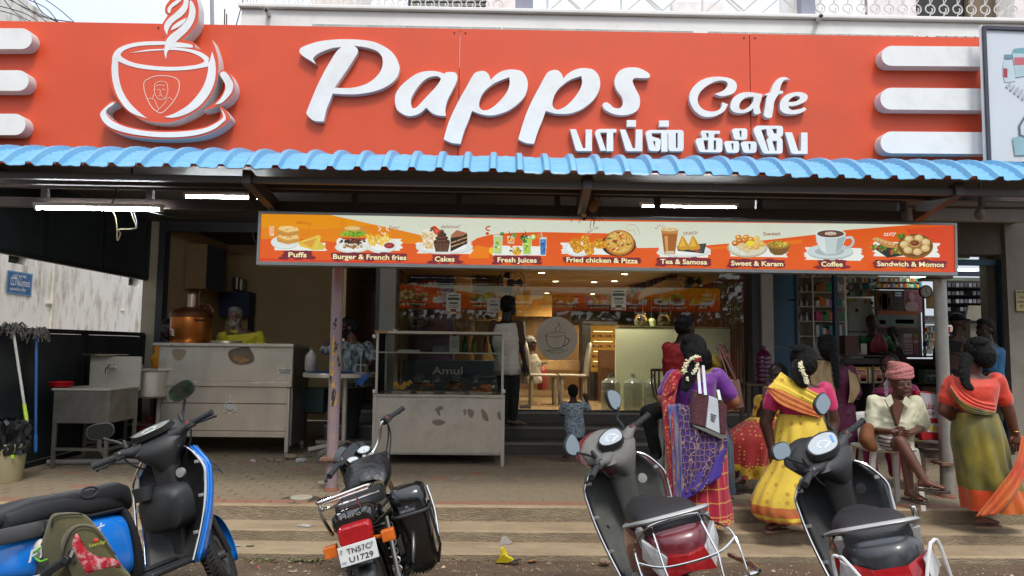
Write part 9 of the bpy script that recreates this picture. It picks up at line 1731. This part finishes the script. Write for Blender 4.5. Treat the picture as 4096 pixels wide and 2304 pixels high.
# ---- 13 companion behind the purple blouse, raised arm with tan handbag
Y=6.55;o,J=person('woman mostly hidden behind the purple bloused woman, raising an arm with a tan handbag',Y,dict(head=(2800,1440),neck=(2800,1500),chest=(2805,1580),pel=(2815,1690),shL=(2730,1530),shR=(2850,1440),elR=(2915,1490),wrR=(2902,1425,-.1)),200,'3a211a',.93,(.05,.042,.028),zg=H,hair=('tied','0b0a0b'),eyes=False,hands=(None,((-.5,0,.9),.8)),tor=TW);k=Vector(o.location);cloth(o,J,'blouse',mat('blouse_mustard','8a741c',.7),.012,.3,.056,.055,.005);skirt(o,'sari_skirt',[pat('sari_teal','blotch','2c4a34','4a4a78',12.,thr=.6)],[(W(2815,1650),.16,.14),(W(2830,1740),.20,.17),(W(2835,1850),.205,.18),(W(2840,1968),.21,.18)],.012,seed=4);bangle(o,J['wrR'],(-.3,0,1),.03,MATS['flash_red'])
p=PY(2935,1600,6.3);o=thing('handbag','dusty pink handbag held up behind the purple bloused woman','bag',p);k=Vector(p);Y=6.3;m_hb=mat('bag_pink','6c4a44',.55);q=B();q.loft([[W(u,v,d)for u,v in((2906,1518),(2956,1518),(2978,1632),(2900,1640))]for d in(0,.1)]);mk('bag_body',q,m_hb,o,bev=.01,smooth=30)
for du in(0,9):q=B();q.tube(crom3([W(2915+du*3,1520),W(2890+du*1.5,1440),W(2872+du,1385),W(2885+du,1388),W(2912+du,1450),W(2945,1520)],6),.008,6,sq=.5);mk('handle',q,m_hb,o)
# ---- 14 child
Y=8.5;o,J=person('toddler in blue flowered shirt and dark shorts facing the shop glass',Y,dict(head=(2292,1565),neck=(2294,1600),chest=(2296,1650),pel=(2300,1728),shL=(2258,1618),shR=(2332,1618),elR=(2358,1640,.06),wrR=(2345,1598,.12),elL=(2245,1655,.04),wrL=(2262,1660,.14),hipL=(2282,1735),hipR=(2318,1735),knL=(2278,1775),anL=(2268,1822),knR=(2322,1775),anR=(2326,1818)),176,'3a2018',.66,(.044,.038,.03),zg=H,vox=.008,hair=('short','0c0a0a'),eyes=False,tor=dict(hw=(.085,.075),ww=(.09,.075),cw=(.09,.075)),legr=(.08,.058,.04),feet=(('L',(-.4,.9)),('R',(.3,.9))));cloth(o,J,'shirt',pat('shirt_floral','floral','8f9ca2','1f4a6a',34.,thr=.36,c3='6f8a98'),.014,.7,.045,.044,.004,vox=.008,tor=dict(hw=(.10,.09),ww=(.098,.085),cw=(.092,.08)),sd=9);q=B()
for s_ in 'LR':limb(q,[J['hip'+s_]+V(0,0,.02),J['hip'+s_].lerp(J['kn'+s_],.55)],[.07,.062])
remesh('shorts',q,pat('shorts_check','dots','17181c','6a6c70',90.,thr=.3),o,.008)
# ---- 15-16 men at the case and table
Y=9.35;o,J=person('young man in white t-shirt with brown sleeve and black trousers on the cafe steps',Y,dict(head=(2036,1222),neck=(2025,1275),chest=(2022,1360),pel=(2030,1480),shL=(1975,1300),shR=(2072,1300),elR=(2088,1400),wrR=(2100,1462,-.1),elL=(1975,1390),wrL=(1990,1450,.2),hipL=(2015,1490),hipR=(2050,1490),knL=(2020,1590),anL=(2018,1678),knR=(2052,1590),anR=(2050,1682)),140,'1e120e',1.0,(.046,.04,.028),zg=zst[1],vox=.012,hair=('short','0a0909'),eyes=False);cloth(o,J,'tshirt',mat('tee_white','cfcac0',.8),.018,0,wr=.006,vox=.012,sd=10);
for s_ in 'LR':q=B();limb(q,[J['sh'+s_],J['sh'+s_].lerp(J['el'+s_],.7)],[.066,.062]);remesh('brown_sleeve',q,mat('sleeve_brown','4a2f20',.8),o,.01,.004)
q=B()
for s_ in 'LR':limb(q,[J['hip'+s_],J['kn'+s_],J['an'+s_]],[.10,.078,.062])
remesh('trousers',q,MATS['trouser_black'],o,.012,.005);q=B()
for s_ in 'LR':f0=len(q.v);foot(q,V(J['an'+s_].x,J['an'+s_].y,0),(.95,-.2),1.15);q.xf(Matrix.Translation((0,0,J['an'+s_].z-.055)),f0)
remesh('shoes',q,mat('shoe_beige','6a5a4a',.7),o,.010)
Y=9.3;o,J=person('man in a blue grey patterned shirt at the standing table, arm raised to his face',Y,dict(head=(1396,1308),neck=(1412,1362),chest=(1425,1430),pel=(1425,1530),shL=(1468,1385,.1),shR=(1378,1385,-.05),elR=(1292,1400,-.05),wrR=(1352,1322,-.1),elL=(1500,1440,-.1),wrL=(1462,1478,-.25),hipL=(1418,1540),hipR=(1400,1540),knL=(1420,1640),anL=(1405,1745),knR=(1395,1640),anR=(1395,1745)),-80,'4c2f24',1.0,zg=H,vox=.012,hair=('short','0c0b0b'),beard='161212');m_chk=pat('shirt_tiedye','blotch','2c3c44','8a9496',(26,26,9),thr=.35);cloth(o,J,'shirt',m_chk,.022,.9,.07,.066,.008,vox=.011,collar=1,low=.05,sd=12);q=B()
for s_ in 'LR':limb(q,[J['hip'+s_],J['kn'+s_],J['an'+s_]],[.10,.075,.06])
remesh('trousers',q,MATS['trouser_black'],o,.012,.005)
# ---- 17-18 tea stall men
Y=9.55;o,J=person('grey bearded man in a bright yellow shirt behind the steel counter',Y,dict(head=(938,1266),neck=(950,1310),chest=(965,1390),pel=(965,1500),shL=(1036,1344),shR=(892,1345),elL=(1060,1430),wrL=(1010,1460,-.2),elR=(870,1430),wrR=(920,1460,-.2)),-6,'50342a',1.0,zg=H,hair=('short','6a6866'),beard='8a8680',vox=.010);cloth(o,J,'shirt',mat('shirt_yellow','a89c18',.75),.02,.9,.068,.06,.008,collar=1,sd=13,vox=.010)
Y=9.45;o,J=person('person in an orange yellow top half hidden behind the copper boiler',Y,dict(head=(672,1315),neck=(668,1362),chest=(662,1430),pel=(665,1540),shL=(700,1392),shR=(640,1392),elR=(630,1480),wrR=(650,1530)),20,'1c100d',1.0,zg=H,hair=('short','0b0a0a'),vox=.012);cloth(o,J,'shirt',mat('shirt_amber','b87810',.75),.02,1.2,.066,.06,.008,sd=14,vox=.012)
Y=11.5;o,J=person('seated customer with white cap inside the cafe, left of the round sticker',Y,dict(head=(2122,1372),neck=(2120,1405),chest=(2120,1450),pel=(2125,1520),shL=(2150,1422),shR=(2090,1422)),70,'3a241a',.9,zg=ZF,hair=('cap','8a8880'),vox=.014);cloth(o,J,'shirt',mat('shirt_pale','8a8478',.8),.018,0,vox=.014)
# ================================================================ litter and small things
def disc(u,v,Z,r,h_,lb,m):p=PZ(u,v,Z);q=B();q.lathe([(r*.96,0),(r,h_*.3),(r,h_*.8),(r*.95,h_)],28);q.lathe([(.02,h_+.0005),(.02,h_+.002)],10);w_=mk('round_cover',q,m);w_.location=p;tag(w_,lb,'cover','white round covers set in the paving');return w_
m_wc=mat('white_cover','a39c88',.7,dirt='7d7462',dirt_amt=.4);disc(1205,1996,H+.001,.095,.02,'round white pipe cover lying in the paving left of the pinkish pole',m_wc);disc(1300,1935,H+.001,.07,.02,'round white cover behind the pinkish pole',m_wc)
q=B();p=PZ(1200,1997,H+.0008);q.lathe([(.17,0),(.16,.0012)],20);w_=mk('dark_patch',q,mat('patch_brown','463a2c',.9),None);w_.location=p;w_['kind']='structure'  # dark brown disc around the larger pipe cover
def crumple(nm,u,v,Z,s,m,lb,cat,seed,fl=.4,grp=None):
 p=PZ(u,v,Z);rr=random.Random(seed);n=9;pts=[V(s*(i/n-.5)*1.6,s*(j/n-.5),0)for j in range(n+1)for i in range(n+1)];q=B()
 vs=[V(a.x*(1+rr.uniform(-.12,.12)),a.y*(1+rr.uniform(-.2,.2)),.004+s*fl*abs(noise.noise(Vector((a.x*9/s*.12+seed,a.y*7/s*.12,seed))))+s*fl*.3*rr.random())for a in pts];q.add(vs,[(j*(n+1)+i,j*(n+1)+i+1,(j+1)*(n+1)+i+1,(j+1)*(n+1)+i)for j in range(n)for i in range(n)]);w_=mk(nm,q,m,None,smooth=25);w_.location=p;w_.rotation_euler=(0,0,rr.uniform(-.6,.6));w_.modifiers.new('s','SOLIDIFY').thickness=.001;tag(w_,lb,cat,grp);return w_
m_pp=mat('litter_paper','a39e98',.8,var=.3,scale=40);p=PZ(2015,2236,0)
q=B();k=PZ(2018,2250,.0)
for pts in([(2000,2196),(2010,2190),(2030,2215),(2022,2232),(2008,2222)],[(1983,2252),(2000,2222),(2020,2215),(2040,2235),(2036,2252)],[(2020,2222),(2045,2232),(2056,2244),(2048,2248),(2026,2246)]):
 F_=[PY(u,v,k.y+R.uniform(-.02,.02))-k for u,v in pts];q.loft([F_,[x+V(.004,.03,0)for x in F_]])
w_=mk('yellow_plastic_bag',q,mat('poly_yellow','c8b41c',.45),None,bev=.003,smooth=20);w_.location=k;tag(w_,'crumpled yellow plastic bag on the dirt at the foot of the steps','bag')
q=B();k=PZ(2022,2178,.045);q.loft([[PY(u,v,k.y)-k for u,v in((1995,2178),(2008,2146),(2024,2144),(2050,2168),(2040,2176))],[PY(u,v,k.y+.06)-k for u,v in((1998,2176),(2010,2150),(2024,2148),(2046,2168),(2038,2176))]]);w_=mk('paper_cone',q,m_pp,smooth=20);w_.location=k;tag(w_,'folded newspaper cone lying on the lowest step','paper')
crumple('newspaper_scrap',1222,2104,z1,.07,m_pp,'flat newspaper scrap on the middle step left of the motorcycle','paper',3,.12);crumple('paper_scrap',1806,1848,H,.035,m_pp,'white paper bit on the paving in front of the display case','paper',5);crumple('paper_scrap',1820,1918,H,.03,m_pp,'thin white paper strip on the paving right of the motorcycle','paper',6,.1);crumple('paper_scrap',950,2186,.045,.03,m_pp,'white scrap on the lowest step by the blue scooter','paper',8);crumple('leaf_litter',1000,2186,.045,.035,mat('leaf_green','4a5a2c',.7),'green leaf sprig on the lowest step','leaf',9,.2);crumple('petal',1025,2272,0,.018,mat('petal_red','a01c34',.6),'crushed red petal on the dirt','petal',10);crumple('dry_leaf',2130,2245,0,.04,mat('leaf_brown','8a6236',.8),'dry brown leaf right of the yellow bag','leaf',12,.2);crumple('mud_clod',2065,2250,.0,.04,mat('mud_dark','2f2730',.9),'dark clod beside the yellow bag','clod',13,.8);crumple('paper_scrap',1170,2290,0,.04,mat('scrap_tan','9a8a76',.9),'tan crumpled scrap on the dirt at bottom centre left','paper',14,.3)
m_brk=mat('broken_brick','85705c',.9,var=.2,scale=20)
for i,(u,v,s,lb)in enumerate(((1085,1845,.05,'small rubble lump in front of the tea counter'),(1120,1848,.05,'second rubble lump under the tea counter corner'),(1168,1838,.09,'flat broken brick under the counter leg'),(1012,1848,.04,'white scrap of litter in front of the tea counter'),(1205,1850,.07,'dusty plastic litter right of the counter leg'),(2790//1,2254,.05,'grey stone on the dirt left of the maroon scooter'))):
 if i==5:u=2420
 p=PZ(u,v,H if i<5 else 0);q=B();q.ell((0,0,s*.3),(s,s*.6,s*.35),8,5);w_=remesh('rubble',q,m_brk if i not in(3,4)else m_pp,None,.012,.012,(30,30,30));w_.location=p;tag(w_,lb,'rubble')
q=B();q.tube([V(.0,0,0),V(.25,.03,.01),V(.45,0,0)],.004,5)
# trees and houses across the road (seen only in mirrors and shop glass)
b=B()
for i in range(5200):
 cx=R.choice((-19,-12,-6,1.5,8,14,21));x=cx+R.gauss(0,2.2);y=-17+R.gauss(0,1.6);z=3.8+R.gauss(0,1.3);
 if z<.6:continue
 s=R.uniform(.16,.38);d=V(R.uniform(-1,1),R.uniform(-1,1),R.uniform(-1,1)).normalized();e=d.orthogonal().normalized();f_=d.cross(e);c=V(x,y,z);b.add([c+e*s,c+f_*s*.6,c-e*s,c-f_*s*.6],[(0,1,2,3)],R.choice((0,0,1)))
for cx in(-19,-12,-6,1.5,8,14,21):b.tube([V(cx,-17,-.1),V(cx+.2,-17,2.2),V(cx-.1,-17,4.5)],[.22,.18,.1],8,m=2)
mk('far_tree_row',b,[mat('tree_leaf','2f4a1e',.7,var=.3,scale=2),mat('tree_leaf2','4a5e26',.7,var=.3,scale=2),mat('tree_bark','4a3c2e',.9)],smooth=0,kind='stuff')
b=B();b.box(-40,40,-22.6,-22,-.1,3.2);o=mk('compound_wall',b,mat('road_wall','77705f',.9,var=.15),smooth=0);tag(o,'long boundary wall across the road, seen only in reflections','wall')
bpy.data.scenes.remove(TS)
